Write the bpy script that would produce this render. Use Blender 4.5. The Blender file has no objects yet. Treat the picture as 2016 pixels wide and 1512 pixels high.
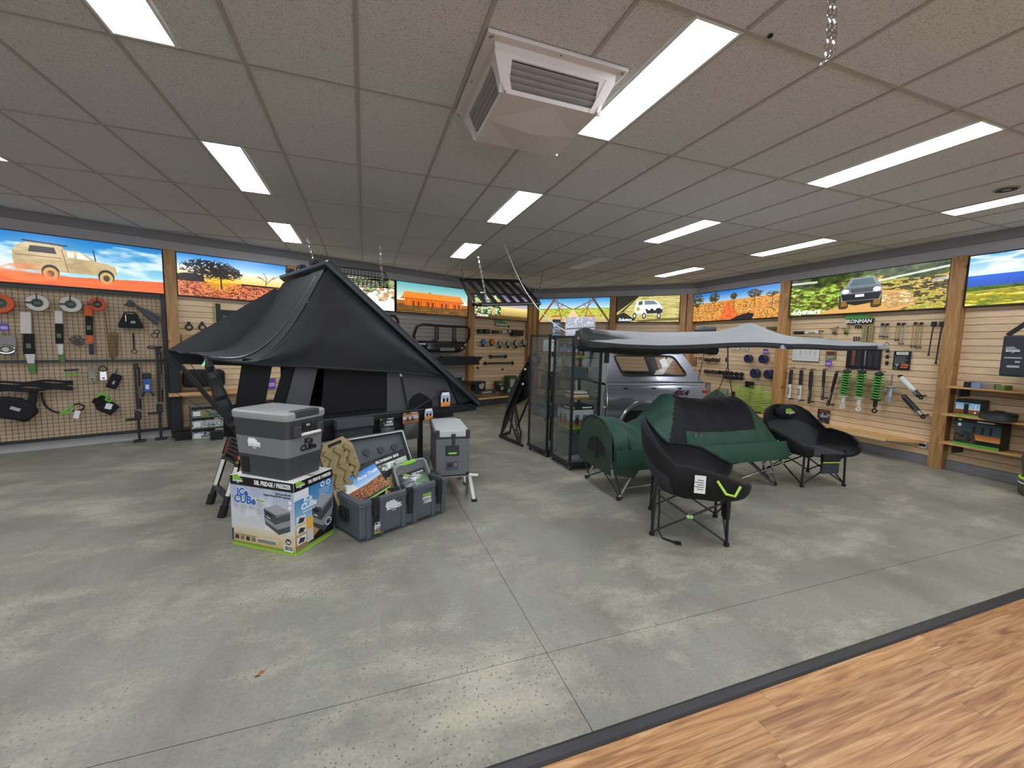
import bpy, math, random
import numpy as np
from mathutils import Vector, Matrix
random.seed(7); RS = np.random.RandomState(11)
SC = bpy.context.scene
COL = SC.collection
PI = math.pi

# ------------------------------------------------------------------ camera
EYE = 1.58            # eye height above the concrete
CEIL = 3.133          # ceiling height
FPX, YAW, PITCH, ROLL = 813.5, 0.3438, -0.0964, 0.0235
def _basis():
    fw = Vector((math.sin(YAW)*math.cos(PITCH), math.cos(YAW)*math.cos(PITCH), math.sin(PITCH)))
    rt = Vector((math.cos(YAW), -math.sin(YAW), 0)); up = rt.cross(fw)
    return rt*math.cos(ROLL)+up*math.sin(ROLL), -rt*math.sin(ROLL)+up*math.cos(ROLL), fw
CR, CU, CF = _basis()
cam = bpy.data.cameras.new('camera'); camo = bpy.data.objects.new('camera', cam); COL.objects.link(camo)
cam.sensor_width = 36; cam.lens = FPX/2016*36; cam.clip_start = 0.05; cam.clip_end = 200
camo.matrix_world = Matrix(((CR.x, CU.x, -CF.x, 0), (CR.y, CU.y, -CF.y, 0), (CR.z, CU.z, -CF.z, EYE), (0, 0, 0, 1)))
SC.camera = camo

# ------------------------------------------------------------------ view, world, daylight through the shop front behind the camera
SC.view_settings.view_transform = 'Standard'; SC.view_settings.look = 'None'
SC.view_settings.gamma = 1; SC.view_settings.use_curve_mapping = False
SC.view_settings.exposure = 0.12
SC.cycles.use_denoising = True
SC.cycles.max_bounces = 7; SC.cycles.transparent_max_bounces = 12
SC.cycles.sample_clamp_indirect = 6
W = bpy.data.worlds.new('world'); SC.world = W; W.use_nodes = True
W.node_tree.nodes['Background'].inputs[0].default_value = (0.80, 0.90, 1.0, 1)
W.node_tree.nodes['Background'].inputs[1].default_value = 1.3
LAMP_POWER = 23.0      # brightness of the ceiling panels
def area(name, loc, rot, sx, sy, power, col):
    l = bpy.data.lights.new(name, 'AREA'); l.shape = 'RECTANGLE'; l.size = sx; l.size_y = sy; l.energy = power; l.color = col
    o = bpy.data.objects.new(name, l); o.location = loc; o.rotation_euler = rot; COL.objects.link(o)
    return o
area('daylight', (1.5, -4.3, 1.6), (PI/2, 0, 0), 7.5, 2.2, 120, (0.86, 0.94, 1.0))

# ------------------------------------------------------------------ picking points of the photograph's survey in 3-D
def ray(u, v): return CR*((u-1008)/FPX)+CU*((756-v)/FPX)+CF
def P(z, u, v):                       # on the horizontal plane at height z
    d = ray(u, v); return d*((z-EYE)/d.z)+Vector((0, 0, EYE))
def onplane(u, v, A, d2):             # on the vertical plane through A along d2
    d = ray(u, v); n = Vector((-d2[1], d2[0])); t = n.dot(Vector((A[0], A[1])))/n.dot(Vector((d.x, d.y)))
    return d*t+Vector((0, 0, EYE))
def depth(u, v, r): return ray(u, v)*r+Vector((0, 0, EYE))
m_ = .4225; k_ = math.hypot(1, m_)
WALLS = {'L': (Vector((-4.6, 7.05)), Vector((1/k_, m_/k_))),
         'B': (Vector((4.65, 11.01)), Vector((2.85, -2.96)).normalized()),
         'R': (Vector((7.5, 8.05)), Vector((0, -1)))}
ANG = {k: math.atan2(d.y, d.x) for k, (p, d) in WALLS.items()}
# plane of each wall: picture faces at 0, board surface at -0.10 (away from the room)
def wsz(k, u, v, off=0.0):
    p, d = WALLS[k]; inn = Vector((d.y, -d.x)); a = p+inn*off
    X = onplane(u, v, a, d); return (Vector((X.x, X.y))-a).dot(d), X.z
def wpt(k, s, z, off=0.0):
    p, d = WALLS[k]; inn = Vector((d.y, -d.x)); a = p+inn*off+d*s
    return Vector((a.x, a.y, z))

# ------------------------------------------------------------------ colours and materials
def lin(c):
    if isinstance(c, str):
        c = tuple(int(c[i:i+2], 16)/255 for i in (0, 2, 4))
    return tuple(((x/12.92) if x <= .04045 else ((x+.055)/1.055)**2.4) for x in c)
_M = {}
def mat(name, col='808080', rough=.55, metal=0.0, var=.10, scale=14, bump=0.0, emit=0, spec=.5, coat=0, alpha=None, wave=None, aniso=None):
    if name in _M: return _M[name]
    m = bpy.data.materials.new(name); m.use_nodes = True; nt = m.node_tree; b = nt.nodes['Principled BSDF']
    c = lin(col)
    tc = nt.nodes.new('ShaderNodeTexCoord'); nz = nt.nodes.new('ShaderNodeTexNoise'); nz.inputs['Scale'].default_value = scale
    nz.inputs['Detail'].default_value = 3
    if aniso:
        mp = nt.nodes.new('ShaderNodeMapping'); mp.inputs['Scale'].default_value = aniso
        nt.links.new(tc.outputs['Object'], mp.inputs[0]); nt.links.new(mp.outputs[0], nz.inputs['Vector'])
    else: nt.links.new(tc.outputs['Object'], nz.inputs['Vector'])
    mx = nt.nodes.new('ShaderNodeMix'); mx.data_type = 'RGBA'
    mx.inputs[6].default_value = tuple(x*(1-var) for x in c)+(1,); mx.inputs[7].default_value = tuple(min(1, x*(1+var)) for x in c)+(1,)
    nt.links.new(nz.outputs['Fac'], mx.inputs[0]); nt.links.new(mx.outputs[2], b.inputs['Base Color'])
    b.inputs['Roughness'].default_value = rough; b.inputs['Metallic'].default_value = metal
    b.inputs['Specular IOR Level'].default_value = spec; b.inputs['Coat Weight'].default_value = coat
    if bump:
        bp = nt.nodes.new('ShaderNodeBump'); bp.inputs['Strength'].default_value = bump; bp.inputs['Distance'].default_value = .01
        nt.links.new(nz.outputs['Fac'], bp.inputs['Height']); nt.links.new(bp.outputs[0], b.inputs['Normal'])
    if emit:
        b.inputs['Emission Color'].default_value = c+(1,); b.inputs['Emission Strength'].default_value = emit
    if alpha is not None: b.inputs['Alpha'].default_value = alpha
    _M[name] = m; return m
def clear(name, col=(1, 1, 1), refl=.12, rough=.02, k=.6):
    """thin clear sheet: transparent with a fresnel-like gloss"""
    if name in _M: return _M[name]
    m = bpy.data.materials.new(name); m.use_nodes = True; nt = m.node_tree; nt.nodes.clear()
    o = nt.nodes.new('ShaderNodeOutputMaterial'); t = nt.nodes.new('ShaderNodeBsdfTransparent'); g = nt.nodes.new('ShaderNodeBsdfGlossy')
    lw = nt.nodes.new('ShaderNodeLayerWeight'); ad = nt.nodes.new('ShaderNodeMath'); ad.operation = 'MULTIPLY_ADD'
    mx = nt.nodes.new('ShaderNodeMixShader'); t.inputs[0].default_value = tuple(col)+(1,); g.inputs['Roughness'].default_value = rough
    lw.inputs[0].default_value = .25; ad.inputs[1].default_value = k; ad.inputs[2].default_value = refl
    nt.links.new(lw.outputs['Fresnel'], ad.inputs[0]); nt.links.new(ad.outputs[0], mx.inputs[0])
    nt.links.new(t.outputs[0], mx.inputs[1]); nt.links.new(g.outputs[0], mx.inputs[2]); nt.links.new(mx.outputs[0], o.inputs[0])
    _M[name] = m; return m
def imgmat(name, arr, emit=0.0, rough=.4):
    """flat print: a picture computed here pixel by pixel"""
    h, w = arr.shape[:2]
    im = bpy.data.images.new(name, w, h); a = np.ones((h, w, 4), np.float32); a[..., :3] = np.clip(arr, 0, 1)[::-1]
    im.pixels.foreach_set(a.ravel()); im.update(); im.pack()
    m = bpy.data.materials.new(name); m.use_nodes = True; nt = m.node_tree; b = nt.nodes['Principled BSDF']
    t = nt.nodes.new('ShaderNodeTexImage'); t.image = im; t.extension = 'EXTEND'
    nt.links.new(t.outputs[0], b.inputs['Base Color']); b.inputs['Roughness'].default_value = rough
    if emit:
        nt.links.new(t.outputs[0], b.inputs['Emission Color']); b.inputs['Emission Strength'].default_value = emit
        dk = nt.nodes.new('ShaderNodeMix'); dk.data_type = 'RGBA'; dk.inputs[0].default_value = .9
        nt.links.new(t.outputs[0], dk.inputs[6]); dk.inputs[7].default_value = (0, 0, 0, 1); nt.links.new(dk.outputs[2], b.inputs['Base Color'])
    return m

# ------------------------------------------------------------------ mesh builder
class MB:
    def __init__(s): s.v = []; s.f = []; s.m = []; s.uv = {}
    def add(s, vs, fs, mi=0):
        o = len(s.v); s.v += [tuple(p) for p in vs]
        for f in fs: s.f.append(tuple(i+o for i in f)); s.m.append(mi)
        return s
    def box(s, x0, x1, y0, y1, z0, z1, mi=0):
        return s.hexa([(x0, y0, z0), (x1, y0, z0), (x1, y1, z0), (x0, y1, z0), (x0, y0, z1), (x1, y0, z1), (x1, y1, z1), (x0, y1, z1)], mi)
    def hexa(s, p, mi=0):
        return s.add(p, [(3, 2, 1, 0), (4, 5, 6, 7), (0, 1, 5, 4), (1, 2, 6, 5), (2, 3, 7, 6), (3, 0, 4, 7)], mi)
    def obox(s, c, size, R=None, mi=0):
        c = Vector(c); a, b, d = (x/2 for x in size); R = R or Matrix.Identity(3)
        p = [c+R@Vector(q) for q in ((-a, -b, -d), (a, -b, -d), (a, b, -d), (-a, b, -d), (-a, -b, d), (a, -b, d), (a, b, d), (-a, b, d))]
        return s.hexa(p, mi)
    def bar(s, a, b, w, h, mi=0, up=(0, 0, 1)):
        """rectangular bar from a to b: w sideways, h along up"""
        a = Vector(a); b = Vector(b); d = (b-a).normalized(); u = Vector(up)
        if abs(d.dot(u)) > .98: u = Vector((0, 1, 0))
        sd = d.cross(u).normalized()*w/2; uu = sd.cross(d).normalized()*h/2
        return s.hexa([a-sd-uu, b-sd-uu, b+sd-uu, a+sd-uu, a-sd+uu, b-sd+uu, b+sd+uu, a+sd+uu], mi)
    def tube(s, pts, r, n=8, closed=False, mi=0, flat=1.0):
        pts = [Vector(p) for p in pts]; N = len(pts); rr = r if isinstance(r, (list, tuple)) else [r]*N
        vs = []; prev = None
        for i, p in enumerate(pts):
            if closed: d = pts[(i+1) % N]-pts[i-1]
            else: d = pts[min(i+1, N-1)]-pts[max(i-1, 0)]
            d = d.normalized() if d.length > 1e-9 else Vector((0, 0, 1))
            if prev is None:
                a = d.orthogonal().normalized() if abs(d.z) > .9 else d.cross(Vector((0, 0, 1))).normalized()
            else:
                a = prev-d*prev.dot(d); a = a.normalized() if a.length > 1e-6 else d.orthogonal().normalized()
            prev = a; b = d.cross(a)
            for k in range(n):
                t = 2*PI*k/n; vs.append(p+a*math.cos(t)*rr[i]+b*math.sin(t)*rr[i]*flat)
        fs = []
        for i in range(N if closed else N-1):
            j = (i+1) % N
            for k in range(n): fs.append((i*n+k, i*n+(k+1) % n, j*n+(k+1) % n, j*n+k))
        if not closed: fs += [tuple(range(n))[::-1], tuple((N-1)*n+k for k in range(n))]
        return s.add(vs, fs, mi)
    def cyl(s, a, b, r, n=16, mi=0, r2=None): return s.tube([a, b], [r, r if r2 is None else r2], n, mi=mi)
    def ring(s, c, R, r, ax='y', n=20, m=8, mi=0, sx=1, sz=1, a0=0, a1=2*PI):
        full = abs(a1-a0-2*PI) < 1e-6; K = n if full else n+1; pts = []
        for i in range(K):
            t = a0+(a1-a0)*i/n; x, z = R*math.cos(t)*sx, R*math.sin(t)*sz
            pts.append(Vector(c)+(Vector((x, 0, z)) if ax == 'y' else Vector((x, z, 0)) if ax == 'z' else Vector((0, x, z))))
        return s.tube(pts, r, m, closed=full, mi=mi)
    def prism(s, poly, a0, a1, ax='y', mi=0):
        f = {'y': lambda p, t: (p[0], t, p[1]), 'z': lambda p, t: (p[0], p[1], t), 'x': lambda p, t: (t, p[0], p[1])}[ax]
        n = len(poly); vs = [f(p, a0) for p in poly]+[f(p, a1) for p in poly]
        area = sum(poly[i][0]*poly[(i+1) % n][1]-poly[(i+1) % n][0]*poly[i][1] for i in range(n))
        fs = [tuple(range(n)), tuple(range(2*n-1, n-1, -1))]+[(i, i+n, (i+1) % n+n, (i+1) % n) for i in range(n)]
        if (area < 0) ^ (ax == 'y'): pass
        else: fs = [tuple(reversed(f_)) for f_ in fs]
        return s.add(vs, fs, mi)
    def lathe(s, prof, c=(0, 0, 0), ax='z', n=20, mi=0, caps=True):
        c = Vector(c); vs = []
        for r, h in prof:
            for k in range(n):
                t = 2*PI*k/n; x, y = r*math.cos(t), r*math.sin(t)
                vs.append(c+(Vector((x, y, h)) if ax == 'z' else Vector((x, -h, y)) if ax == 'y' else Vector((h, x, y))))
        N = len(prof); fs = [(i*n+k, i*n+(k+1) % n, (i+1)*n+(k+1) % n, (i+1)*n+k) for i in range(N-1) for k in range(n)]
        if caps: fs += [tuple(range(n))[::-1], tuple((N-1)*n+k for k in range(n))]
        else: fs += [((N-1)*n+k, (N-1)*n+(k+1) % n, (k+1) % n, k) for k in range(n)]
        return s.add(vs, fs, mi)
    def grid(s, G, mi=0, thick=0, uv=False, mfun=None):
        """G: rows of points; thick: second skin offset along the local normal"""
        G = [[Vector(p) for p in r] for r in G]; nu, nv = len(G), len(G[0])
        def nrm(i, j):
            a = G[min(i+1, nu-1)][j]-G[max(i-1, 0)][j]; b = G[i][min(j+1, nv-1)]-G[i][max(j-1, 0)]
            n = a.cross(b); return n.normalized() if n.length > 1e-12 else Vector((0, 0, 1))
        o = len(s.v); s.v += [tuple(p) for r in G for p in r]
        def q(i, j, off): return off+i*nv+j
        for i in range(nu-1):
            for j in range(nv-1):
                s.f.append((q(i, j, o), q(i+1, j, o), q(i+1, j+1, o), q(i, j+1, o))); s.m.append(mfun(i, j) if mfun else mi)
                if uv: s.uv[len(s.f)-1] = [(i/(nu-1), j/(nv-1)), ((i+1)/(nu-1), j/(nv-1)), ((i+1)/(nu-1), (j+1)/(nv-1)), (i/(nu-1), (j+1)/(nv-1))]
        if thick:
            o2 = len(s.v); s.v += [tuple(G[i][j]-nrm(i, j)*thick) for i in range(nu) for j in range(nv)]
            for i in range(nu-1):
                for j in range(nv-1):
                    s.f.append((q(i, j, o2), q(i, j+1, o2), q(i+1, j+1, o2), q(i+1, j, o2))); s.m.append(mfun(i, j) if mfun else mi)
            for i in range(nu-1):
                for j in (0, nv-1):
                    s.f.append((q(i, j, o), q(i, j, o2), q(i+1, j, o2), q(i+1, j, o))); s.m.append(mi)
            for j in range(nv-1):
                for i in (0, nu-1):
                    s.f.append((q(i, j, o), q(i, j+1, o), q(i, j+1, o2), q(i, j, o2))); s.m.append(mi)
        return s
    def quad(s, p, mi=0, uv=True):
        s.add(p, [(0, 1, 2, 3)], mi)
        if uv: s.uv[len(s.f)-1] = [(0, 0), (1, 0), (1, 1), (0, 1)]
        return s
    def sph(s, c, r, n=12, m=8, mi=0, sc=(1, 1, 1)):
        c = Vector(c); vs = [c+Vector((0, 0, r*sc[2]))]
        for i in range(1, m):
            a = PI*i/m
            for k in range(n):
                t = 2*PI*k/n; vs.append(c+Vector((r*sc[0]*math.sin(a)*math.cos(t), r*sc[1]*math.sin(a)*math.sin(t), r*sc[2]*math.cos(a))))
        vs.append(c-Vector((0, 0, r*sc[2]))); L = len(vs)-1; fs = [(0, 1+k, 1+(k+1) % n) for k in range(n)]
        for i in range(m-2):
            for k in range(n): fs.append((1+i*n+k, 1+(i+1)*n+k, 1+(i+1)*n+(k+1) % n, 1+i*n+(k+1) % n))
        fs += [(L, 1+(m-2)*n+(k+1) % n, 1+(m-2)*n+k) for k in range(n)]
        return s.add(vs, fs, mi)
    def mesh(s, name, mats, smooth=False):
        me = bpy.data.meshes.new(name); me.from_pydata([tuple(v) for v in s.v], [], s.f)
        for m in (mats if isinstance(mats, (list, tuple)) else [mats]): me.materials.append(m)
        me.polygons.foreach_set('material_index', s.m)
        if s.uv:
            ul = me.uv_layers.new(name='uv')
            for fi, co in s.uv.items():
                p = me.polygons[fi]
                for k, li in enumerate(p.loop_indices): ul.data[li].uv = co[k]
        if smooth: me.polygons.foreach_set('use_smooth', [True]*len(me.polygons))
        me.update(); return me

def link(name, me, parent=None, loc=None, rot=None):
    o = bpy.data.objects.new(name, me); COL.objects.link(o)
    if parent is not None: o.parent = parent
    if loc is not None: o.location = loc
    if rot is not None: o.rotation_euler = rot
    return o
def part(name, mb, mats, parent=None, smooth=False, bev=0, label=None, loc=None, rot=None, kind=None, fix=True):
    me = mb.mesh(name, mats, False)
    if fix and not mb.uv:
        import bmesh
        b = bmesh.new(); b.from_mesh(me); bmesh.ops.recalc_face_normals(b, faces=b.faces); b.to_mesh(me); b.free()
    if smooth:
        me.polygons.foreach_set('use_smooth', [True]*len(me.polygons))
        try: me.set_sharp_from_angle(angle=math.radians(38))
        except Exception: pass
    o = link(name, me, parent, loc, rot)
    if bev:
        bm_ = o.modifiers.new('bevel', 'BEVEL'); bm_.width = bev; bm_.segments = 2; bm_.limit_method = 'ANGLE'; bm_.angle_limit = math.radians(40)
    if label: o['label'] = label
    if kind: o['kind'] = kind
    return o
def tag(o, label, cat, group=None, kind=None):
    o['label'] = label; o['category'] = cat
    if group: o['group'] = group
    if kind: o['kind'] = kind
    return o
def thing(name, label, cat, loc=(0, 0, 0), rz=0.0, group=None, rot=None):
    o = link(name, None, None, loc, rot if rot is not None else (0, 0, rz))
    return tag(o, label, cat, group)
def struct(o): o['kind'] = 'structure'; return o
def copy_thing(root, loc, rot=None, label=None):
    r = root.copy(); COL.objects.link(r); r.location = loc
    if rot is not None: r.rotation_euler = rot
    if label: r['label'] = label
    for ch in list(root.children):
        c = ch.copy(); COL.objects.link(c); c.parent = r
        for g in list(ch.children):
            d = g.copy(); COL.objects.link(d); d.parent = c
    return r
def text(name, parent, body, size, loc, m, rot=(PI/2, 0, 0), align='CENTER', ext=.0008, sx=1.0, shear=0.0, bold=.012, spacing=1.0):
    cu = bpy.data.curves.new(name, 'FONT'); cu.body = body; cu.size = size; cu.extrude = ext; cu.align_x = align; cu.align_y = 'CENTER'
    cu.shear = shear; cu.offset = bold*size; cu.resolution_u = 2; cu.space_character = spacing
    tmp = bpy.data.objects.new('tmp', cu); me = bpy.data.meshes.new_from_object(tmp); me.name = name
    bpy.data.objects.remove(tmp); bpy.data.curves.remove(cu)
    if sx != 1.0:
        for v in me.vertices: v.co.x *= sx
    me.materials.clear(); me.materials.append(m)
    return link(name, me, parent, loc, rot)
def pr(name, parent, x0, x1, z0, z1, y, m):
    """flat print facing -y of the thing"""
    return part(name, MB().quad([(x0, y, z0), (x1, y, z0), (x1, y, z1), (x0, y, z1)]), m, parent, fix=False)
def rotm(rx=0, ry=0, rz=0): return Matrix.Rotation(rz, 3, 'Z')@Matrix.Rotation(ry, 3, 'Y')@Matrix.Rotation(rx, 3, 'X')
def wthing(name, label, cat, k, u, v, off=-.09, group=None, tilt=0.0):
    """thing hung on wall k at the surveyed point; local x along the wall, y into it, z up; tilt turns it in the wall plane"""
    s, z = wsz(k, u, v, off); p = wpt(k, s, z, off)
    R = Matrix.Rotation(ANG[k], 4, 'Z')@Matrix.Rotation(tilt, 4, 'Y')
    return thing(name, label, cat, p, group=group, rot=R.to_euler())
def wsize(k, u0, v0, u1, v1, off=-.09):
    um, vm = (u0+u1)/2, (v0+v1)/2
    return abs(wsz(k, u1, vm, off)[0]-wsz(k, u0, vm, off)[0]), abs(wsz(k, um, v0, off)[1]-wsz(k, um, v1, off)[1])

# ------------------------------------------------------------------ shared materials
BLACK = mat('black_paint', '1c1c1d', .45)
BLACKM = mat('black_matt', '17181a', .8)
DARKP = mat('dark_plastic', '33353a', .5)
WHITE = mat('white_paint', 'dcdcd8', .5, var=.04)
GREY = mat('grey_plastic', '8c8e8e', .5)
CHROME = mat('bright_steel', 'c8c8c8', .22, 1.0)
STEEL = mat('dull_steel', '9a9893', .4, .8)
GREEN = mat('lime_plastic', '86c832', .45)
SPRING = mat('green_coil_paint', '45a03c', .4)
LIME = mat('lime_coil_paint', '9ac83c', .45)
TAN = mat('tan_plastic', 'a5946a', .6)
PURPLE = mat('purple_card', '6a4ea0', .5)
BLUE = mat('blue_plastic', '2058b0', .4)
NAVY = mat('navy_plastic', '1e2450', .35)
ORANGE = mat('orange_plastic', 'f0642a', .5)
RED = mat('red_lens', 'b01818', .15, coat=.6)
CARD = mat('white_card', 'e6e6e2', .6, var=.03)
KRAFT = mat('kraft_card', 'a88a60', .7)
# ------------------------------------------------------------------ painting canvases for flat prints
class CV:
    def __init__(s, w, h, col='808080'):
        s.w, s.h = w, h; s.a = np.zeros((h, w, 3), np.float32); s.a[:] = s.c(col)
        s.Y, s.X = np.mgrid[0:h, 0:w].astype(np.float32); s.X = (s.X+.5)/w; s.Y = (s.Y+.5)/h
    def c(s, col): return np.array([int(col[i:i+2], 16)/255 for i in (0, 2, 4)] if isinstance(col, str) else col, np.float32)
    def put(s, mask, col, a=1.0):
        k = (mask.astype(np.float32)*a)[..., None]; s.a = s.a*(1-k)+s.c(col)*k; return s
    def grad(s, y0, y1, c0, c1, mask=None):
        t = np.clip((s.Y-y0)/(y1-y0), 0, 1)[..., None]; g = s.c(c0)*(1-t)+s.c(c1)*t
        m = (s.Y >= y0) & (s.Y <= y1) if mask is None else mask
        s.a = np.where(m[..., None], g, s.a); return s
    def noise(s, sx, sy, seed=0, oct=3):
        r = np.random.RandomState(seed); out = np.zeros((s.h, s.w), np.float32); amp = 1; tot = 0
        for o in range(oct):
            gx, gy = max(2, int(sx*2**o)), max(2, int(sy*2**o)); g = r.rand(gy+2, gx+2).astype(np.float32)
            fx, fy = s.X*gx, s.Y*gy; ix, iy = fx.astype(int), fy.astype(int); tx, ty = fx-ix, fy-iy
            tx = tx*tx*(3-2*tx); ty = ty*ty*(3-2*ty)
            out += amp*((g[iy, ix]*(1-tx)+g[iy, ix+1]*tx)*(1-ty)+(g[iy+1, ix]*(1-tx)+g[iy+1, ix+1]*tx)*ty); tot += amp; amp *= .55
        return out/tot
    def inpoly(s, pts):
        x, y = s.X, s.Y; r = np.zeros(x.shape, bool); n = len(pts)
        for i in range(n):
            x1, y1 = pts[i]; x2, y2 = pts[(i+1) % n]
            if y1 == y2: continue
            r ^= ((y1 > y) != (y2 > y)) & (x < (x2-x1)*(y-y1)/(y2-y1)+x1)
        return r
    def poly(s, pts, col, a=1.0): return s.put(s.inpoly(pts), col, a)
    def ell(s, cx, cy, rx, ry, col, a=1.0, r0=0):
        d = ((s.X-cx)/rx)**2+((s.Y-cy)/ry)**2; return s.put((d <= 1) & (d >= r0*r0), col, a)
    def rect(s, x0, y0, x1, y1, col, a=1.0): return s.put((s.X >= x0) & (s.X < x1) & (s.Y >= y0) & (s.Y < y1), col, a)
    def line(s, x0, y0, x1, y1, w, col, a=1.0):
        ar = s.w/s.h; X, Y = s.X*ar, s.Y; x0, x1 = x0*ar, x1*ar; dx, dy = x1-x0, y1-y0; L = dx*dx+dy*dy+1e-9
        t = np.clip(((X-x0)*dx+(Y-y0)*dy)/L, 0, 1); return s.put((X-x0-t*dx)**2+(Y-y0-t*dy)**2 < (w/2)**2, col, a)
    def lines_text(s, x0, y0, x1, n, dy, col, seed=1, a=.8, th=.45):
        r = np.random.RandomState(seed)
        for i in range(n):
            x = x0; y = y0+i*dy; xe = x0+(x1-x0)*r.uniform(.7, 1)
            while x < xe:
                w = r.uniform(.02, .07)*(x1-x0)*2; s.rect(x, y, min(x+w, xe), y+dy*th, col, a); x += w+.012
        return s
    def clouds(s, y1, col='ffffff', seed=3, amt=.5, sx=6, sy=5):
        n = s.noise(sx, sy, seed, 4); k = np.clip((n-.5)*5, 0, 1)*amt*(s.Y < y1); return s.put(k, col)
    def mottle(s, mask, cols, sx=20, sy=14, seed=5):
        n = s.noise(sx*1.5, sy*1.5, seed, 4); lo, hi = np.percentile(n, 4), np.percentile(n, 96); n = np.clip((n-lo)/(hi-lo), 0, .999)*(len(cols)-1)
        C = np.stack([s.c(c) for c in cols]); r = np.random.RandomState(seed); C = C[np.array([0]+list(1+r.permutation(len(cols)-1)))]
        k = n.astype(int); f = (n-k)[..., None]; f = np.clip((f-.25)*2, 0, 1); col = C[k]*(1-f)+C[np.minimum(k+1, len(cols)-1)]*f
        s.a = np.where(mask[..., None], col+(r.rand(s.h, s.w, 1)-.5)*.10, s.a); return s
def truck(cv, x, y, w, h, body='c9b184', side='side', dark='2a2620'):
    X = lambda a: x+w*a
    Yf = lambda b: y+h*b
    def pl(p, c, a=1): cv.poly([(X(a_), Yf(b_)) for a_, b_ in p], c, a)
    if side == 'side':
        pl([(0, .36), (.03, .22), (.12, .1), (.45, .1), (.47, .2), (.62, .2), (.78, .42), (.98, .52), (1, .75), (.95, .82), (.02, .82), (0, .6)], body)
        pl([(.16, .18), (.38, .18), (.4, .34), (.14, .34)], dark); pl([(.5, .24), (.57, .24), (.57, .4), (.5, .4)], 'e8e2cc'); pl([(.59, .24), (.63, .24), (.73, .42), (.59, .41)], 'f0ecdc')
        cv.line(X(.1), Yf(.06), X(.5), Yf(.1), .03, dark); cv.line(X(.45), Yf(.2), X(.5), Yf(.8), .012, '6a5a3c')
        cv.line(X(.02), Yf(.44), X(.44), Yf(.44), .015, '6a5a3c'); cv.line(X(.76), Yf(.14), X(.78), Yf(.42), .02, '303030')
        for wx in (.33, .88):
            cv.ell(X(wx), Yf(.84), w*.085, h*.2, dark); cv.ell(X(wx), Yf(.88), w*.07, h*.17, 'c8a860'); cv.ell(X(wx), Yf(.88), w*.035, h*.085, '40382c')
    else:
        for wx in (.1, .88): pl([(wx-.12, .55), (wx+.12, .55), (wx+.13, .95), (wx+.06, 1), (wx-.08, 1), (wx-.12, .95)], '4a3a24'); pl([(wx-.06, .6), (wx+.1, .6), (wx+.1, .9), (wx-.06, .92)], '8c6a34')
        pl([(.1, .6), (.9, .6), (.8, .84), (.4, .9), (.2, .84)], '2a2420')
        pl([(.1, .3), (.25, .02), (.8, .02), (.95, .3), (1, .42), (.98, .75), (.04, .75), (0, .42)], body)
        pl([(.16, .3), (.92, .3), (.98, .44), (.03, .44)], '6c7680')
        pl([(.2, .28), (.3, .07), (.75, .07), (.85, .28)], '5c7078'); pl([(.25, .36), (.8, .36), (.78, .5), (.28, .5)], '50545a')
        cv.ell(X(.13), Yf(.43), w*.09, h*.07, 'f0f4ff'); cv.ell(X(.88), Yf(.43), w*.09, h*.07, 'f0f4ff')
        pl([(.02, .52), (.99, .52), (.94, .74), (.08, .74)], '26282c'); pl([(.38, .55), (.6, .55), (.6, .64), (.38, .64)], 'e8e8e8')
def bush_tree(cv, x, y, w, h, col='1c140c', seed=1, dens=.47):
    n = cv.noise(34, 26, seed, 3); d = ((cv.X-x)/w)**2+((cv.Y-y)/h)**2; cv.put((d+(n-.5)*1.8 < .75) & (n > dens-.12), col)
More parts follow.
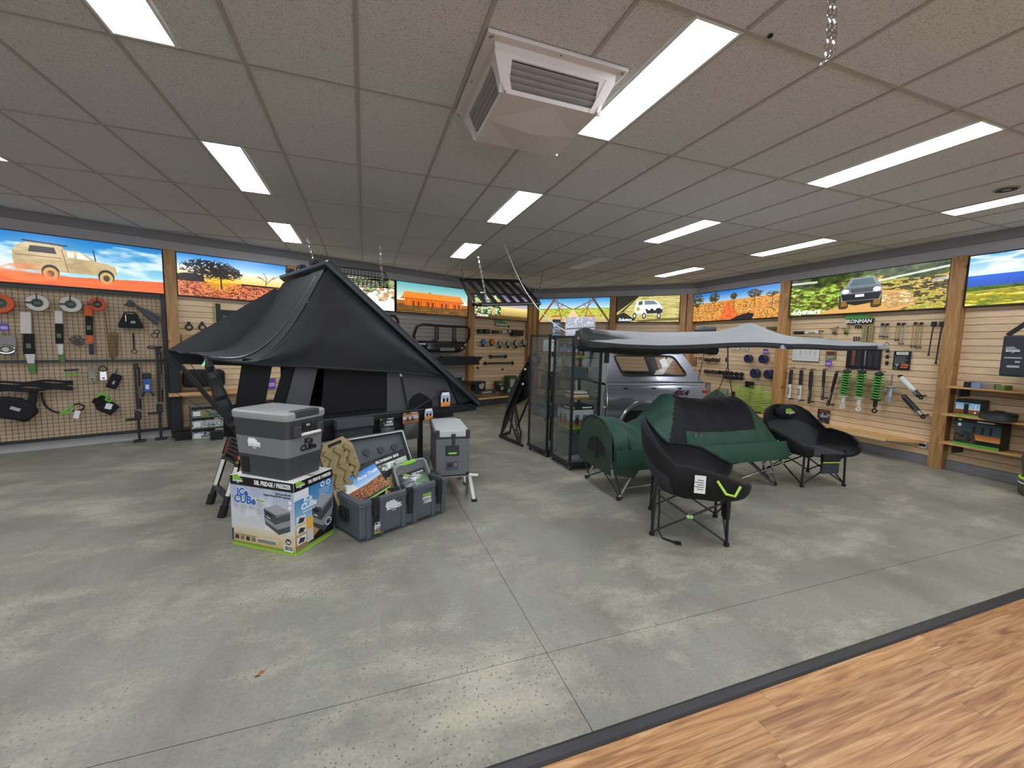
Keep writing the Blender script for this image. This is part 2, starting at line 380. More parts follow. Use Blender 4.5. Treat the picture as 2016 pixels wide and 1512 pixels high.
def pictures():
    out = {}
    # ute on a red dune
    c = CV(620, 170); c.grad(0, .8, '1478c4', 'a8dce8'); c.clouds(.75, seed=9, amt=.7, sx=5, sy=7)
    dune = [(0, .72), (.25, .77), (.55, .80), (1, .74), (1, 1.01), (0, 1.01)]
    c.poly(dune, 'ee6a2c'); n = c.noise(9, 40, 4, 3); c.put(c.inpoly(dune)*np.clip((n-.5)*4, 0, 1)*.5, 'c84c18')
    truck(c, .295, .10, .465, .76); bd = (c.X > .295) & (c.X < .76) & (c.Y > .14) & (c.Y < .8) & (np.abs(c.a-c.c('c9b184')).sum(2) < .02); c.put(bd*np.clip(c.noise(14, 9, 21, 3)*2-.7, 0, 1)*.6, '8c7448'); c.put(bd*np.clip(1-c.Y*1.9, 0, 1)*.5, 'efe4c4'); n = c.noise(16, 10, 6, 3)
    c.put((((c.X-.36)/.13)**2+((c.Y-.78)/.18)**2 < 1)*np.clip(n*1.6-.3, 0, 1), 'f08048'); c.rect(.0, .84, .9, .9, 'f0763a', .5)
    out['dune'] = c.a
    # sunset and trees
    c = CV(480, 200); c.grad(0, .3, '2f86d8', 'bfe0f4'); c.grad(.3, .62, 'e8f0f0', 'ffd060'); c.poly([(0, .62), (1, .60), (1, 1.01), (0, 1.01)], 'b4502c')
    c.mottle(c.Y > .62, ['3c1c14', '8c3c20', 'd8683a', 'f09a68', '70301c'], 26, 22, 8)
    for r, a in ((.2, .25), (.13, .4), (.07, .6)): c.ell(.36, .56, r, r*1.6, 'ffc020', a)
    c.rect(0, .58, .22, .64, '20140e'); c.ell(.1, .55, .12, .1, '20140e')
    bush_tree(c, .27, .32, .27, .27, seed=12); bush_tree(c, .42, .36, .16, .2, seed=22)
    c.line(.36, .4, .37, .78, .03, '1c120c'); c.line(.37, .55, .3, .42, .015, '1c120c'); c.line(.37, .55, .46, .42, .015, '1c120c')
    for a in ((.78, .66, .8, .4), (.8, .5, .72, .36), (.79, .56, .88, .32), (.86, .4, .92, .3), (.8, .42, .77, .26), (.76, .42, .7, .38)): c.line(*a, .014, '5a4638')
    c.rect(.55, .6, 1, .64, '28180e'); out['sunset'] = c.a
    # pale stones beside grass
    c = CV(480, 170, 'dfe6e0'); c.mottle(c.Y < .7, ['3c4a24', '6f8040', 'b8c49a', 'e8efe6', '8a7a44'], 12, 8, 3)
    r = np.random.RandomState(5)
    for i in range(60):
        x, y = r.uniform(.3, .98), r.uniform(.3, .78); q = r.uniform(.02, .045); c.ell(x, y, q, q*2.2, ['f6f4ee', 'fffdf6', 'dcae7c', 'c89058', 'f0ede4'][i % 5])
    c.grad(.76, 1.01, 'ffffff', 'e6ebee'); out['stones'] = c.a
    # long low farmhouse
    c = CV(480, 170); c.grad(0, .62, '5fb0b8', 'f0f2dc'); c.grad(.6, 1.01, 'b4702c', '6a4c22')
    c.mottle(c.Y > .72, ['7a5424', '96682e', '5c421e'], 8, 40, 2)
    c.poly([(.1, .3), (.88, .3), (.94, .52), (.06, .52)], 'f08a2c'); c.poly([(.06, .5), (.94, .5), (.94, .55), (.04, .55)], 'c8601c')
    c.rect(.1, .55, .9, .76, 'e0701c')
    for i in range(12): c.rect(.12+i*.065, .56, .127+i*.065, .78, '7a3a10'); c.rect(.14+i*.065, .6, .165+i*.065, .76, '6a2c10') if i % 3 else None
    c.rect(.42, .26, .45, .31, 'd07020'); out['farm'] = c.a
    # campsite at dusk
    c = CV(480, 170, 'e8a040'); c.grad(0, .55, '6a5a80', 'c8c0c8'); c.grad(.5, 1.01, 'ffe890', '7a5c2c'); c.rect(.0, 0, .46, 1, '86a050', .6)
    c.mottle((c.X < .47) & (c.Y < .85), ['20301c', '4c8038', 'b0d080', 'f0f4e8', '303c28', 'd8802c'], 16, 9, 7); c.grad(.84, 1.01, '6a5028', '3c2c18'); out['camp'] = c.a
    # steel bridge, one-point view
    c = CV(480, 170); c.grad(0, .5, '3c94d0', 'e8f6fa'); c.grad(.42, .8, '86a830', 'd8d860'); c.grad(.74, 1.01, 'd8c890', 'b8a070')
    c.mottle((c.Y > .45) & (c.Y < .8), ['7a9c28', 'a8b838', 'd4cc58'], 24, 20, 2)
    c.poly([(.5, .45), (.36, 1.01), (.64, 1.01)], 'f0c8a0')
    for sg in (-1, 1):
        X = lambda a: .5+sg*a
        c.line(X(.5), .98, X(.27), .02, .075, '8c4630' if sg < 0 else '5c4030'); c.line(X(.31), .03, X(.02), .45, .035, '70402c'); c.line(X(.24), .02, X(.16), .9, .03, '8a4630')
        c.line(X(.3), .06, X(.14), .55, .02, '6a3a28'); c.line(X(.14), .2, X(.28), .75, .02, 'a04a30'); c.line(X(.17), .25, X(.1), .8, .02, 'd08058')
        c.line(X(.3), .75, X(.18), .75, .05, 'c06038')
    out['bridge'] = c.a
    # white ute sliding on a gravel bend
    c = CV(480, 190, 'b8b060'); c.mottle(c.Y > -1, ['a0984c', 'c4bc70', 'd8d08c', 'b4a858'], 6, 26, 8)
    c.poly([(0, 0), (.36, 0), (.1, .62), (0, .7)], '2c2a20'); c.poly([(.36, 0), (.3, .1), (0, .75), (0, .62)], 'c0b060'); c.poly([(0, .72), (.12, .62), (.32, .92), (.2, 1.01), (0, 1.01)], '26241c')
    c.poly([(.3, .95), (.75, .86), (1, .84), (1, .93), (.4, 1.01)], '6a6238')
    c.poly([(.31, .3), (.33, .18), (.45, .14), (.62, .16), (.7, .3), (.75, .5), (.74, .68), (.5, .7), (.32, .68), (.29, .5)], 'e8ecec')
    c.poly([(.45, .17), (.6, .18), (.67, .32), (.46, .33)], '70888c'); c.poly([(.36, .2), (.42, .18), (.42, .33), (.35, .34)], '505c5c')
    c.poly([(.47, .5), (.75, .46), (.74, .66), (.5, .68)], '26282a'); c.ell(.53, .5, .025, .05, 'ffffff'); c.ell(.62, .5, .025, .05, 'ffffff'); c.ell(.73, .46, .02, .06, 'd8e0e0')
    c.poly([(.33, .42), (.38, .42), (.38, .56), (.33, .56)], '98c020')
    for x in (.3, .455, .69): c.ell(x, .76, .03, .12, '222220'); c.ell(x, .76, .016, .07, 'e0e0dc')
    out['ute'] = c.a
    # red track through spinifex
    c = CV(520, 170); c.grad(0, .42, '1c6cc0', 'c4e0f0'); c.poly([(0, .36), (1, .3), (1, 1.01), (0, 1.01)], 'e09c48')
    c.mottle(c.inpoly([(0, .38), (1, .32), (1, 1.01), (0, 1.01)]), ['d88c34', 'f0b860', 'c8702c', 'f8d890', '8c6430'], 30, 22, 4)
    tk = c.inpoly([(.445, .36), (.475, .36), (.62, 1.01), (.34, 1.01)]); c.mottle(tk, ['d8602c', 'e87840', 'c85024'], 20, 30, 14); c.line(.465, .45, .5, 1, .02, 'b84420', .6)
    for x, y, w, h, sd in ((.28, .2, .08, .2, 3), (.52, .22, .05, .12, 5), (.75, .2, .09, .16, 9), (.06, .25, .09, .26, 7), (.93, .28, .07, .1, 8)):
        bush_tree(c, x, y, w, h, '4c4020', sd); c.line(x, y, x+.005, y+.42, .018, '4c3c24')
    c.poly([(.5, .99), (.6, .86), (.7, .8), (.76, .86), (.74, 1.01), (.5, 1.01)], '28202c'); out['track'] = c.a
    # wagon coming down a bush track
    c = CV(560, 180, '6f9a30'); c.mottle(c.Y > -1, ['3c5a1c', '6c9a2c', '9cc848', 'c8dc70', '4c3c20', '86783a'], 22, 16, 6)
    c.mottle(c.X > .62, ['60602c', 'b0a040', 'd8c060', '5c4428', '88a03c', '302818'], 18, 16, 8)
    c.mottle(c.Y < .2+.1*np.sin(c.X*9), ['1c2410', '38481c', '506828'], 16, 9, 1)
    c.poly([(.2, 1.01), (.4, .8), (.66, .5), (.8, .55), (.86, .85), (.75, 1.01)], 'd8a860'); c.mottle(c.inpoly([(.62, .6), (.8, .58), (.86, .85), (.7, .95)]), ['f0dcb0', 'd8b478', 'b88c50'], 20, 20, 3)
    c.line(.62, .27, 1, .12, .05, 'f4f8f0', .8); c.line(0, .1, .2, .12, .06, 'e8f0e0', .8); c.line(.93, .4, 1, .36, .08, 'e0e0e0', .6)
    truck(c, .385, .12, .27, .78, '8a949c', 'front'); out['bush'] = c.a
    # blue range over grassland
    c = CV(480, 170); c.grad(0, .45, '58a8d8', 'f4f8fa'); c.clouds(.34, seed=4, amt=.8, sx=7, sy=8); c.grad(.4, .64, '2a66d8', '2c50b4')
    c.poly([(0, .62), (.5, .56), (1, .36), (1, .7), (0, .7)], '3454a8'); c.mottle((c.Y > .62) & (c.Y < .72), ['2c4a14', '4c6c1c'], 30, 20, 3)
    c.poly([(0, .72), (1, .52), (1, 1.01), (0, 1.01)], 'b8a428'); c.mottle(c.inpoly([(0, .74), (1, .54), (1, 1.01), (0, 1.01)]), ['a89420', 'd8c038', '6c8020', 'e8d468'], 9, 26, 9)
    for x, y in ((.3, .9), (.38, .86), (.47, .8)): c.ell(x, y, .02, .03, 'f4f0e0')
    out['range'] = c.a
    return out
PIC = pictures()
def retail_art(w, h, seed, sky='3078c0', land='9a5a2c', top='101010', foot='86c832', prod='404448', photo=True):
    c = CV(w, h, '202224'); r = np.random.RandomState(seed)
    if photo:
        c.grad(.16, .62, sky, 'd8e4ec'); c.grad(.6, .93, land, '5c3a20'); c.mottle((c.Y > .62) & (c.Y < .93), [land, '6a4020', 'b88050'], 12, 10, seed)
    for i in range(2+seed % 2):
        x = .3+.4*i*r.uniform(.6, 1); c.rect(x-.08, .4, x+.08, .82, prod); c.rect(x-.06, .44, x+.06, .5, '8a8e94')
    c.rect(0, 0, 1, .17, top); c.ell(.12, .085, .07, .05, '9ac83c'); c.rect(.5, .05, .92, .11, 'e8e8e8'); c.rect(0, .93, 1, 1.01, foot)
    c.lines_text(.62, .24, .95, 3, .05, 'f0f0f0', seed); return c.a
# ------------------------------------------------------------------ setting materials
def concrete():
    m = bpy.data.materials.new('concrete'); m.use_nodes = True; nt = m.node_tree; b = nt.nodes['Principled BSDF']; N = nt.nodes.new; L = nt.links.new
    g = N('ShaderNodeNewGeometry')
    def noise(sc, det, rough=.5, off=(0, 0, 0), scl=(1, 1, 1)):
        mp = N('ShaderNodeMapping'); mp.inputs[1].default_value = off; mp.inputs[3].default_value = scl; L(g.outputs['Position'], mp.inputs[0])
        n = N('ShaderNodeTexNoise'); n.inputs['Scale'].default_value = sc; n.inputs['Detail'].default_value = det; n.inputs['Roughness'].default_value = rough; L(mp.outputs[0], n.inputs['Vector']); return n.outputs['Fac']
    def ramp(src, a, b_, c0=(0, 0, 0, 1), c1=(1, 1, 1, 1)):
        r = N('ShaderNodeValToRGB'); r.color_ramp.elements[0].position = a; r.color_ramp.elements[1].position = b_; r.color_ramp.elements[0].color = c0; r.color_ramp.elements[1].color = c1; L(src, r.inputs[0]); return r.outputs[0]
    def mix(f, a, b_, bt='MIX'):
        x = N('ShaderNodeMix'); x.data_type = 'RGBA'; x.blend_type = bt
        for i, q in ((0, f), (6, a), (7, b_)):
            if hasattr(q, 'is_linked') or hasattr(q, 'links'): L(q, x.inputs[i])
            else: x.inputs[i].default_value = q
        return x.outputs[2]
    base = ramp(noise(1.3, 6, .6), .3, .72, lin('7f7f73')+(1,), lin('97968a')+(1,))
    dirt = ramp(noise(2.2, 8, .65, (4, 2, 0), (1, .5, 1)), .45, .75)
    base = mix(dirt, base, lin('79756a')+(1,))
    worn = ramp(noise(1.25, 9, .72, (9, 3, 0), (.75, 1.3, 1)), .49, .66)       # patches ground through to the aggregate
    base = mix(worn, base, lin('aeaa96')+(1,))
    v = N('ShaderNodeTexVoronoi'); v.inputs['Scale'].default_value = 48; L(g.outputs['Position'], v.inputs['Vector'])
    sp = ramp(v.outputs['Distance'], .17, .24, (1, 1, 1, 1), (0, 0, 0, 1)); pick = ramp(v.outputs['Color'], .34, .38)
    mu = N('ShaderNodeMath'); mu.operation = 'MULTIPLY'; L(sp, mu.inputs[0]); L(pick, mu.inputs[1])
    mu2 = N('ShaderNodeMath'); mu2.operation = 'MULTIPLY'; L(mu.outputs[0], mu2.inputs[0]); L(ramp(noise(1.25, 9, .72, (9, 3, 0), (.75, 1.3, 1)), .45, .56), mu2.inputs[1])
    mu3 = N('ShaderNodeMath'); mu3.operation = 'MULTIPLY'; mu3.inputs[1].default_value = .8; L(mu2.outputs[0], mu3.inputs[0])
    base = mix(mu3.outputs[0], base, lin('4c4c44')+(1,))
    fine = ramp(noise(60, 3), .3, .7, (.86, .86, .86, 1), (1.06, 1.06, 1.06, 1)); base = mix(1.0, base, fine, 'MULTIPLY')
    L(base, b.inputs['Base Color']); L(ramp(noise(3, 5), .3, .7, (.38, .38, .38, 1), (.58, .58, .58, 1)), b.inputs['Roughness'])
    bp = N('ShaderNodeBump'); bp.inputs['Strength'].default_value = .05; bp.inputs['Distance'].default_value = .01; L(noise(30, 4), bp.inputs['Height']); L(bp.outputs[0], b.inputs['Normal'])
    return m
def wood(name, c0, c1, c2, scl, sc=3.0, rough=.4, knots=False):
    m = bpy.data.materials.new(name); m.use_nodes = True; nt = m.node_tree; b = nt.nodes['Principled BSDF']; N = nt.nodes.new; L = nt.links.new
    tc = N('ShaderNodeTexCoord'); oi = N('ShaderNodeObjectInfo'); mp = N('ShaderNodeMapping'); mp.inputs[3].default_value = scl
    ad = N('ShaderNodeVectorMath'); ad.operation = 'ADD'; mul = N('ShaderNodeMath'); mul.operation = 'MULTIPLY'; mul.inputs[1].default_value = 37
    L(oi.outputs['Random'], mul.inputs[0]); L(tc.outputs['Object'], ad.inputs[0]); L(mul.outputs[0], ad.inputs[1]); L(ad.outputs[0], mp.inputs[0])
    n = N('ShaderNodeTexNoise'); n.inputs['Scale'].default_value = sc; n.inputs['Detail'].default_value = 9; n.inputs['Distortion'].default_value = 2.2; L(mp.outputs[0], n.inputs['Vector'])
    r = N('ShaderNodeValToRGB'); e = r.color_ramp.elements; e[0].position = .3; e[0].color = lin(c0)+(1,); e[1].position = .72; e[1].color = lin(c2)+(1,)
    q = e.new(.5); q.color = lin(c1)+(1,); L(n.outputs['Fac'], r.inputs[0])
    hs = N('ShaderNodeHueSaturation'); mr = N('ShaderNodeMapRange'); mr.inputs[3].default_value = .88; mr.inputs[4].default_value = 1.1; L(oi.outputs['Random'], mr.inputs[0]); L(mr.outputs[0], hs.inputs['Value'])
    L(r.outputs[0], hs.inputs['Color']); out = hs.outputs[0]
    if knots:
        v = N('ShaderNodeTexVoronoi'); v.inputs['Scale'].default_value = 2.6; L(ad.outputs[0], v.inputs['Vector'])
        kr = N('ShaderNodeValToRGB'); kr.color_ramp.elements[0].position = .05; kr.color_ramp.elements[0].color = lin('5a3216')+(1,); kr.color_ramp.elements[1].position = .1; kr.color_ramp.elements[1].color = (1, 1, 1, 1)
        L(v.outputs['Distance'], kr.inputs[0]); mx = N('ShaderNodeMix'); mx.data_type = 'RGBA'; mx.blend_type = 'MULTIPLY'; mx.inputs[0].default_value = .8; L(out, mx.inputs[6]); L(kr.outputs[0], mx.inputs[7]); out = mx.outputs[2]
    L(out, b.inputs['Base Color']); b.inputs['Roughness'].default_value = rough; return m
def tile_mat():
    m = bpy.data.materials.new('fissured_tile'); m.use_nodes = True; nt = m.node_tree; b = nt.nodes['Principled BSDF']; N = nt.nodes.new; L = nt.links.new
    g = N('ShaderNodeNewGeometry'); n = N('ShaderNodeTexNoise'); n.inputs['Scale'].default_value = 150; n.inputs['Detail'].default_value = 3; L(g.outputs['Position'], n.inputs['Vector'])
    r = N('ShaderNodeValToRGB'); r.color_ramp.elements[0].position = .34; r.color_ramp.elements[0].color = lin('a6a5a3')+(1,); r.color_ramp.elements[1].position = .46; r.color_ramp.elements[1].color = lin('d0d0ce')+(1,)
    L(n.outputs['Fac'], r.inputs[0]); L(r.outputs[0], b.inputs['Base Color']); b.inputs['Roughness'].default_value = .95
    bp = N('ShaderNodeBump'); bp.inputs['Strength'].default_value = .3; bp.inputs['Distance'].default_value = .004; L(n.outputs['Fac'], bp.inputs['Height']); L(bp.outputs[0], b.inputs['Normal']); return m
CONC = concrete(); TILE = tile_mat()
PLANK = wood('timber_plank', '83552f', 'b18050', 'cba273', (.75, 11, 1), 2.4, .38)
PINE = wood('pine_post', '96693e', 'b08452', 'c39a66', (6, 6, .6), 2.4, .55, True)
SLAT = wood('slat_board', 'd2b48c', 'dfc39c', 'e6cda8', (.8, 1, 9), 3, .5)
GSLAT = mat('grey_slat_board', 'a09a96', .55, var=.04)
BOARD = mat('tan_board', 'd4ba9a', .7, var=.05, scale=5)
PLAST = mat('grey_wall_paint', 'b6b3b5', .8, var=.03, scale=3)
JOINT = mat('dark_joint', '1c1b19', .9)
SKIRT = mat('grey_skirting', '85848a', .6, var=.05)
LEDGE = wood('shelf_board', 'b08650', 'c89c64', 'd8b07a', (1, 1, 6), 3, .5)

# ------------------------------------------------------------------ floor: concrete slabs between saw cuts, timber-look planks in front
def slab(x0, x1, y0, y1, nm, par, mt, z0=-.03, z1=0.0): return part(nm, MB().box(x0, x1, y0, y1, z0, z1), mt, par)
JX, JY, EDGE = .87, 1.80, 1.335
fl = part('floor', MB().box(-9.2, 8.4, -4.7, 13, -.14, -.04), JOINT); struct(fl)
g = .0018
for (x0, x1) in ((-9.2, JX-g), (JX+g, 8.4)):
    for (y0, y1) in ((EDGE, JY-g), (JY+g, 6.2-g), (6.2+g, 13)):
        slab(x0, x1, y0, y1, 'slab', fl, CONC)
tf = part('floor_2', MB().box(-9.2, 8.4, -4.7, EDGE-.05, -.05, -.012), JOINT); struct(tf)
PW = .105; rp = random.Random(5); y = EDGE-.055
row = 0
while y > -.45:
    x = -1.2-rp.random()*1.2
    while x < 5.2:
        L_ = 1.22; part('plank', MB().box(-L_/2, L_/2-.0012, -PW+.0008, 0, -.011, 0), PLANK, tf, loc=(x+L_/2, y, 0)); x += L_
    y -= PW; row += 1
part('plank_field', MB().box(-9.2, 8.4, -4.7, y, -.011, -.0005), PLANK, tf, kind='stuff')
tr = part('trim_1', MB().prism([(EDGE-.058, -.01), (EDGE+.004, -.01), (EDGE+.004, .004), (EDGE-.012, .012), (EDGE-.05, .011), (EDGE-.058, .004)], -9.2, 8.4, 'x'), mat('rubber_strip', '2c2c2e', .35)); struct(tr)

# ------------------------------------------------------------------ walls
def wframe(k):
    p, d = WALLS[k]; return link_empty(k)
def wmb(k):
    """local frame of a wall: x along, y into the wall (0 = picture faces), z up"""
    return dict(loc=(WALLS[k][0].x, WALLS[k][0].y, 0), rot=(0, 0, ANG[k]))
def wall(name, k, s0, s1, m):
    return struct(part(name, MB().box(s0, s1, .115, .30, 0, CEIL+.05), m, None, **wmb(k)))
wl = wall('wall_left', 'L', -4.9, 10.22, PLAST)
wb = wall('wall_back', 'B', -.14, 4.22, PLAST)
wr = wall('wall_right', 'R', -.2, 12.6, PLAST)
PITCHS = .0925
def bay(par, s0, s1, m, ztop=2.2, z0=.13):
    me = None; z = z0
    n = int((ztop-z0)/PITCHS)
    for i in range(n+1):
        h = min(PITCHS-.007, ztop-z)
        if h < .02: break
        mb = MB().prism([(.10, z), (.114, z-.004), (.114, z+h), (.10, z+h)], s0, s1, 'x')
        part('slat', mb, m, par); z += PITCHS
    part('slat_backing', MB().box(s0, s1, .1135, .1149, z0-.005, ztop), JOINT, par)
bay(wl, 2.045, 3.59, SLAT); bay(wl, 3.74, 7.60, GSLAT); bay(wl, 7.79, 9.70, SLAT)
bay(wb, .04, 2.08, BOARD); bay(wb, 2.24, 3.79, BOARD)
bay(wr, -.03, 2.2, SLAT); bay(wr, 2.39, 4.64, SLAT); bay(wr, 4.80, 7.4, SLAT)
part('backing_board', MB().box(-3.6, 1.9, .09, .114, .13, 2.2), BOARD, wl)
# posts
def post(name, k, s0, s1, label_n=None, y0=-.03):
    o = part(name, MB().box(s0, s1, y0, .115, 0, 2.885), PINE, None, bev=.003, **wmb(k)); return struct(o)
POSTS = [('L', 1.905, 2.045), ('L', 3.595, 3.74), ('L', 7.61, 7.78), ('L', 9.66, 9.80), ('B', -.02, .04), ('B', 2.09, 2.235), ('B', 3.80, 3.935),
         ('R', -.20, -.04), ('R', 2.21, 2.385), ('R', 4.65, 4.80)]
for i, (k, a, b) in enumerate(POSTS): post('trim_%d' % (i+2), k, a, b)
post('trim_12', 'L', 9.83, 9.97)
post('trim_13', 'B', 3.96, 4.09)
for nm, k, a, b, m, h in (('baseboard_left', 'L', -4.9, 1.9, mat('pale_skirting', 'b4b2b2', .5, var=.03), .12), ('baseboard_left_far', 'L', 2.05, 9.9, SKIRT, .12), ('baseboard_back', 'B', .05, 4.0, SKIRT, .12), ('baseboard_right', 'R', 0, 7.5, SKIRT, .12)):
    struct(part(nm, MB().box(a, b, .09, .1145, .0, h), m, None, **wmb(k)))
# cornice shadow gap: a coved strip between wall and ceiling
for i, (k, a, b) in enumerate((('L', -4.9, 10.1), ('B', -.1, 4.1), ('R', -.1, 12.5))):
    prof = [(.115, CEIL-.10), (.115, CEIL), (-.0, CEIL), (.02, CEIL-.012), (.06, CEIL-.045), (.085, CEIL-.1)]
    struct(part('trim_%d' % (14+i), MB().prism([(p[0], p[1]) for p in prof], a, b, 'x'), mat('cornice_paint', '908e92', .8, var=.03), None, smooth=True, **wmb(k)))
# unseen rest of the shell: side, front with its shop windows
struct(part('wall_side', MB().box(-9.3, -9.1, -4.8, 5.4, 0, CEIL+.05), PLAST))
wf = MB().box(-9.3, -5.5, -4.8, -4.6, 0, CEIL+.05).box(-5.5, 7.6, -4.8, -4.6, 0, .35).box(-5.5, 7.6, -4.8, -4.6, 2.7, CEIL+.05)
for x in (-5.5, -2.4, .8, 4.0, 7.4): wf.box(x-.06, x+.06, -4.8, -4.6, .3, 2.75)
struct(part('wall_front', wf, PLAST))
for i, x in enumerate((-5.5, -2.4, .8, 4.0)):
    x1 = (-2.4, .8, 4.0, 7.4)[i]
    struct(part('window_%d' % (i+1), MB().box(x+.06, x1-.06, -4.71, -4.70, .35, 2.7), clear('window_glass')))
struct(part('ground_outside', MB().box(-14, 14, -14, -4.85, -.2, -.1), mat('car_park', '9c9a94', .9)))

# ------------------------------------------------------------------ ceiling: tiles lying in an exposed grid
cl = part('ceiling', MB().box(-9.3, 8.3, -4.8, 13.2, CEIL+.05, CEIL+.12), PLAST); struct(cl)
GX, GY = -.0235, 2.886
PAN = {}
for i, js in ((-9, (-3, -1, 1)), (-5.5, (-3, -1, 1)), (-2, (-3, -1, 1, 3)), (2.5, (-3, -1, 1, 3)), (6.5, (-3, -1, 1)), (10, (-3, -1, 1, 3))):
    for j in js: PAN[(i, j)] = 1
cells = {}
def inroom(x, y):
    for k, (p, d) in WALLS.items():
        if Vector((d.y, -d.x)).dot(Vector((x, y))-p) < -.35: return False
    return -9.2 < x < 8.2 and -4.6 < y
def inview(x, y):
    X = Vector((x, y, CEIL-EYE)); z = X.dot(CF)
    return z > .3 and abs(X.dot(CR)/z) < 1.5 and abs(X.dot(CU)/z) < 1.15
full = MB().box(-.3+.0035, .3-.0035, -.6+.0035, .6-.0035, .004, .02).mesh('tile', [TILE])
half = MB().box(-.15+.0035, .15-.0035, -.6+.0035, .6-.0035, .004, .02).mesh('tile', [TILE])
far_t = MB()
for j in range(-7, 9):
    for i in range(-16, 15):
        cx, cy = GX+.6*i+.3, GY+1.2*j+.6
        if not inroom(cx, cy) and not any(inroom(cx+a, cy+b) for a in (-.3, .3) for b in (-.6, .6)): continue
        hs = [q for q in (i, i+.5) if (q, j) in PAN or (i == 6 and q == 6.5 and j == 3)]
        # the cooler's plate and nothing else interrupts the tiles
        if hs:
            q = hs[0]; x = GX+.6*(i if q > i else i+.5)+.15; o = (half, x)
        else: o = (full, cx)
        if inview(cx, cy): link('tile', o[0], cl, (o[1], cy, CEIL))
        else:
            w = .146 if hs else .296; far_t.box(o[1]-w, o[1]+w, cy-.596, cy+.596, CEIL+.004, CEIL+.02)
part('tile_field', far_t, TILE, cl, kind='stuff')
BARM = mat('grid_bar_paint', 'a8a49c', .55, .0, var=.03)
def edge_y(x):   # where a lengthwise bar meets the back walls
    ys = []
    for k in ('L', 'B'):
        p, d = WALLS[k]; ys.append(p.y+(x-p.x)*d.y/d.x+.1)
    return min(ys)
def edge_x(y):
    p, d = WALLS['L']; x0 = p.x+(y-p.y)*d.x/d.y-.15
    p, d = WALLS['B']; x1 = min(7.6, p.x+(y-p.y)*d.x/d.y+.1)
    return max(-9.1, x0) if y > 5.1 else -9.1, x1
for i in range(-15, 13):
    x = GX+.6*i; y1 = edge_y(x) if x < 7.4 else 8.2
    part('grid_bar', MB().box(x-.011, x+.011, -4.6, y1, CEIL-.003, CEIL+.004).box(x-.002, x+.002, -4.6, y1, CEIL+.004, CEIL+.03), BARM, cl)
for j in range(-6, 8):
    y = GY+1.2*j; x0, x1 = edge_x(y)
    if x1 > x0: part('grid_bar', MB().box(x0, x1, y-.0115, y+.0115, CEIL-.0035, CEIL+.0035), BARM, cl)

LAMPON = mat('lamp_diffuser', 'f0f4fc', .4, var=0, emit=LAMP_POWER)
LAMPOFF = mat('lamp_diffuser_dark', 'd4d6d8', .4, var=0)
def panel(i, j, label, on=True):
    x, y = GX+.6*i+.15, GY+1.2*j+.6
    t = thing('ceiling_light', label, 'ceiling light', (x, y, CEIL), group='recessed light panels in the ceiling grid')
    a, b = .146, .594
    part('frame', MB().box(-a, a, -b, -b+.016, -.004, .03).box(-a, a, b-.016, b, -.004, .03).box(-a, -a+.016, -b+.016, b-.016, -.004, .03).box(a-.016, a, -b+.016, b-.016, -.004, .03), WHITE, t)
    part('diffuser', MB().box(-a+.017, a-.017, -b+.017, b-.017, .0, .02), LAMPON if on else LAMPOFF, t)
LN = {(2.5, -1): 'largest glowing light panel, beside the ceiling cooler vent', (2.5, 1): 'small glowing light panel in the middle row, just beyond the cooler vent', (2.5, 3): 'last glowing light panel of the middle row, before the hanging flat rack',
      (-2, -1): 'glowing light panel cut by the top edge above the left wall', (-2, 1): 'glowing light panel in the second place of the left row', (-2, 3): 'smallest glowing light panel, ending the left row above the tent peak',
      (6.5, -1): 'long glowing light panel right of the hanging spare chain', (6.5, 1): 'long thin glowing light panel above the grey awning', (10, 3): 'thin glowing light panel nearest the corner of the back wall and right wall',
      (10, 1): 'thin glowing light panel above the red track picture', (10, -1): 'glowing light panel beside the small round ceiling speaker at the right edge', (-5.5, 1): 'sliver of a glowing light panel at the left edge of the ceiling'}
for (i, j) in PAN: panel(i, j, LN.get((i, j), 'glowing light panel in the ceiling behind the photographer'))
panel(6.5, 3, 'unlit pale light panel in the ceiling grid near the back corner', False)
# ------------------------------------------------------------------ backlit pictures above the boards
def picture(k, s0, s1, art, label, texts=()):
    z0, z1 = 2.205, 2.875
    p = wpt(k, (s0+s1)/2, z0, 0); t = thing('backlit_picture', label, 'picture', p, ANG[k], 'backlit landscape pictures along the top of the walls')
    w = (s1-s0)/2; h = z1-z0
    part('frame', MB().box(-w, w, 0, .11, 0, .014).box(-w, w, 0, .11, h-.014, h).box(-w, -w+.012, 0, .11, .014, h-.014).box(w-.012, w, 0, .11, .014, h-.014), BLACK, t)
    m = imgmat('print_'+art, lin_img(PIC[art]), emit=1.05, rough=.25)
    part('print', MB().quad([(-w+.012, .004, .014), (w-.012, .004, .014), (w-.012, .004, h-.014), (-w+.012, .004, h-.014)]), m, t, fix=False)
    for body, x, z, sz in texts: text('lettering', t, body, sz, (-w+x, .002, z), mat('lit_lettering', 'ffffff', .4, var=0, emit=1.0), align='LEFT', shear=.25, bold=.02)
def lin_img(a): return a      # generated images are sRGB-tagged; Blender converts them
picture('L', -.2, 1.90, 'dune', 'backlit picture of a dusty ute driving up an orange dune')
picture('L', 2.05, 3.59, 'sunset', 'backlit picture of dark trees against a low yellow sun')
picture('L', 3.76, 5.67, 'stones', 'backlit picture of white and brown stones beside grass')
picture('L', 5.70, 7.59, 'farm', 'backlit picture of a long orange farmhouse at dusk')
picture('L', 7.79, 9.64, 'camp', 'backlit picture of a green campsite and yellow field, under the hanging flat rack', [('Discover', .08, .09, .1)])
picture('B', .05, 2.08, 'bridge', 'backlit picture of a red steel bridge seen from end to end')
picture('B', 2.25, 3.79, 'ute', 'backlit picture of a white ute on a gravel bend', [('Solution', .06, .07, .1)])
picture('R', -.03, 2.2, 'track', 'backlit picture of a red dirt track through yellow scrub')
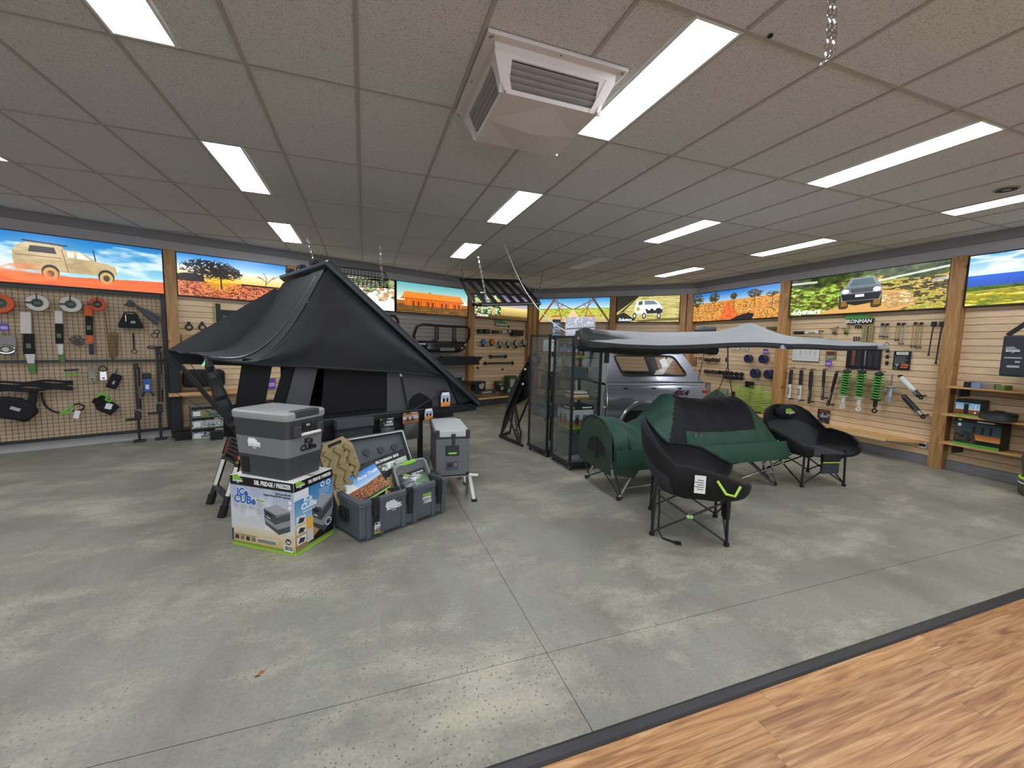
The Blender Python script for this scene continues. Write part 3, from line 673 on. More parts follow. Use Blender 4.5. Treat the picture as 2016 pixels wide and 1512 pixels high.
picture('R', 2.40, 4.64, 'bush', 'backlit picture of a dark wagon coming down a bush track', [('Adventure', .05, .07, .12)])
picture('R', 4.81, 7.0, 'range', 'backlit picture of blue ranges behind yellow grass hills')
# ------------------------------------------------------------------ roof-top tent standing open on a low stand
def wob(x, y, s=1.0): return (math.sin(x*9.1*s+y*5.3)+math.sin(x*4.7-y*11*s)*.7+math.sin((x+y)*17*s)*.35)*.5
FAB = mat('black_canvas', '1b1d1f', .62, var=.12, scale=9, bump=.25)
FABG = mat('grey_canvas', '4a4a4c', .8, var=.12, scale=12, bump=.3)
MESHB = mat('black_netting', '0a0b0c', .9)
SHELL = mat('black_shell', '24282c', .35, var=.08)
HN = P(.68, 929, 812); ta = math.radians(205); TE = Vector((math.cos(ta), math.sin(ta)))
tent = thing('rooftop_tent', 'large black roof-top tent propped open like a wedge on a low stand', 'tent', (HN.x, HN.y, 0), ta)
def TN(u, v, y=0.0):       # surveyed point in the tent's frame, on its near side (local x along the base, far side is -y)
    o = Vector((HN.x, HN.y))+Vector((-TE.y, TE.x))*y
    X = onplane(u, v, o, TE); return Vector(((Vector((X.x, X.y))-o).dot(TE), y, X.z))
TW, TL = 1.27, 2.36
A = TN(641, 528); Dn = TN(406, 701); H0 = Vector((0, 0, .82)); lz = (A.z-H0.z)/A.x
# base shell
mb = MB().box(0.02, TL, -TW, 0, .70, .80); mb.prism([(0.02, .80), (-.10, .755), (-.07, .70), (.02, .70)], -TW, 0, 'y')
part('base_shell', mb, SHELL, tent, bev=.012)
part('base_rail', MB().box(0, TL, -.0, .018, .735, .765).box(0, TL, -TW-.018, -TW, .735, .765), BLACKM, tent)
# raised lid
def lidpt(x, y, off): n = Vector((-lz, 0, 1)).normalized(); return Vector((x, y, H0.z+lz*x))+n*off
x1 = A.x+.03
part('lid', MB().hexa([lidpt(-.1, .05, 0), lidpt(x1, .05, 0), lidpt(x1, -TW-.05, 0), lidpt(-.1, -TW-.05, 0), lidpt(-.1, .05, .075), lidpt(x1, .05, .075), lidpt(x1, -TW-.05, .075), lidpt(-.1, -TW-.05, .075)]), SHELL, tent, bev=.01)
mb = MB()
for y in (.062, -TW-.062): mb.bar(lidpt(-.06, y, .02), lidpt(x1, y, .02), .02, .035, up=(-lz, 0, 1))
mb.bar(lidpt(x1, .06, .02), lidpt(x1, -TW-.06, .02), .035, .03)
part('lid_rail', mb, mat('satin_rail', '4a4e55', .3, .4), tent)
for y in (-.25, -.62, -1.0): part('latch', MB().bar(lidpt(x1+.02, y-.07, .05), lidpt(x1+.02, y+.07, .05), .05, .03), BLACK, tent)
# awning half of the fly: from the lid's raised edge out to the two tips
Bf = Vector((A.x, -TW-.03, A.z-.03)); Cf = TN(329, 690, -TW-.12)
G = []
for i in range(25):
    t = i/24; r = []
    for j in range(17):
        q = j/16; top = A.lerp(Bf, q); bot = Dn.lerp(Cf, q); p = top.lerp(bot, t); p.z -= .40*math.sin(PI*t)**1.0*(1-.25*math.sin(PI*q))*(.85+.15*t)
        p.z += .016*wob(t*1.2, q*2.0)*math.sin(PI*q); r.append(p)
    G.append(r)
part('awning', MB().grid(G, thick=.006), FAB, tent, smooth=True)
edge_n = [G[i][0] for i in range(25)]
# near side sheet: between the lid's near edge, the awning's near edge and the hem
hem = [TN(u, v) for u, v in ((410, 706), (455, 712), (520, 718), (600, 722), (690, 727), (764, 731), (830, 737), (885, 744), (905, 765))]
def along(pts, t):
    L = [0]
    for a, b in zip(pts, pts[1:]): L.append(L[-1]+(b-a).length)
    x = t*L[-1]
    for i in range(len(pts)-1):
        if x <= L[i+1] or i == len(pts)-2: return pts[i].lerp(pts[i+1], (x-L[i])/(L[i+1]-L[i]))
upper = edge_n[::-1]+[Vector((A.x+(.16-A.x)*i/20, 0, H0.z+lz*(A.x+(.16-A.x)*i/20)-.015)) for i in range(1, 21)]
G2 = []
for i in range(45):
    t = i/44; a = along(upper, t); b = along(hem, t); r = []
    for j in range(21):
        q = j/20; p = a.lerp(b, q); amp = math.sin(PI*q)**.6
        p.y += .02+.05*math.sin(PI*q)*math.sin(PI*t)+.012*wob(t*2, q)*amp+.02*max(0, math.sin(t*26+q*3))*amp*max(0, t-.45)*1.5
        r.append(p)
    G2.append(r)
part('side_sheet', MB().grid(G2, thick=.006), FAB, tent, smooth=True)
# hem roll and far side sheet
part('hem', MB().tube([p+Vector((0, .022, 0)) for p in hem], .013, 6), FAB, tent, smooth=True)
G3 = []
for i in range(12):
    t = i/11; a = (Cf.lerp(Bf, t*2) if t < .5 else Bf.lerp(lidpt(.2, -TW, 0), t*2-1)); b = Vector((Cf.x+(.2-Cf.x)*t, -TW-.02, 1.3-.15*t))
    G3.append([a.lerp(b, j/6) for j in range(7)])
part('far_sheet', MB().grid(G3, thick=.005), FAB, tent, smooth=True)
# seam tape with a window flap across the awning's near edge
mb = MB(); pts = [G[i][2]+Vector((0, 0, .012)) for i in range(1, 22)]; mb.tube(pts, .02, 6, flat=.5)
part('seam', mb, mat('shiny_canvas', '3c3f44', .35, bump=.4), tent, smooth=True)
# inner body below the hem: grey end panel, netting windows, flaps
def wallpoly(nm, px, m, y, th=.006, **k):
    pts = [TN(u, v, y) for u, v in px]; part(nm, MB().prism([(p.x, p.z) for p in pts], y-th, y, 'y'), m, tent, **k)
wallpoly('end_panel', ((762, 722), (888, 741), (918, 792), (762, 815)), FABG, -.05)
wallpoly('arch_window', ((804, 812), (805, 790), (813, 779), (826, 773), (841, 780), (851, 789), (852, 808)), MESHB, -.046)
wallpoly('window_net', ((640, 716), (765, 723), (762, 815), (630, 838)), MESHB, -.06)
wallpoly('window_flap', ((585, 712), (628, 714), (598, 845), (548, 850)), FABG, -.03, label='grey rolled-back window flap')
wallpoly('door_flap', ((478, 705), (538, 710), (512, 850), (455, 850)), MESHB, -.04)
wallpoly('net_strip', ((562, 710), (590, 712), (560, 850), (520, 850)), MESHB, -.045)
wallpoly('lower_net', ((440, 800), (500, 790), (640, 800), (640, 860), (440, 860)), MESHB, -.05)
part('far_wall', MB().prism([(.15, .8), (1.9, .8), (1.9, 1.38), (.75, 1.38)], -TW+.02, -TW+.03, 'y'), MESHB, tent)
part('mattress', MB().box(.1, TL-.05, -TW+.04, -.06, .8, .87), mat('dark_mattress', '26282c', .9), tent, bev=.02)
# folds on the grey panel and zips
mb = MB()
for a, b in (((788, 730), (803, 808)), ((805, 812), (862, 779)), ((868, 775), (868, 805))): mb.tube([TN(*a, -.035), TN(*b, -.035)], .008, 5)
part('zip', mb, BLACK, tent)
mb = MB(); mb.bar(TN(786, 731, -.03), TN(790, 741, -.03), .012, .02); part('zip_pull', mb, CARD, tent, label='white zip pull')
mb = MB().prism([(p.x, p.z) for p in [TN(*q, 0) for q in ((880, 742), (893, 738), (930, 790), (905, 796))]], -.07, -.02, 'y'); part('edge_cover', mb, FAB, tent)
# gas strut and awning props
for tip, base in ((Dn, TN(476, 850)), (Cf, TN(458, 838, -TW+.2))): part('awning_prop', MB().bar(tip, base, .028, .04), BLACK, tent)
mb = MB(); a = TN(470, 850)
pts = [Dn.lerp(a, t)+Vector((0, .01+.015*math.sin(t*40), -.03-.05*math.sin(PI*t))) for t in [i/16 for i in range(17)]]
part('gathered_sleeve', MB().tube(pts, [.02+.03*math.sin(PI*i/16)+.006*math.sin(i*2.2) for i in range(17)], 8), FAB, tent, smooth=True)
mb = MB()
for q in ((Cf, TN(462, 846)), (TN(372, 712, -.6), TN(470, 845)), (TN(340, 770, -.9), TN(458, 838))): mb.tube([q[0], q[1]], .0035, 4)
part('guy_cord', mb, BLACKM, tent)
part('toggle', MB().bar(Dn+Vector((0, .02, -.03)), Dn+Vector((.03, .02, -.08)), .012, .02).bar(Dn+Vector((0, .02, -.03)), Dn+Vector((-.03, .02, -.08)), .012, .02), mat('pale_green', '9ff0a0', .4, var=.02), tent, label='pale green cord toggle')
# lashing loops along the base
for (u, v) in ((667, 833), (718, 826)):
    p = TN(u, v, .03); mb = MB().ring(p, .012, .004, 'y', 14, 6).tube([p+Vector((-.01, 0, .01)), p+Vector((-.07, 0, .02))], .003, 4)
    part('lashing_loop', mb, mat('glow_cord', 'b8e088', .5), tent, smooth=True, label='pale green lashing loop')
# low stand
mb = MB(); part('stand_leg', MB().box(.74, .785, -.05, 0, 0, .69), BLACK, tent); part('stand_leg', MB().box(.74, .785, -TW, -TW+.05, 0, .69), BLACK, tent)
part('stand_leg', MB().box(2.05, 2.1, -.05, 0, 0, .69), BLACK, tent); part('stand_leg', MB().box(2.05, 2.1, -TW, -TW+.05, 0, .69), BLACK, tent)
part('stand_rail', MB().box(.3, 2.25, -.05, 0, .66, .70).box(.3, 2.25, -TW, -TW+.05, .66, .70).box(.74, .785, -TW+.05, -.05, .12, .16).box(2.05, 2.1, -TW+.05, -.05, .12, .16).box(.6, .92, -.05, 0, 0, .03), BLACK, tent)
part('side_skirt', MB().box(.95, 2.2, -.02, .004, .42, .66), BLACKM, tent)
# hanging shoe bag
o = TN(657, 826, .05); e = TN(729, 878, .05)
t = thing('storage_bag', 'dark grey canvas pouch hanging under the near edge of the black tent', 'bag', Vector((HN.x, HN.y, 0))+Matrix.Rotation(ta, 3, 'Z')@Vector(((o.x+e.x)/2, .05, e.z)), ta+PI)
w = abs(o.x-e.x)/2; h = o.z-e.z
part('pouch', MB().box(-w, w, -.08, 0, 0, h*.82), mat('pouch_canvas', '3a3b40', .85, bump=.4), t, bev=.02); part('flap', MB().box(-w-.004, w+.004, -.085, .0, h*.72, h), mat('pouch_flap', '4a4b50', .8), t, bev=.006)
part('band', MB().box(-w-.006, w+.006, -.088, .002, h*.66, h*.72), BLACKM, t)

# ------------------------------------------------------------------ folded telescopic ladder leaning on the tent
f1 = P(0, 413, 992); f2 = P(0, 436, 1018); bl = depth(463, 835, 4.05); br = depth(490, 842, 3.75)
lad = thing('telescopic_ladder', 'black telescopic ladder with orange catches leaning on the tent base', 'ladder', (f1+f2)/2)
def LR(p): return p-(f1+f2)/2
ax = (bl-f1).normalized(); mb = MB()
for f, t_ in ((f1, bl), (f2, br)):
    a = LR(f); b = LR(t_); d = b-a
    part('stile', MB().cyl(a+Vector((0, 0, .0)), a+d*.62, .025, 12).cyl(a+d*.62, b, .033, 12), BLACK, lad, smooth=True)
    part('foot', MB().cyl(a, a+d*.12, .034, 12), BLACKM, lad, smooth=True)
    part('safety_sticker', MB().bar(a+d*.24+Vector((-.0, -.027, 0)), a+d*.56+Vector((0, -.027, 0)), .03, .004, up=(0, -1, 0)), CARD, lad, label='white warning sticker')
a1, b1 = LR(f1), LR(f2); d1 = bl-f1
part('rung', MB().bar(a1+d1*.22, b1+(br-f2)*.22, .05, .03), DARKP, lad); part('rung', MB().bar(a1+d1*.6, b1+(br-f2)*.6, .05, .03), BLACK, lad)
for i in range(7):
    q = .67+i*.045
    part('rung', MB().bar(a1+d1*q, b1+(br-f2)*q, .05, .022), DARKP, lad)
    if i < 5:
        for s_, e_, w_ in ((a1, d1, .06), (b1, br-f2, .06)):
            p = s_+e_*q; part('catch', MB().obox(p+Vector((.02, -.035, .0)), (.05, .025, .03)), ORANGE, lad)
for s_, e_ in ((a1, d1), (b1, br-f2)): part('hinge_knob', MB().cyl(s_+e_*.62+Vector((0, -.05, 0)), s_+e_*.62+Vector((0, -.02, 0)), .012, 10), mat('brass', 'b89430', .35, .8), lad)
# ------------------------------------------------------------------ carton and fridge in the foreground
XL = Vector((.808, -.589)); cz = math.atan2(-.589, .808)
cb = Vector((-.612, 3.557, 0)); BW, BD, BH = .594, .395, .55
art = CV(300, 280, 'b8bcc8'); art.grad(.12, .75, 'a8b4cc', 'd4d2d0'); art.grad(.7, .93, 'd4cfc4', 'c8ac70'); art.rect(0, 0, 1, .125, '0e0e10')
n_ = art.noise(8, 6, 3, 3); art.put(np.clip((n_-.5)*4, 0, 1)*.5*(art.Y < .7)*(art.Y > .13), 'e8e8ee'); art.put(np.clip((n_-.5)*5, 0, 1)*.5*(art.Y > .72), 'e0d090')
art.rect(.03, .285, .54, .31, '88a838'); art.rect(.03, .31, .54, .42, 'c6c8cc'); art.rect(.27, .27, .54, .295, '909498')
for i in range(4): art.lines_text(.04+i*.13, .32, .14+i*.13, 6+i % 2*3, .021, '505458', i+2, .8)
art.rect(0, .93, 1, .965, '7f9a3c'); art.rect(0, .965, 1, 1.01, '9ac040'); art.rect(0, .76, .03, .93, '30343a')
def fr_art(c, x, y, s):
    Q = lambda a, b: (x+a*s, y+b*s)
    c.poly([Q(0, .2), Q(.5, .0), Q(.98, .16), Q(.97, .82), Q(.55, 1), Q(.05, .72)], '4a4c50'); c.poly([Q(0, .2), Q(.5, 0), Q(.98, .16), Q(.45, .36)], 'a0a4a8')
    c.poly([Q(.45, .36), Q(.98, .16), Q(.98, .22), Q(.45, .44)], '7c8084'); c.poly([Q(0, .46), Q(.42, .68), Q(.98, .44), Q(.97, .64), Q(.5, .84), Q(.02, .6)], '8c9094'); c.poly([Q(.08, .28), Q(.32, .38), Q(.32, .46), Q(.08, .36)], '1c1e22'); c.poly([Q(.1, .42), Q(.24, .5), Q(.24, .53), Q(.1, .45)], 'e8e8e8')
fr_art(art, .53, .32, .42)
for i in range(4): art.rect(.05+i*.09, .845, .115+i*.09, .905, '303236' if i % 2 == 0 else '6a6c70')
art.rect(.04, .825, .4, .84, '7a7c40')
for i in range(6): art.ell(.45+i*.045, .875, .03, .026, '7c8086')
art.rect(.41, .84, .72, .842, 'f0f0f0'); art.rect(.83, .865, .97, .955, 'f0f0ee')
for i in range(16): art.rect(.845+i*.0075, .875, .845+i*.0075+(.0035 if i % 3 else .005), .935, '202020')
art.ell(.9, .815, .045, .042, '3c4048'); art.ell(.94, .27, .025, .027, 'e8ecf0'); art.ell(.94, .34, .025, .027, 'e8ecf0')
car1 = imgmat('print_carton_front', art.a)
a2 = CV(200, 280, '3c78b0'); a2.grad(.1, .6, '2f72b4', '9cc0dc'); a2.grad(.58, .92, 'd8c48c', '98703c'); a2.poly([(.3, .93), (.8, .74), (1, .6), (1, 1.01), (.3, 1.01)], '14100e'); a2.rect(0, 0, 1, .125, '0e0e10'); a2.rect(0, .125, .35, .25, 'dfe3ea')
a2.rect(0, .93, 1, .965, '7f9a3c'); a2.rect(0, .965, 1, 1.01, '9ac040'); fr_art(a2, .42, .30, .58); a2.rect(.28, .55, .45, .82, 'e8b040')
for y in (.48, .62, .76): a2.rect(.04, y, .27, y+.11, 'd8dadc'); a2.poly([(.07, y+.09), (.12, y+.02), (.25, y+.05), (.2, y+.1)], '30343a')
a2.rect(.29, .72, .45, .9, 'c8c8c8'); a2.ell(.86, .76, .09, .06, 'e8e8ea'); a2.ell(.86, .76, .07, .045, '707478')
for x in (.72, .88): a2.ell(x, .17, .06, .04, 'dfe6f0'); a2.ell(x, .17, .03, .02, '3c70a8')
a2.lines_text(.62, .23, .97, 4, .022, 'e8eef4', 4)
car2 = imgmat('print_carton_side', a2.a)
t = thing('appliance_carton', 'printed 50 litre fridge carton on the concrete floor, under the two-tone fridge', 'box', cb, cz)
part('carton', MB().box(-BW/2, BW/2, -BD/2, BD/2, 0, BH), CARD, t, bev=.003)
pr('front_print', t, -BW/2+.001, BW/2-.001, .003, BH-.002, -BD/2-.0012, car1)
part('side_print', MB().quad([(BW/2+.0012, -BD/2+.001, .003), (BW/2+.0012, BD/2-.001, .003), (BW/2+.0012, BD/2-.001, BH-.002), (BW/2+.0012, -BD/2+.001, BH-.002)]), car2, t, fix=False)
part('tape', MB().box(-BW/2, BW/2, -.02, .02, BH-.001, BH+.0008), mat('clear_tape', 'b8a888', .3), t)
WT = mat('white_ink', 'f2f2f0', .5, var=.02); BI = mat('black_ink', '141416', .5); BL2 = mat('blue_ink', '2b5fae', .45); GI = mat('green_ink', '84b830', .5)
def logo(t, x, y, z, w, cols=(None, None), rot=(PI/2, 0, 0), plaque=True, green=None, txt=None, sub=True, off=.0015):
    """beast silhouette above a plate with the maker's word"""
    sil = [(-.5, .12), (-.46, .34), (-.36, .44), (-.3, .36), (-.2, .45), (-.08, .4), (0, .46), (.1, .36), (.2, .3), (.28, .2), (.5, .16), (.42, .05), (-.4, .05)]
    R = Matrix(rotm(*rot)); P0 = Vector((x, y, z)); f = lambda a, b, c: P0+R@Vector((a*w, b*w, c))
    mb = MB(); vs = [f(a, b, off) for a, b in sil]+[f(a, b, 0) for a, b in sil]; n = len(sil); mb.add(vs, [tuple(range(n)), tuple(range(2*n-1, n-1, -1))]+[(i, (i+1) % n, (i+1) % n+n, i+n) for i in range(n)])
    part('emblem', mb, green or GI, t)
    if plaque:
        pq = [(-.42, .08), (.46, .08), (.5, -.1), (-.38, -.1)]; vs = [f(a, b, off*1.6) for a, b in pq]+[f(a, b, 0) for a, b in pq]
        part('emblem_plate', MB().add(vs, [(0, 1, 2, 3), (7, 6, 5, 4), (0, 3, 7, 4), (1, 0, 4, 5), (2, 1, 5, 6), (3, 2, 6, 7)]), BI, t)
    text('lettering', t, 'IRONMAN', w*.2, tuple(f(.03, -.015, off*1.6+.0008)), txt or WT, rot, shear=.1, bold=.03)
    if sub: text('lettering', t, '4 X 4', w*.1, tuple(f(.03, -.16, off)), txt or WT, rot, bold=.02)
yF = -BD/2-.002; RS_ = (PI/2, 0, PI/2)
text('lettering', t, '50L FRIDGE / FREEZER', .046, (.105, yF, .515), WT, sx=.75, bold=.03)
text('lettering', t, 'ICe', .075, (-.18, yF, .43), mat('ice_ink', 'dfeaf6', .4), bold=.10, shear=.1); text('lettering', t, 'CUBe', .085, (-.16, yF, .372), mat('ice_ink'), bold=.10, shear=.1)
text('lettering', t, 'ICe', .075, (-.18, yF-.001, .43), BL2, bold=.035, shear=.1); text('lettering', t, 'CUBe', .085, (-.16, yF-.001, .372), BL2, bold=.035, shear=.1)
text('lettering', t, '12/24V and 100-240V\nSwing (Danfoss) BD-35F Compressor', .019, (.27, yF, .445), BI, align='RIGHT', shear=.2, sx=.85)
text('lettering', t, 'FRIDGE / FREEZER', .016, (-.03, yF, .393), WT, sx=.9)
logo(t, -.22, yF, .515, .1, rot=(PI/2, 0, 0)); logo(t, BW/2+.0015, -.14, .515, .085, rot=RS_)
text('lettering', t, '50L FRIDGE / FREEZER', .035, (BW/2+.002, .06, .515), WT, RS_, sx=.7, bold=.03)
text('lettering', t, 'ICe', .055, (BW/2+.002, -.07, .395), mat('ice_ink'), RS_, bold=.05, shear=.15); text('lettering', t, 'CUBe', .062, (BW/2+.002, -.06, .345), mat('ice_ink'), RS_, bold=.05, shear=.15)
text('lettering', t, 'FRIDGE / FREEZER', .015, (BW/2+.002, -.06, .305), WT, RS_); text('lettering', t, '50L', .03, (BW/2+.0025, .145, .13), BI, RS_)
text('lettering', t, '50L', .024, (.24, yF-.0005, .10), WT)

# two-tone portable fridge standing on it
fz = BH+.002; t = thing('portable_fridge', 'two-tone grey portable fridge standing on its printed carton', 'fridge', (cb.x-.01, cb.y, fz), cz-math.radians(3))
def rr(w, d, r=.04, n=4):
    out = []
    for cx, cy, a in ((w/2-r, d/2-r, 0), (-w/2+r, d/2-r, PI/2), (-w/2+r, -d/2+r, PI), (w/2-r, -d/2+r, 1.5*PI)):
        for i in range(n+1): q = a+PI/2*i/n; out.append((cx+r*math.cos(q), cy+r*math.sin(q)))
    return out
def shell(levels, m, nm, par, smooth=True, bev=0, label=None):
    """stack of rounded rectangles: (w, d, z, r)"""
    mb = MB(); L = [[(x, y, z) for x, y in rr(w, d, r)] for w, d, z, r in levels]; n = len(L[0]); vs = [p for l in L for p in l]
    fs = [(i*n+k, i*n+(k+1) % n, (i+1)*n+(k+1) % n, (i+1)*n+k) for i in range(len(L)-1) for k in range(n)]+[tuple(range(n))[::-1], tuple((len(L)-1)*n+k for k in range(n))]
    return part(nm, mb.add(vs, fs), m, par, smooth=smooth, bev=bev, label=label)
FD = mat('fridge_dark', '3c3d41', .5, var=.05, bump=.1, scale=60); FM = mat('fridge_mid', '77787b', .45, var=.04); FL = mat('fridge_lid', '9a9d9c', .35, var=.05)
wz = lambda z: (.475+.075*z/.46, .315+.055*z/.46)
shell([(*wz(0), 0, .03), (*wz(.165), .165, .035)], FD, 'lower_body', t); shell([(*[a+.002 for a in wz(.165)], .166, .035), (*[a+.002 for a in wz(.305)], .305, .04)], FM, 'middle_band', t)
shell([(*wz(.306), .306, .04), (*wz(.435), .437, .04)], FD, 'upper_body', t); shell([(.55, .37, .438, .04), (.558, .38, .448, .04), (.560, .382, .485, .04), (.535, .356, .498, .03), (.53, .35, .499, .03)], FL, 'lid', t)
part('lid_catch', MB().box(.215, .286, -.11, .11, .455, .505), FD, t, bev=.006)
mb = MB()
for i in range(11):
    z = .022+i*.0115; mb.box(-.205, -.125, -.163-z*.062, -.150, z, z+.005)
part('vent', mb, BLACKM, t)
tx = lambda z: wz(z)[0]/2+.002
logo(t, -.055, -wz(.235)[1]/2-.003, .24, .13, rot=(PI/2, 0, 0), plaque=False, green=WT)
text('lettering', t, 'ICe', .055, (tx(.26)+.003, .02, .265), BI, (PI/2, 0, PI/2), bold=.05); text('lettering', t, 'CUBe', .06, (tx(.22)+.003, .02, .215), BI, (PI/2, 0, PI/2), bold=.05)
for y in (-.105, .105): part('handle_bracket', MB().box(.262, .305, y-.028, y+.028, .315, .40), FD, t, bev=.01)
part('handle', MB().cyl((.312, -.085, .335), (.312, .085, .335), .012, 12), WHITE, t, smooth=True, label='white bar handle')
part('display', MB().box(.262, .280, -.045, .045, .355, .415), BLACK, t, bev=.004); text('lettering', t, '18.5', .022, (.2815, 0, .392), WT, (PI/2, 0, PI/2))

# ------------------------------------------------------------------ open grey storage case with goods in it
kx = Vector((.875, .485, 0)).normalized(); kz = math.atan2(kx.y, kx.x); ky = Vector((-kx.y, kx.x, 0)); KW, KD, KH = .86, .46, .335
kc = Vector((-.05, 3.29, 0))+kx*KW/2+ky*KD/2
t = thing('storage_case', 'open slate-grey moulded storage case full of boxed goods', 'case', kc, kz); case = t
CS = mat('case_plastic', '4e545b', .55, var=.06, bump=.15, scale=50)
mb = MB(); w, d = KW/2, KD/2
for a in ((-w, w, -d, -d+.035), (-w, w, d-.035, d), (-w, -w+.035, -d+.035, d-.035), (w-.035, w, -d+.035, d-.035)): mb.box(a[0], a[1], a[2], a[3], .02, KH)
mb.box(-w, w, -d, d, .02, .05); part('body', mb, CS, t, bev=.012)
mb = MB()
for x in (-w+.1, 0, w-.1): mb.box(x-.09, x+.09, -d+.02, d-.02, 0, .022)
part('foot', mb, CS, t, bev=.006)
mb = MB()
for x0 in (-w-.012,): mb.box(x0, w+.012, -d-.014, -d+.01, KH-.05, KH-.005).box(x0, w+.012, d-.01, d+.014, KH-.05, KH-.005).box(-w-.012, -w+.01, -d, d, KH-.05, KH-.005).box(w-.01, w+.012, -d, d, KH-.05, KH-.005)
part('rim', mb, CS, t, bev=.006)
for x in (-.30, .02, .33): part('rib', MB().box(x+.035, x+.075, -d-.014, -d+.002, .02, KH-.03), CS, t, bev=.005); part('rib', MB().box(x-.075, x-.035, -d-.009, -d+.002, .02, KH-.03), CS, t, bev=.004)
for x in (-.30, .02, .33):
    q = part('latch', MB().box(x-.026, x+.026, -d-.038, -d-.004, .20, KH-.01).box(x-.018, x+.018, -d-.03, -d-.004, .12, .2), BLACKM, t, bev=.004); part('latch_hook', MB().box(x-.03, x+.03, -d-.03, -d-.0, KH-.03, KH+.012), BLACK, t, bev=.003)
pt_ = part('price_tag', MB().box(-.325, -.275, -d-.042, -d-.039, .06, .15), CARD, t); pr('tag_print', pt_, -.325, -.275, .06, .15, -d-.0425, imgmat('print_tag', retail_art(40, 70, 3, 'b0b8c0', '707070')))
part('side_handle', MB().box(-w-.02, -w+.0, -.07, .07, .13, .235).ring((-w-.028, 0, .18), .045, .008, 'x', 14, 6), BLACKM, t, bev=.004)
logo(t, -.13, -d-.002, .215, .15, plaque=False, green=mat('case_ink', 'd0d4d8', .5)); mb = MB().box(.165, .275, -d-.0025, -d, .15, .245); part('badge', mb, mat('badge_grey', '6c727a', .5), t)
part('badge_bar', MB().box(.165, .275, -d-.0035, -d-.002, .225, .245), GI, t); text('lettering', t, 'HYDRO\nCASE', .034, (.22, -d-.0045, .187), WT, bold=.02)
# lid leaning back
q = math.radians(30); ly, lzz = math.sin(q), math.cos(q); LH = .43
def lp(x, h, o): return Vector((x, d+.01+h*ly+o*lzz, KH-.02+h*lzz-o*ly))
def slabl(x0, x1, h0, h1, o0, o1): return [lp(x0, h0, o0), lp(x1, h0, o0), lp(x1, h0, o1), lp(x0, h0, o1), lp(x0, h1, o0), lp(x1, h1, o0), lp(x1, h1, o1), lp(x0, h1, o1)]
mb = MB().hexa(slabl(-w, w, 0, LH, .045, .07)); mb.hexa(slabl(-w, -w+.03, 0, LH, 0, .06)); mb.hexa(slabl(w-.03, w, 0, LH, 0, .06)); mb.hexa(slabl(-w, w, LH-.03, LH, 0, .06)); mb.hexa(slabl(-w, w, 0, .03, 0, .06))
part('lid', mb, CS, t, bev=.006)
part('lid_seal', MB().hexa(slabl(-w+.02, w-.02, LH-.024, LH-.016, -.004, 0)).hexa(slabl(w-.026, w-.018, .02, LH-.02, -.004, 0)), WHITE, t, label='pale lid seal')
mb = MB()
for i in range(5): c_ = lp(-w+.12+i*.15, .27, .045); mb.cyl(c_, c_-Vector((0, lzz*.012, -ly*.012)), .035, 16)
part('lid_recess', mb, DARKP, t, smooth=True)
def kp(x, y, z): return kc+kx*x+ky*y+Vector((0, 0, z))
def rot3(rx, ry, rz): return (Matrix.Rotation(rz, 4, 'Z')@Matrix.Rotation(ry, 4, 'Y')@Matrix.Rotation(rx, 4, 'X')).to_euler()
def track(label, loc, rot, L=.6, wd=.30):
    t = thing('recovery_track', label, 'recovery track', loc, group='tan recovery tracks', rot=rot)
    # outline plate with raised zig-zag ridges, cleats and holes
    out = [(-wd/2+.05, 0), (wd/2-.05, 0), (wd/2, .06), (wd/2, L-.09), (wd/2-.06, L), (-wd/2+.06, L), (-wd/2, L-.09), (-wd/2, .06)]
    part('plate', MB().prism(out, 0, .018, 'y'), TAN, t, bev=.004)
    zz = MB()
    for ix, x0 in enumerate((-wd*.3, 0, wd*.3)):
        pts = [(x0+(.028 if i % 2 else -.028), -.012, .05+i*(L-.12)/8) for i in range(9)]
        for a, b in zip(pts, pts[1:]): zz.bar(a, b, .034, .03, up=(0, -1, 0))
    part('ridge', zz, mat('tan_ridge', '8f7f58', .6), t)
    cl = MB(); ho = MB()
    for i in range(8):
        for x in (-wd*.42, -wd*.15, wd*.15, wd*.42): cl.cyl((x, 0, .05+i*(L-.1)/7), (x, -.022, .05+i*(L-.1)/7), .009, 8, r2=.006)
        for x in (-wd*.24, wd*.2): ho.cyl((x, .002, .09+i*(L-.14)/8), (x, -.0015, .09+i*(L-.14)/8), .009, 8)
    part('cleat', cl, TAN, t); part('hole', ho, BLACKM, t); part('grip', MB().box(-.06, .06, -.006, 0, L-.045, L-.02), BLACKM, t)
track('tan recovery track leaning up out of the grey case beside the fridge carton', kp(-.26, .07, .10), rot3(math.radians(-14), math.radians(-12), kz+.1), .68, .3)
track('tan recovery track lying low inside the grey case under the sky-blue box', kp(-.10, -.15, .16), rot3(math.radians(-50), math.radians(60), kz), .42, .2)
def carton(name, label, loc, rot, w, d, h, art, top='161616', grp=None, side=None):
    t = thing(name, label, 'box', loc, group=grp, rot=rot)
    part('carton', MB().box(-w/2, w/2, 0, d, 0, h), side or mat('carton_'+top, top, .5), t, bev=.002)
    pr('front_print', t, -w/2+.001, w/2-.001, .001, h-.001, -.0012, art); return t
ra = CV(240, 180, '101010'); ra.grad(.1, .6, '1f70c8', 'cfe4f2'); ra.ell(.1, .65, .3, .4, 'f8ecc8', .6); ra.grad(.55, .9, '9a5224', '3c1e10'); ra.poly([(0, .7), (.5, .56), (1, .5), (1, .92), (0, .92)], 'a8602c'); ra.mottle(ra.inpoly([(.1, .7), (.5, .58), (1, .52), (1, .9), (.1, .9)]), ['8c4820', 'c07838', '3c2414', 'a86030'], 26, 18, 3)
ra.rect(0, 0, 1, .13, '0c0c0c'); ra.rect(0, .9, 1, .95, '101010'); ra.rect(0, .95, 1, 1.01, '8ac832')
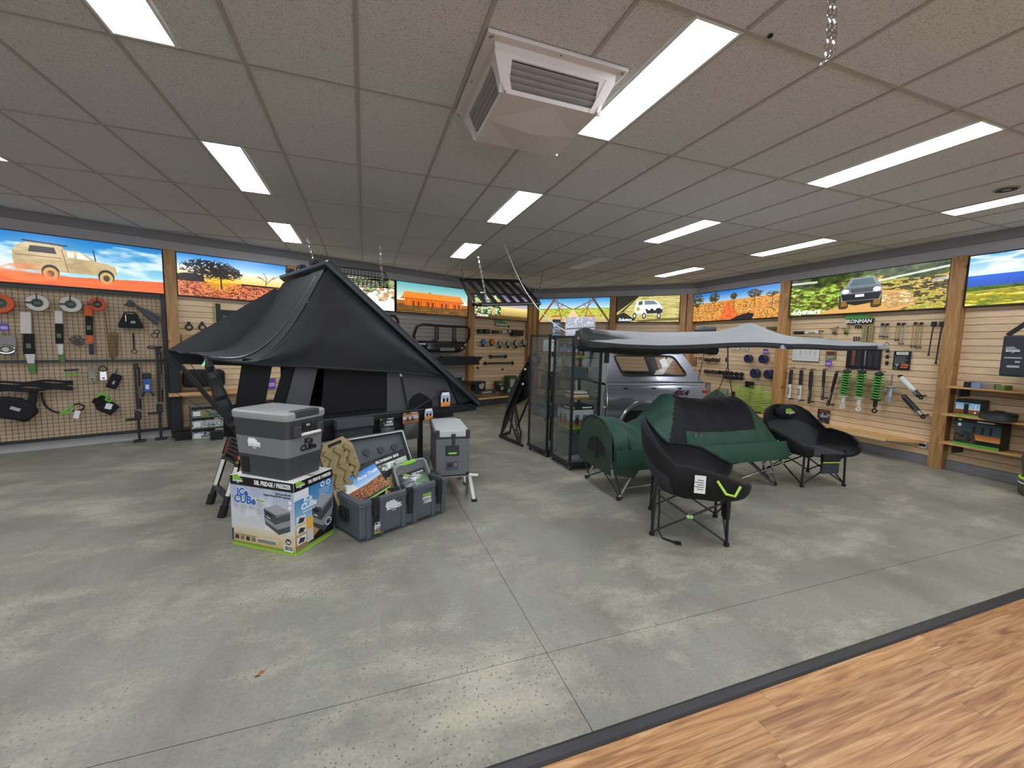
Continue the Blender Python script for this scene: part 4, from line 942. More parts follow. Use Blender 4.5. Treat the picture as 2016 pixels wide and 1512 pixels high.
for i in range(5): ra.ell(.3+i*.09, .34-.03*(i % 2), .015, .02, '90c4e8')
c1 = carton('retail_box', 'tilted box with a blue sky and red dirt picture in the grey case', kp(-.205, -.02, .245), rot3(math.radians(-38), math.radians(-19), kz-.06), .37, .12, .30, imgmat('print_track_box', ra.a))
text('lettering', c1, 'Race-Trailz', .042, (.08, -.0025, .205), WT, shear=.3, bold=.02); logo(c1, -.11, -.002, .275, .075, plaque=False)
rb = CV(220, 130, '0c0c0e'); rb.grad(.25, .9, 'c8d4cc', '6c7468'); rb.mottle((rb.Y > .25) & (rb.X < .75), ['e8f0ea', 'b0bcb0', '5c6458', '2c302c'], 9, 7, 5); rb.rect(0, .9, 1, 1.01, '8ac832'); rb.poly([(.2, .8), (.3, .5), (.6, .5), (.72, .8)], '2a2c2e')
rb.rect(0, 0, 1, .24, '0c0c0e'); rb.lines_text(.78, .3, .97, 4, .07, 'e0e0e0', 2)
c2 = carton('retail_box', 'black box with a grey-green picture standing at the back of the grey case', kp(.08, .10, .285), rot3(math.radians(-20), math.radians(-9), kz), .42, .11, .26, imgmat('print_case_box', rb.a))
text('lettering', c2, 'IRONMAN 4X4', .036, (.02, -.0025, .228), WT, bold=.03)
# clear compressor kit with green handle
t = thing('kit_box', 'clear-lidded kit box with a lime handle inside the grey case', 'kit box', kp(.245, -.03, .235), rot=rot3(math.radians(-22), math.radians(-5), kz))
part('shell', MB().prism(rr(.34, .24, .05), 0, .07, 'z').v and MB().prism([(x, z+.12) for x, z in rr(.34, .24, .05)], 0, .07, 'y'), mat('smoke_plastic', '5a5e62', .25, var=.05), t, bev=.004)
part('rim', MB().tube([(x, -.004, z+.12) for x, z in rr(.345, .245, .05)], .010, 8, closed=True), mat('clear_rim', '9aa0a4', .2), t, smooth=True)
part('insert', MB().box(-.14, .14, -.003, .001, .09, .16), BLACK, t); logo(t, -.07, -.005, .125, .07, plaque=False); text('lettering', t, 'TYRE REPAIR', .022, (.05, -.005, .13), WT)
part('wrap_gloss', MB().box(-.12, .12, -.003, .0, .03, .085), mat('pale_wrap', 'b8c0c4', .15), t)
part('handle', MB().box(-.075, .065, -.016, .05, .225, .262), GREEN, t, bev=.008, label='lime carry handle')
t = thing('parts_bag', 'clear plastic bag of green and grey hose at the front of the grey case', 'bag', kp(.21, -.14, .24), rot=rot3(math.radians(-48), 0, kz))
G = [[(-.14+.28*i/14, -.02-.025*math.sin(PI*i/14)*math.sin(PI*j/8)+.006*wob(i*.6, j*.7), .17*j/8) for j in range(9)] for i in range(15)]
part('film', MB().grid(G, thick=.004), clear('plastic_film', (.86, .9, .92), .06, .3, .25), t, smooth=True)
part('card', MB().box(-.13, -.01, .0, .004, .01, .12), DARKP, t)
part('coil', MB().ring((.07, -.01, .09), .055, .008, 'y', 24, 8).ring((.07, -.014, .09), .038, .008, 'y', 20, 8), GREEN, t, smooth=True); part('hose', MB().ring((.06, -.004, .085), .07, .007, 'y', 24, 8), mat('pale_hose', 'c8ccd0', .3), t, smooth=True)
t = thing('tool_pack', 'small black boxed tool standing between the goods in the grey case', 'box', kp(-.02, -.10, .2), rot=rot3(math.radians(-20), .1, kz)); part('carton', MB().box(-.05, .05, 0, .05, 0, .12), BLACK, t, bev=.003); part('label_panel', MB().box(-.04, .04, -.001, 0, .03, .07), mat('grey_ink', '8a8a8a'), t)

# ------------------------------------------------------------------ side-opening fridge on its sliding stand
fo = P(.28, 858, 938); fr = P(.28, 923, 934); fx = (fr-fo); fx.z = 0; FW = fx.length; frz = math.atan2(fx.y, fx.x)
t = thing('metal_fridge', 'tall silver-grey fridge with black corner caps and a green handle, right of the case', 'fridge', (fo.x, fo.y, .28), frz); FHt = .445; FDp = .70
SG = mat('grey_steel_skin', '646568', .45, .3, var=.04); SL = mat('pale_lid', 'b6bab9', .45, .1, var=.05, bump=.2, scale=90)
part('body', MB().box(0, FW, 0, FDp, 0, FHt-.075), SG, t, bev=.006); part('lid', MB().box(0, FW, 0, FDp, FHt-.062, FHt), SL, t, bev=.006); part('seal', MB().box(-.004, FW+.004, -.004, FDp+.004, FHt-.077, FHt-.06), BLACK, t)
for x in (0, FW):
    for y in (0, FDp):
        part('corner_cap', MB().box(x-.006 if x == 0 else x-.035, x+.035 if x == 0 else x+.006, y-.006 if y == 0 else y-.035, y+.035 if y == 0 else y+.006, FHt-.08, FHt+.005), BLACK, t, bev=.006)
        part('corner_cap', MB().box(x-.005 if x == 0 else x-.03, x+.03 if x == 0 else x+.005, y-.005 if y == 0 else y-.03, y+.03 if y == 0 else y+.005, -.006, .028), BLACK, t, bev=.004)
cx = FW*.52
part('latch', MB().box(cx-.022, cx+.022, -.012, 0, FHt-.055, FHt-.03).box(cx-.012, cx+.012, -.014, 0, FHt-.15, FHt-.03), BLACK, t, bev=.003)
hd = part('handle_recess', MB().box(cx-.075, cx+.055, -.01, 0, .20, .30), BLACK, t, bev=.012); part('handle', MB().cyl((cx-.05, -.016, .226), (cx+.03, -.016, .226), .010, 10), GREEN, hd, smooth=True, label='lime grip')
ds = part('control_panel', MB().box(cx-.075, cx+.05, -.004, 0, .055, .14), mat('panel_blue_grey', '3c4a58', .35), t, bev=.003); part('screen', MB().box(cx-.06, cx-.005, -.006, -.003, .085, .125), BLACK, ds); part('button', MB().box(cx+.01, cx+.018, -.006, -.003, .112, .12).box(cx+.025, cx+.033, -.006, -.003, .112, .12).box(cx+.01, cx+.018, -.006, -.003, .095, .103).box(cx+.025, cx+.033, -.006, -.003, .095, .103), mat('warm_key', 'd8b870', .5), ds)
st = thing('fridge_stand', 'folding white-legged stand under the silver-grey fridge', 'stand', (fo.x, fo.y, 0), frz)
part('tray', MB().box(0, FW, .0, FDp, .262, .272), STEEL, st)
for y in (.10, FDp-.1):
    part('leg', MB().bar((FW+.02, y, .262), (FW+.06, y-.09, .0), .03, .02, up=(0, 1, 0)), WHITE, st); part('leg', MB().bar((FW+.0, y, .262), (FW+.02, y+.12, .0), .03, .02, up=(0, 1, 0)), STEEL, st)
    part('leg', MB().bar((.0, y, .262), (-.05, y-.09, .0), .03, .02, up=(0, 1, 0)), STEEL, st)
    part('foot', MB().box(FW+.035, FW+.085, y-.115, y-.065, 0, .02), BLACKM, st)
part('slide_grip', MB().cyl((FW+.0, -.0, .285-.01), (FW+.09, -.02, .275), .014, 10), WHITE, st, smooth=True, label='white grip'); part('side_bracket', MB().box(-.05, .0, .02, .06, .25, .30), STEEL, st)
# packets hung on the tent's edge
def packet(label, u0, v0, u1, v1, yy, art, nm='hanging_packet', cat='packet', bag=None):
    a = TN(u0, v0, yy); b = TN(u1, v1, yy); w = abs(a.x-b.x); h = abs(a.z-b.z); c = Vector((HN.x, HN.y, 0))+Matrix.Rotation(ta, 3, 'Z')@Vector(((a.x+b.x)/2, yy, b.z))
    t = thing(nm, label, cat, c, ta+PI, 'packets hung along the tent edge'); 
    if bag:
        part('card', MB().box(-w/2, w/2, 0, .006, h*.58, h), BLACK, t); pr('print', t, -w/2, w/2, h*.58, h, -.001, art)
        G = [[(-w/2*.9+w*.9*i/8, -.012-.02*math.sin(PI*i/8)*math.sin(PI*j/6)-.003*((i+j) % 2), h*.6*j/6) for j in range(7)] for i in range(9)]; part('pouch', MB().grid(G, thick=.012), bag, t, smooth=True)
    else: part('card', MB().box(-w/2, w/2, 0, .008, 0, h), BLACK, t, bev=.001); pr('print', t, -w/2, w/2, 0, h, -.001, art)
    part('hook', MB().tube([(0, .004, h-.01), (0, .004, h+.02), (0, .02, h+.035)], .003, 5), BLACK, t); return t
RA = lambda i, **k: imgmat('print_packet_%d' % i, retail_art(80, 100, i, **k))
pb = CV(60, 90, 'dfe4ea'); pb.grad(0, .7, '6088c0', 'e8e4e0'); pb.grad(.7, 1.01, 'f0a860', 'd88040'); pb.rect(0, 0, 1, .22, '141414'); pb.rect(.1, .1, .9, .3, 'f0f0f0'); pb.ell(.32, .6, .13, .14, '18181c'); pb.ell(.7, .6, .13, .14, '18181c'); PBM = imgmat('print_small_packet', pb.a)
packet('small blue and orange packet with two black discs, hung highest by the tent hinge', 868, 770, 886, 799, .05, PBM)
packet('small blue and orange packet hung above the silver-grey fridge', 836, 803, 852, 825, .07, PBM)
pk = packet('clear packet of dark tree straps hung behind the open case lid', 747, 825, 777, 866, .10, imgmat('print_straps', retail_art(80, 60, 5, photo=False, top='2a2a2a', foot='2a2a2a')), bag=mat('glossy_dark_straps', '4c5056', .2, var=.5, scale=40))
text('lettering', pk, 'TREE\nSTRAPS', .03, (.02, -.003, .19), WT, bold=.03)
packet('packet with a brown header card and grey contents, left of the silver-grey fridge', 793, 813, 824, 862, .10, imgmat('print_brown', retail_art(80, 60, 6, 'a06040', '6a3820', top='5c3018', foot='5c3018')), bag=mat('grey_contents', '50504e', .5, var=.4, scale=30))
# ------------------------------------------------------------------ glass display cabinets on castors
ALU = mat('black_anodised', '26282c', .35, .3); GLS = clear('cabinet_glass', (.95, .97, .96), .03); 
def cabinet(label, fl_, nr, rt, top, shelves):
    """fl_ far-left floor corner, nr near corner, rt right corner"""
    a = P(0, *nr); b = P(0, *fl_); c = P(0, *rt) if rt else None
    e = (b-a); D = e.length; e.normalize(); xr = Vector((-e.y, e.x, 0))*-1   # to the right as seen
    Wd = (c-a).length if c else .42
    # frame: x = to the right (short side), y = to the far-left corner
    rz = math.atan2(xr.y, xr.x); t = thing('glass_cabinet', label, 'cabinet', a, rz, 'glass display cabinets')
    s = .028
    for x in (0, Wd-s):
        for y in (0, D-s): part('post', MB().box(x, x+s, y, y+s, .07, top), ALU, t)
    part('base', MB().box(-.01, Wd+.01, -.01, D+.01, .055, .095), ALU, t, bev=.004); part('deck', MB().box(s, Wd-s, s, D-s, .095, .105), mat('grey_deck', '6c7078', .4), t)
    part('top_rail', MB().box(0, Wd, 0, s*.6, top-.03, top).box(0, Wd, D-s*.6, D, top-.03, top).box(0, s*.6, 0, D, top-.03, top).box(Wd-s*.6, Wd, 0, D, top-.03, top), GLS, t)
    for p in ((s, Wd-s, .004, .008, 0), (s, Wd-s, D-.008, D-.004, 0)): part('pane', MB().box(p[0], p[1], p[2], p[3], .1, top), GLS, t)
    for p in ((.004, .008), (Wd-.008, Wd-.004)): part('pane', MB().box(p[0], p[1], s, D-s, .1, top), GLS, t)
    part('lock', MB().cyl((Wd*.1, -.012, top-.1), (Wd*.1, 0, top-.1), .008, 10), CHROME, t)
    for z in shelves: part('glass_shelf', MB().box(.012, Wd-.012, .012, D-.012, z, z+.006), clear('shelf_glass', (.78, .86, .82), .12), t)
    for x in (.03, Wd-.03):
        for y in (.03, D-.03): 
            w_ = part('castor', MB().cyl((x-.012, y, .024), (x+.012, y, .024), .024, 14), BLACKM, t, smooth=True); part('hub', MB().cyl((x-.014, y, .024), (x+.014, y, .024), .011, 10), CHROME, w_)
            part('bracket', MB().box(x-.016, x+.016, y-.012, y+.012, .03, .058), STEEL, t)
    return t, a, xr, e, Wd, D
tA, aA, xA, yA, wA, dA = cabinet('narrow glass cabinet on castors nearest the black bar stand', (1038, 884), (1075, 901), None, 1.72, (.55, .95, 1.2, 1.48))
tB, aB, xB, yB, wB, dB = cabinet('wider glass cabinet on castors nearest the silver vehicle, with boxed goods inside', (1083, 904), (1120, 927), (1171, 919), 1.70, (.50, .90, 1.15, 1.42))
def in_cab(c, fx_, fy_, z): a, x, y, w, d = c; return a+x*(w*fx_)+y*(d*fy_)+Vector((0, 0, z))
CA, CB = (aA, xA, yA, wA, dA), (aB, xB, yB, wB, dB)
rzA, rzB = math.atan2(xA.y, xA.x), math.atan2(xB.y, xB.x)
def cbox(name, label, c, rz, fx_, fy_, z, w, d, h, m, art=None, grp='goods inside the glass cabinets', cat='box'):
    t = thing(name, label, cat, in_cab(c, fx_, fy_, z), rz, grp); part('carton', MB().box(-w/2, w/2, -d/2, d/2, 0, h), m, t, bev=.002)
    if art: pr('front_print', t, -w/2, w/2, 0, h, -d/2-.0015, art); part('side_print', MB().quad([(-w/2-.0015, d/2, 0), (-w/2-.0015, -d/2, 0), (-w/2-.0015, -d/2, h), (-w/2-.0015, d/2, h)]), art, t, fix=False)
    return t
LB = imgmat('print_light_box', retail_art(150, 110, 4, 'c0c4c8', 'a87844', prod='3a3c40'))
MC = CV(60, 60, 'f0f0ee'); MC.rect(.1, .06, .45, .12, '303030'); MC.rect(.6, .06, .9, .12, '606060'); MC.ell(.4, .42, .12, .2, '16181a'); MC.rect(.36, .5, .44, .9, '16181a'); MC.rect(.44, .68, .66, .76, '16181a'); MC.line(.75, .5, .8, .72, .04, '909090')
MC = imgmat('print_handset', MC.a)
GRB = mat('clear_grey_box', '707880', .4)
cbox('product_box', 'big printed light kit box with a green foot in the wider glass cabinet', CB, rzB, .5, .5, .51, .34, .36, .30, mat('carton_black', '1a1a1a', .5), LB)
for i in range(4): cbox('small_box', 'thin yellow and white box in the stack above the light kit box, %s' % ('lowest', 'second up', 'third up', 'topmost')[i], CB, rzB, .5, .45, .907+i*.019, .26-.02*i, .2, .018, (mat('yellow_card', 'c8a848', .5), CARD, mat('red_card', 'a04030', .5), CARD)[i])
cbox('product_box', 'white box with a black handset picture on the upper shelf of the narrow glass cabinet', CA, rzA, .5, .35, 1.207, .16, .12, .20, CARD, MC)
cbox('electronics_pack', 'stack of black slotted packs below the handset box in the narrow glass cabinet', CA, rzA, .5, .5, .957, .14, .3, .19, mat('slotted', '3a3c3e', .4, var=.4, aniso=(1, 1, 40), scale=5))
cbox('product_box', 'blue and amber picture box near the top of the wider glass cabinet', CB, rzB, .35, .55, 1.428, .26, .2, .17, DARKP, imgmat('print_amber', retail_art(90, 60, 7, '4080b8', 'd08828')))
cbox('product_box', 'white box standing on the top shelf of the narrow glass cabinet', CA, rzA, .45, .5, 1.487, .18, .12, .17, CARD)
cbox('product_box', 'dark teal box on the third shelf of the wider glass cabinet', CB, rzB, .5, .5, 1.157, .24, .2, .14, mat('teal_card', '2c4a50', .5), None)
cbox('clear_pack', 'clear plastic pack on the middle shelf of the narrow glass cabinet', CA, rzA, .5, .5, .556, .26, .3, .16, GRB)
cbox('clear_tub', 'pale clear tub standing on the deck of the wider glass cabinet', CB, rzB, .5, .7, .107, .3, .2, .3, mat('smoky_blue_tub', '4c5a66', .25))
for i in range(3): cbox('clear_pack', 'flat pack of chrome fittings on the deck of the %s' % ('narrow glass cabinet', 'wider glass cabinet, nearer its front', 'wider glass cabinet, nearer the vehicle')[i], (CA, CB, CB)[i], rzB, (.5, .3, .65)[i], (.4, .25, .3)[i], .107, .14, .12, .03, mat('pale_blister', 'a8acae', .2, var=.3, scale=60))
# boxes and sheets standing on top of the cabinets
t = thing('standing_box', 'tall blue and black printed box standing on top of the narrow glass cabinet', 'box', in_cab(CA, .35, .12, 1.721), -YAW)
bb = CV(60, 100, '1c2c3c'); bb.rect(0, 0, 1, .16, '101418'); bb.grad(.2, .95, '5c88a8', '24384c'); bb.ell(.25, .4, .14, .09, 'e8eef2'); bb.mottle((bb.Y > .52) & (bb.Y < .88), ['1c2024', '8090a0', 'c0c8d0', '303a44'], 5, 6, 3); bb.lines_text(.1, .24, .9, 3, .05, 'f0f4f8', 2); bb.rect(0, .94, 1, 1.01, '58b8e0')
part('carton', MB().box(-.055, .055, 0, .05, 0, .215), BLACK, t, bev=.002); pr('front_print', t, -.055, .055, 0, .215, -.0015, imgmat('print_blue_box', bb.a))
t = thing('folded_leaflet', 'tall glossy white leaflet holder standing on the glass cabinets under the bridge picture', 'leaflet holder', in_cab(CB, .48, .35, 1.701), -YAW)
sh = CV(120, 100, 'dfe4f2'); sh.mottle(sh.Y < .55, ['e8ecf6', 'c8ccd8', 'b8b4b8', 'f4f4fa'], 6, 5, 3); sh.poly([(0, .62), (.5, .56), (1, .5), (1, .58), (.5, .64), (0, .7)], '5c5854'); sh.rect(0, .72, 1, 1, 'e8ecff')
ms = imgmat('print_glossy_sheet', sh.a, rough=.15)
part('sheet', MB().box(-.19, .0, 0, .003, 0, .24), CARD, t); part('sheet', MB().box(.0, .17, 0, .003, 0.01, .25), CARD, t); pr('print', t, -.19, .17, .01, .24, -.001, ms)
part('clear_stand', MB().box(-.20, -.195, -.01, .02, 0, .24).box(.172, .177, -.01, .02, -.0, .28), mat('acrylic_edge', 'd8e4ec', .1), t)
t = thing('small_dark_box', 'small dark red box on the glass cabinets between blue box and leaflet', 'box', in_cab(CA, .75, .08, 1.721), -YAW); part('carton', MB().box(-.03, .02, 0, .03, 0, .045), mat('dark_red', '4a1c1c', .5), t, bev=.002)
# counter clutter behind the cabinets, seen through the glass
t = thing('poster_panel', 'white poster board with blue lettering behind the glass cabinets', 'poster', depth(1166, 778, 8.0), -YAW-.1)
part('board', MB().box(-.28, .18, 0, .03, 0, .75), CARD, t); part('blue_field', MB().box(-.27, .14, -.003, 0, .02, .42), mat('pale_blue_ink', '8ca8c8', .4), t); text('lettering', t, 'VO', .16, (-.05, -.004, .62), mat('navy_ink', '2c3c78', .4)); text('lettering', t, '...', .1, (.1, -.004, .6), mat('navy_ink'))
for i, (u, v, w, h, c, lb) in enumerate(((1150, 735, .30, .2, '7a3c30', 'dark red carton behind the wider glass cabinet'), (1142, 705, .26, .2, '3a3c42', 'black carton with an orange face behind the wider glass cabinet, upper'), (1146, 765, .34, .2, '2c3436', 'dark green-grey carton behind the wider glass cabinet, lower'), (1100, 742, .22, .3, '343a3e', 'tall grey carton behind the gap between the glass cabinets'))):
    t = thing('stock_carton', lb, 'box', depth((1150, 1142, 1146, 1085)[i], v+8, 8.3), -YAW, 'stock behind the glass cabinets'); part('carton', MB().box(-w/2, w/2, 0, .2, 0, h), mat('stock_'+c, c, .5, var=.3, scale=20), t, bev=.003)
    if i == 1: part('label_panel', MB().box(-.08, .04, -.002, 0, .04, .16), mat('orange_label', 'b86a50', .5), t)
t = thing('stock_table', 'dark table carrying stock behind the glass cabinets', 'table', depth(1122, 790, 8.3), -YAW); t.location.z = 0; zt = .92
part('table_top', MB().box(-.5, .4, -.1, .35, zt-.04, zt), DARKP, t)
for x in (-.48, .36):
    for y in (-.08, .31): part('leg', MB().box(x, x+.03, y, y+.03, 0, zt-.04), BLACK, t)
for o in list(COL.objects):
    if o.name.startswith(('stock_carton', 'poster_panel')): o.location.z = max(o.location.z, zt)
for k_i, o in enumerate([o for o in COL.objects if o.name.startswith('stock_carton')]): o.location.z = zt+(0, .205, 0, 0)[k_i]
t = thing('extension_cable', 'thin white cable drooping from the ceiling past the hanging flat rack to the cabinets', 'cable')
c0, c1 = P(CEIL, 993, 480), depth(1062, 611, 5.6); c2 = depth(1120, 655, 5.2); mb = MB()
mb.tube([c0.lerp(c1, i/14)+Vector((0, 0, -.10*math.sin(PI*i/14))) for i in range(15)]+[c1.lerp(c2, i/8)+Vector((0, 0, -.03*math.sin(PI*i/8))) for i in range(1, 9)], .006, 6); part('cord', mb, WHITE, t, smooth=True)

# ------------------------------------------------------------------ black bar display frame standing left of the cabinets
o = P(0, 1003, 870); t = thing('bar_display_stand', 'tall black steel plate leaning on a triangulated stand left of the glass cabinets', 'stand', o)
q0, q1 = P(0, 984, 861)-o, P(0, 1022, 877)-o
hi = onplane(1042, 713, (o.x+.12, o.y+.05), (CR.x, CR.y))-o
dn_ = (q1-q0).normalized()
w_ = Vector((.03, .3, 0))
top = hi
mb = MB(); a = q0+Vector((0, 0, .03)); pl_ = [a, a+Vector((.06, .02, .25)), a+Vector((.2, .1, .75)), top+Vector((0, .12, 0)), top+Vector((.12, .16, .02)), top+Vector((.11, .15, -.55)), a+Vector((.28, .12, .50)), a+Vector((.09, .05, .12))]
n = len(pl_); bk = [p+Vector((.02, -.03, 0)) for p in pl_]; mb.add(pl_+bk, [tuple(range(n)), tuple(range(2*n-1, n-1, -1))]+[(i, i+n, (i+1) % n+n, (i+1) % n) for i in range(n)]); part('plate', mb, mat('satin_black_steel', '2c2b2a', .3, .4), t)
mb = MB(); m1 = a+Vector((.25, .1, .62)); b1 = q1+Vector((0, 0, .03)); b2 = q0+Vector((.26, .22, .03))
part('base_bar', MB().bar(a, b1, .04, .05), BLACK, t); part('base_bar', MB().bar(b1, q0+Vector((.42, .1, .06)), .04, .05), BLACK, t); part('base_bar', MB().bar(a, b2, .03, .04), BLACK, t)
for p, q in ((m1, b1), (m1+Vector((.04, 0, .05)), b2), (a+Vector((.14, .05, .40)), b1+Vector((.0, .02, .0))), (m1+Vector((.04, .02, -.02)), q0+Vector((.40, .1, .08))), (top+Vector((.08, .1, -.55)), q0+Vector((.36, .2, .06)))): part('brace', MB().bar(p, q, .022, .03), BLACK, t)
part('toe', MB().bar(b1, b1+Vector((.02, -.10, -.01)), .03, .03), BLACK, t)
for h in (.12, .36): part('stud', MB().cyl(top+Vector((-.008-h*.14, .10, -h)), top+Vector((-.03-h*.14, .06, -h)), .018, 10), WHITE, t, smooth=True)
part('wheel', MB().ring(top+Vector((.13, .12, .03)), .09, .03, 'y', 18, 8), BLACKM, t, smooth=True)

# ------------------------------------------------------------------ silver ute tub with canopy
SV = mat('silver_paint', '9496a0', .22, .65, var=.03, coat=.6)
ca = depth(1193, 757, 6.1); cd = depth(1374, 758, 6.45); cx_ = (cd-ca); cx_.z = 0; VL = cx_.length+.12; vz = math.atan2(cx_.y, cx_.x); zr = ca.z
car = thing('ute_tub_display', 'silver ute rear tub with a canopy and red tail lamp, behind the green tent', 'vehicle', (ca.x, ca.y, 0), vz)
def VP(u, v, y=0.0):
    o_ = Vector((ca.x, ca.y)); dd = Vector((math.cos(vz), math.sin(vz))); o_ = o_+Vector((-dd.y, dd.x))*y; X = onplane(u, v, o_, dd); return Vector(((Vector((X.x, X.y))-o_).dot(dd), y, X.z))
zrail = VP(1280, 757).z; zroof = zrail+.50; VW = 1.22; zb = .38
# side skins as lofted sections: (z, outward bulge)
def side(u0, u1, prof, nm, m, y0=0.0, sg=-1):
    G = []
    for i in range(21):
        x = u0+(u1-u0)*i/20; r = []
        for z, b in prof: r.append((x, y0+sg*b, z))
        G.append(r)
    return part(nm, MB().grid(G, thick=.012), m, car, smooth=True)
side(0, VL, [(zrail-.02, .0), (zrail-.06, .02), (zrail-.2, .055), (zrail-.34, .065), (zrail-.5, .05), (zb, .02)], 'tub_side', SV)
side(0, VL, [(zrail-.02, .0), (zrail-.2, .055), (zb, .02)], 'tub_side', SV, VW, 1)
mb = MB().box(0, .02, .01, VW-.01, zb, zrail-.02).box(.02, VL, .02, VW-.02, zb, zb+.05); part('front_bulkhead', mb, mat('pale_primer', 'a8b4ae', .5), car)
part('tailgate', MB().box(VL-.04, VL, .08, VW-.08, zb+.02, zrail-.03), SV, car, bev=.01)
# wheel arch
mb = MB().ring((VL*.36, -.06, zb-.02), .40, .035, 'y', 24, 8, a0=0, a1=PI); part('arch_flare', mb, SV, car, smooth=True)
part('wheel_well', MB().prism([(VL*.36+.37*math.cos(a_*PI/16), zb-.03+.37*math.sin(a_*PI/16)) for a_ in range(17)], -.073, -.06, 'y'), BLACKM, car)
# canopy side: frame around window
zt0, zt1 = zrail+.015, zroof; fx0, fx1 = .01, VL-.02
def cq(x, z): tt = (z-zt0)/(zt1-zt0); return (x, .02+.17*tt, z)
xl = lambda z: fx0+.10*((z-zt0)/(zt1-zt0)); xr_ = lambda z: fx1-.30*((z-zt0)/(zt1-zt0))**1.2
wz0, wz1 = zt0+.12, zt1-.07; wl0 = lambda z: .30-.12*((z-wz0)/(wz1-wz0)); wr0 = lambda z: VL-.28-.20*((z-wz0)/(wz1-wz0))
G_ = lambda xa, xb, za, zb_, n=8: [[cq(xa(z_)+(xb(z_)-xa(z_))*i/10, z_) for z_ in [za+(zb_-za)*j/n for j in range(n+1)]] for i in range(11)]
for xa, xb, za, zb_ in ((xl, xr_, zt0, wz0), (xl, xr_, wz1, zt1), (xl, wl0, wz0, wz1), (wr0, xr_, wz0, wz1)): part('canopy_side', MB().grid(G_(xa, xb, za, zb_), thick=.014), SV, car, smooth=True)
for sy in (VW,):
    for xa, xb, za, zb_ in ((xl, xr_, zt0, wz0), (xl, xr_, wz1, zt1), (xl, wl0, wz0, wz1), (wr0, xr_, wz0, wz1)):
        part('canopy_side', MB().grid([[(x, VW-y, z) for (x, y, z) in r] for r in G_(xa, xb, za, zb_)], thick=-.014), SV, car, smooth=True)
part('roof', MB().grid([[(xl(zt1)+(xr_(zt1)-xl(zt1))*i/8, .19+(VW-.38)*j/10, zt1+.05*math.sin(PI*j/10)) for j in range(11)] for i in range(9)], thick=.014), SV, car, smooth=True)
part('front_wall', MB().add([cq(xl(zt0), zt0), cq(xl(zt1), zt1), (xl(zt1), VW-.19, zt1), (xl(zt0), VW-.02, zt0)], [(0, 1, 2, 3)]), mat('pale_primer', 'a8b4ae', .5), car)
corner = [cq(wl0(wz0), wz0), cq(wr0(wz0), wz0), cq(wr0(wz1), wz1), cq(wl0(wz1), wz1)]
fr_ = MB(); P4 = [Vector(c)+Vector((0, -.008, 0)) for c in corner]
pts = []
for i in range(4):
    a_, b_, c_ = P4[i-1], P4[i], P4[(i+1) % 4]; da, dc = (a_-b_).normalized()*.06, (c_-b_).normalized()*.06
    pts += [b_+da, b_+(da+dc)*.25, b_+dc]
fr_.tube(pts, .014, 8, closed=True); part('window_seal', fr_, BLACK, car, smooth=True)
part('window_pane', MB().add([(p[0], p[1]+.005, p[2]) for p in corner], [(0, 1, 2, 3)]), clear('tinted_glass', (.8, .8, .78), .01, .02, .25), car, fix=False)
part('window_pane', MB().add([(p[0], VW-p[1], p[2]) for p in corner], [(3, 2, 1, 0)]), clear('tinted_glass'), car, fix=False)
part('rail_moulding', MB().box(0, VL, -.016, .02, zrail-.012, zrail+.018), mat('bright_silver', 'c4c6cc', .2, .7), car, bev=.005)
part('lip', MB().box(.0, VL-.02, -.002, .03, zrail+.018, zrail+.05), mat('dark_silver', '70727a', .3, .6), car, bev=.004)  # lip in a darker silver than the rail moulding
part('front_edge_trim', MB().tube([Vector(cq(xl(zt0+(zt1-zt0)*i/8), zt0+(zt1-zt0)*i/8))+Vector((-.004, -.006, 0)) for i in range(9)][::-1]+[(0, -.03, zrail-.05), (0, -.062, zrail-.2), (0, -.07, zrail-.34), (0, -.05, zb)], .011, 8), mat('bright_silver', 'c4c6cc', .2, .7), car, smooth=True)
for u in (1230, 1285, 1336): p = VP(u, 764); part('clamp', MB().box(p.x-.04, p.x+.04, -.035, -.0, p.z-.035, p.z+.01), BLACKM, car, bev=.008)
p = VP(1232, 797, -.06); part('fuel_flap', MB().box(p.x-.10, p.x+.10, -.0685, -.055, p.z-.09, p.z+.09), SV, car, bev=.006); part('flap_gap', MB().tube([(p.x+x*1.07, -.066, p.z+z*1.07) for x, z in rr(.2, .18, .03)], .003, 5, closed=True), mat('gap_dark', '3a3b40', .6), car)
p = VP(1370, 775, -.0); part('tail_lamp', MB().box(VL-.08, VL+.03, -.05, .05, p.z-.09, p.z+.06), RED, car, bev=.015)
p = VP(1340, 774, -.07); text('lettering', car, '4X4', .12, (p.x, -.068, p.z), mat('dark_decal', '2c2430', .4), sx=1.3, shear=.3, bold=.02, rot=(PI/2, 0, 0)); text('lettering', car, 'X', .10, (p.x, -.0695, p.z), mat('red_decal', '8c2030', .4), bold=.02)
part('side_badge', MB().sph((VL-.22, .06, zt0+.07), .045, 12, 8, sc=(1, .3, .6)), mat('dark_silver', '70727a', .3, .6), car, smooth=True)
part('interior_lining', MB().box(.05, .50, .7, .75, zrail, zroof-.03), BLACKM, car); part('cargo', MB().box(.15, VL-.3, .3, .9, zrail-.1, zrail+.13), BLACKM, car, bev=.02)
pr_ = part('price_sheet', MB().obox((VL*.58, .055, zroof-.17), (.10, .003, .13), rotm(-.337, -.4, 0)), CARD, car, label='white price sheet hung in the window'); part('sheet_clip', MB().obox((VL*.58+.03, .075, zroof-.105), (.09, .006, .02), rotm(-.337, -.4, 0)), BLACK, pr_)
part('roof_bar', MB().box(.42, .46, .1, VW-.1, zt1+.04, zt1+.07), BLACK, car); part('roof_bar', MB().box(.92, .96, .1, VW-.1, zt1+.04, zt1+.07), BLACK, car)
for x in (.44, .94): part('bar_foot', MB().box(x-.05, x+.05, .13, .2, zt1-.04, zt1+.045), BLACK, car, bev=.008)
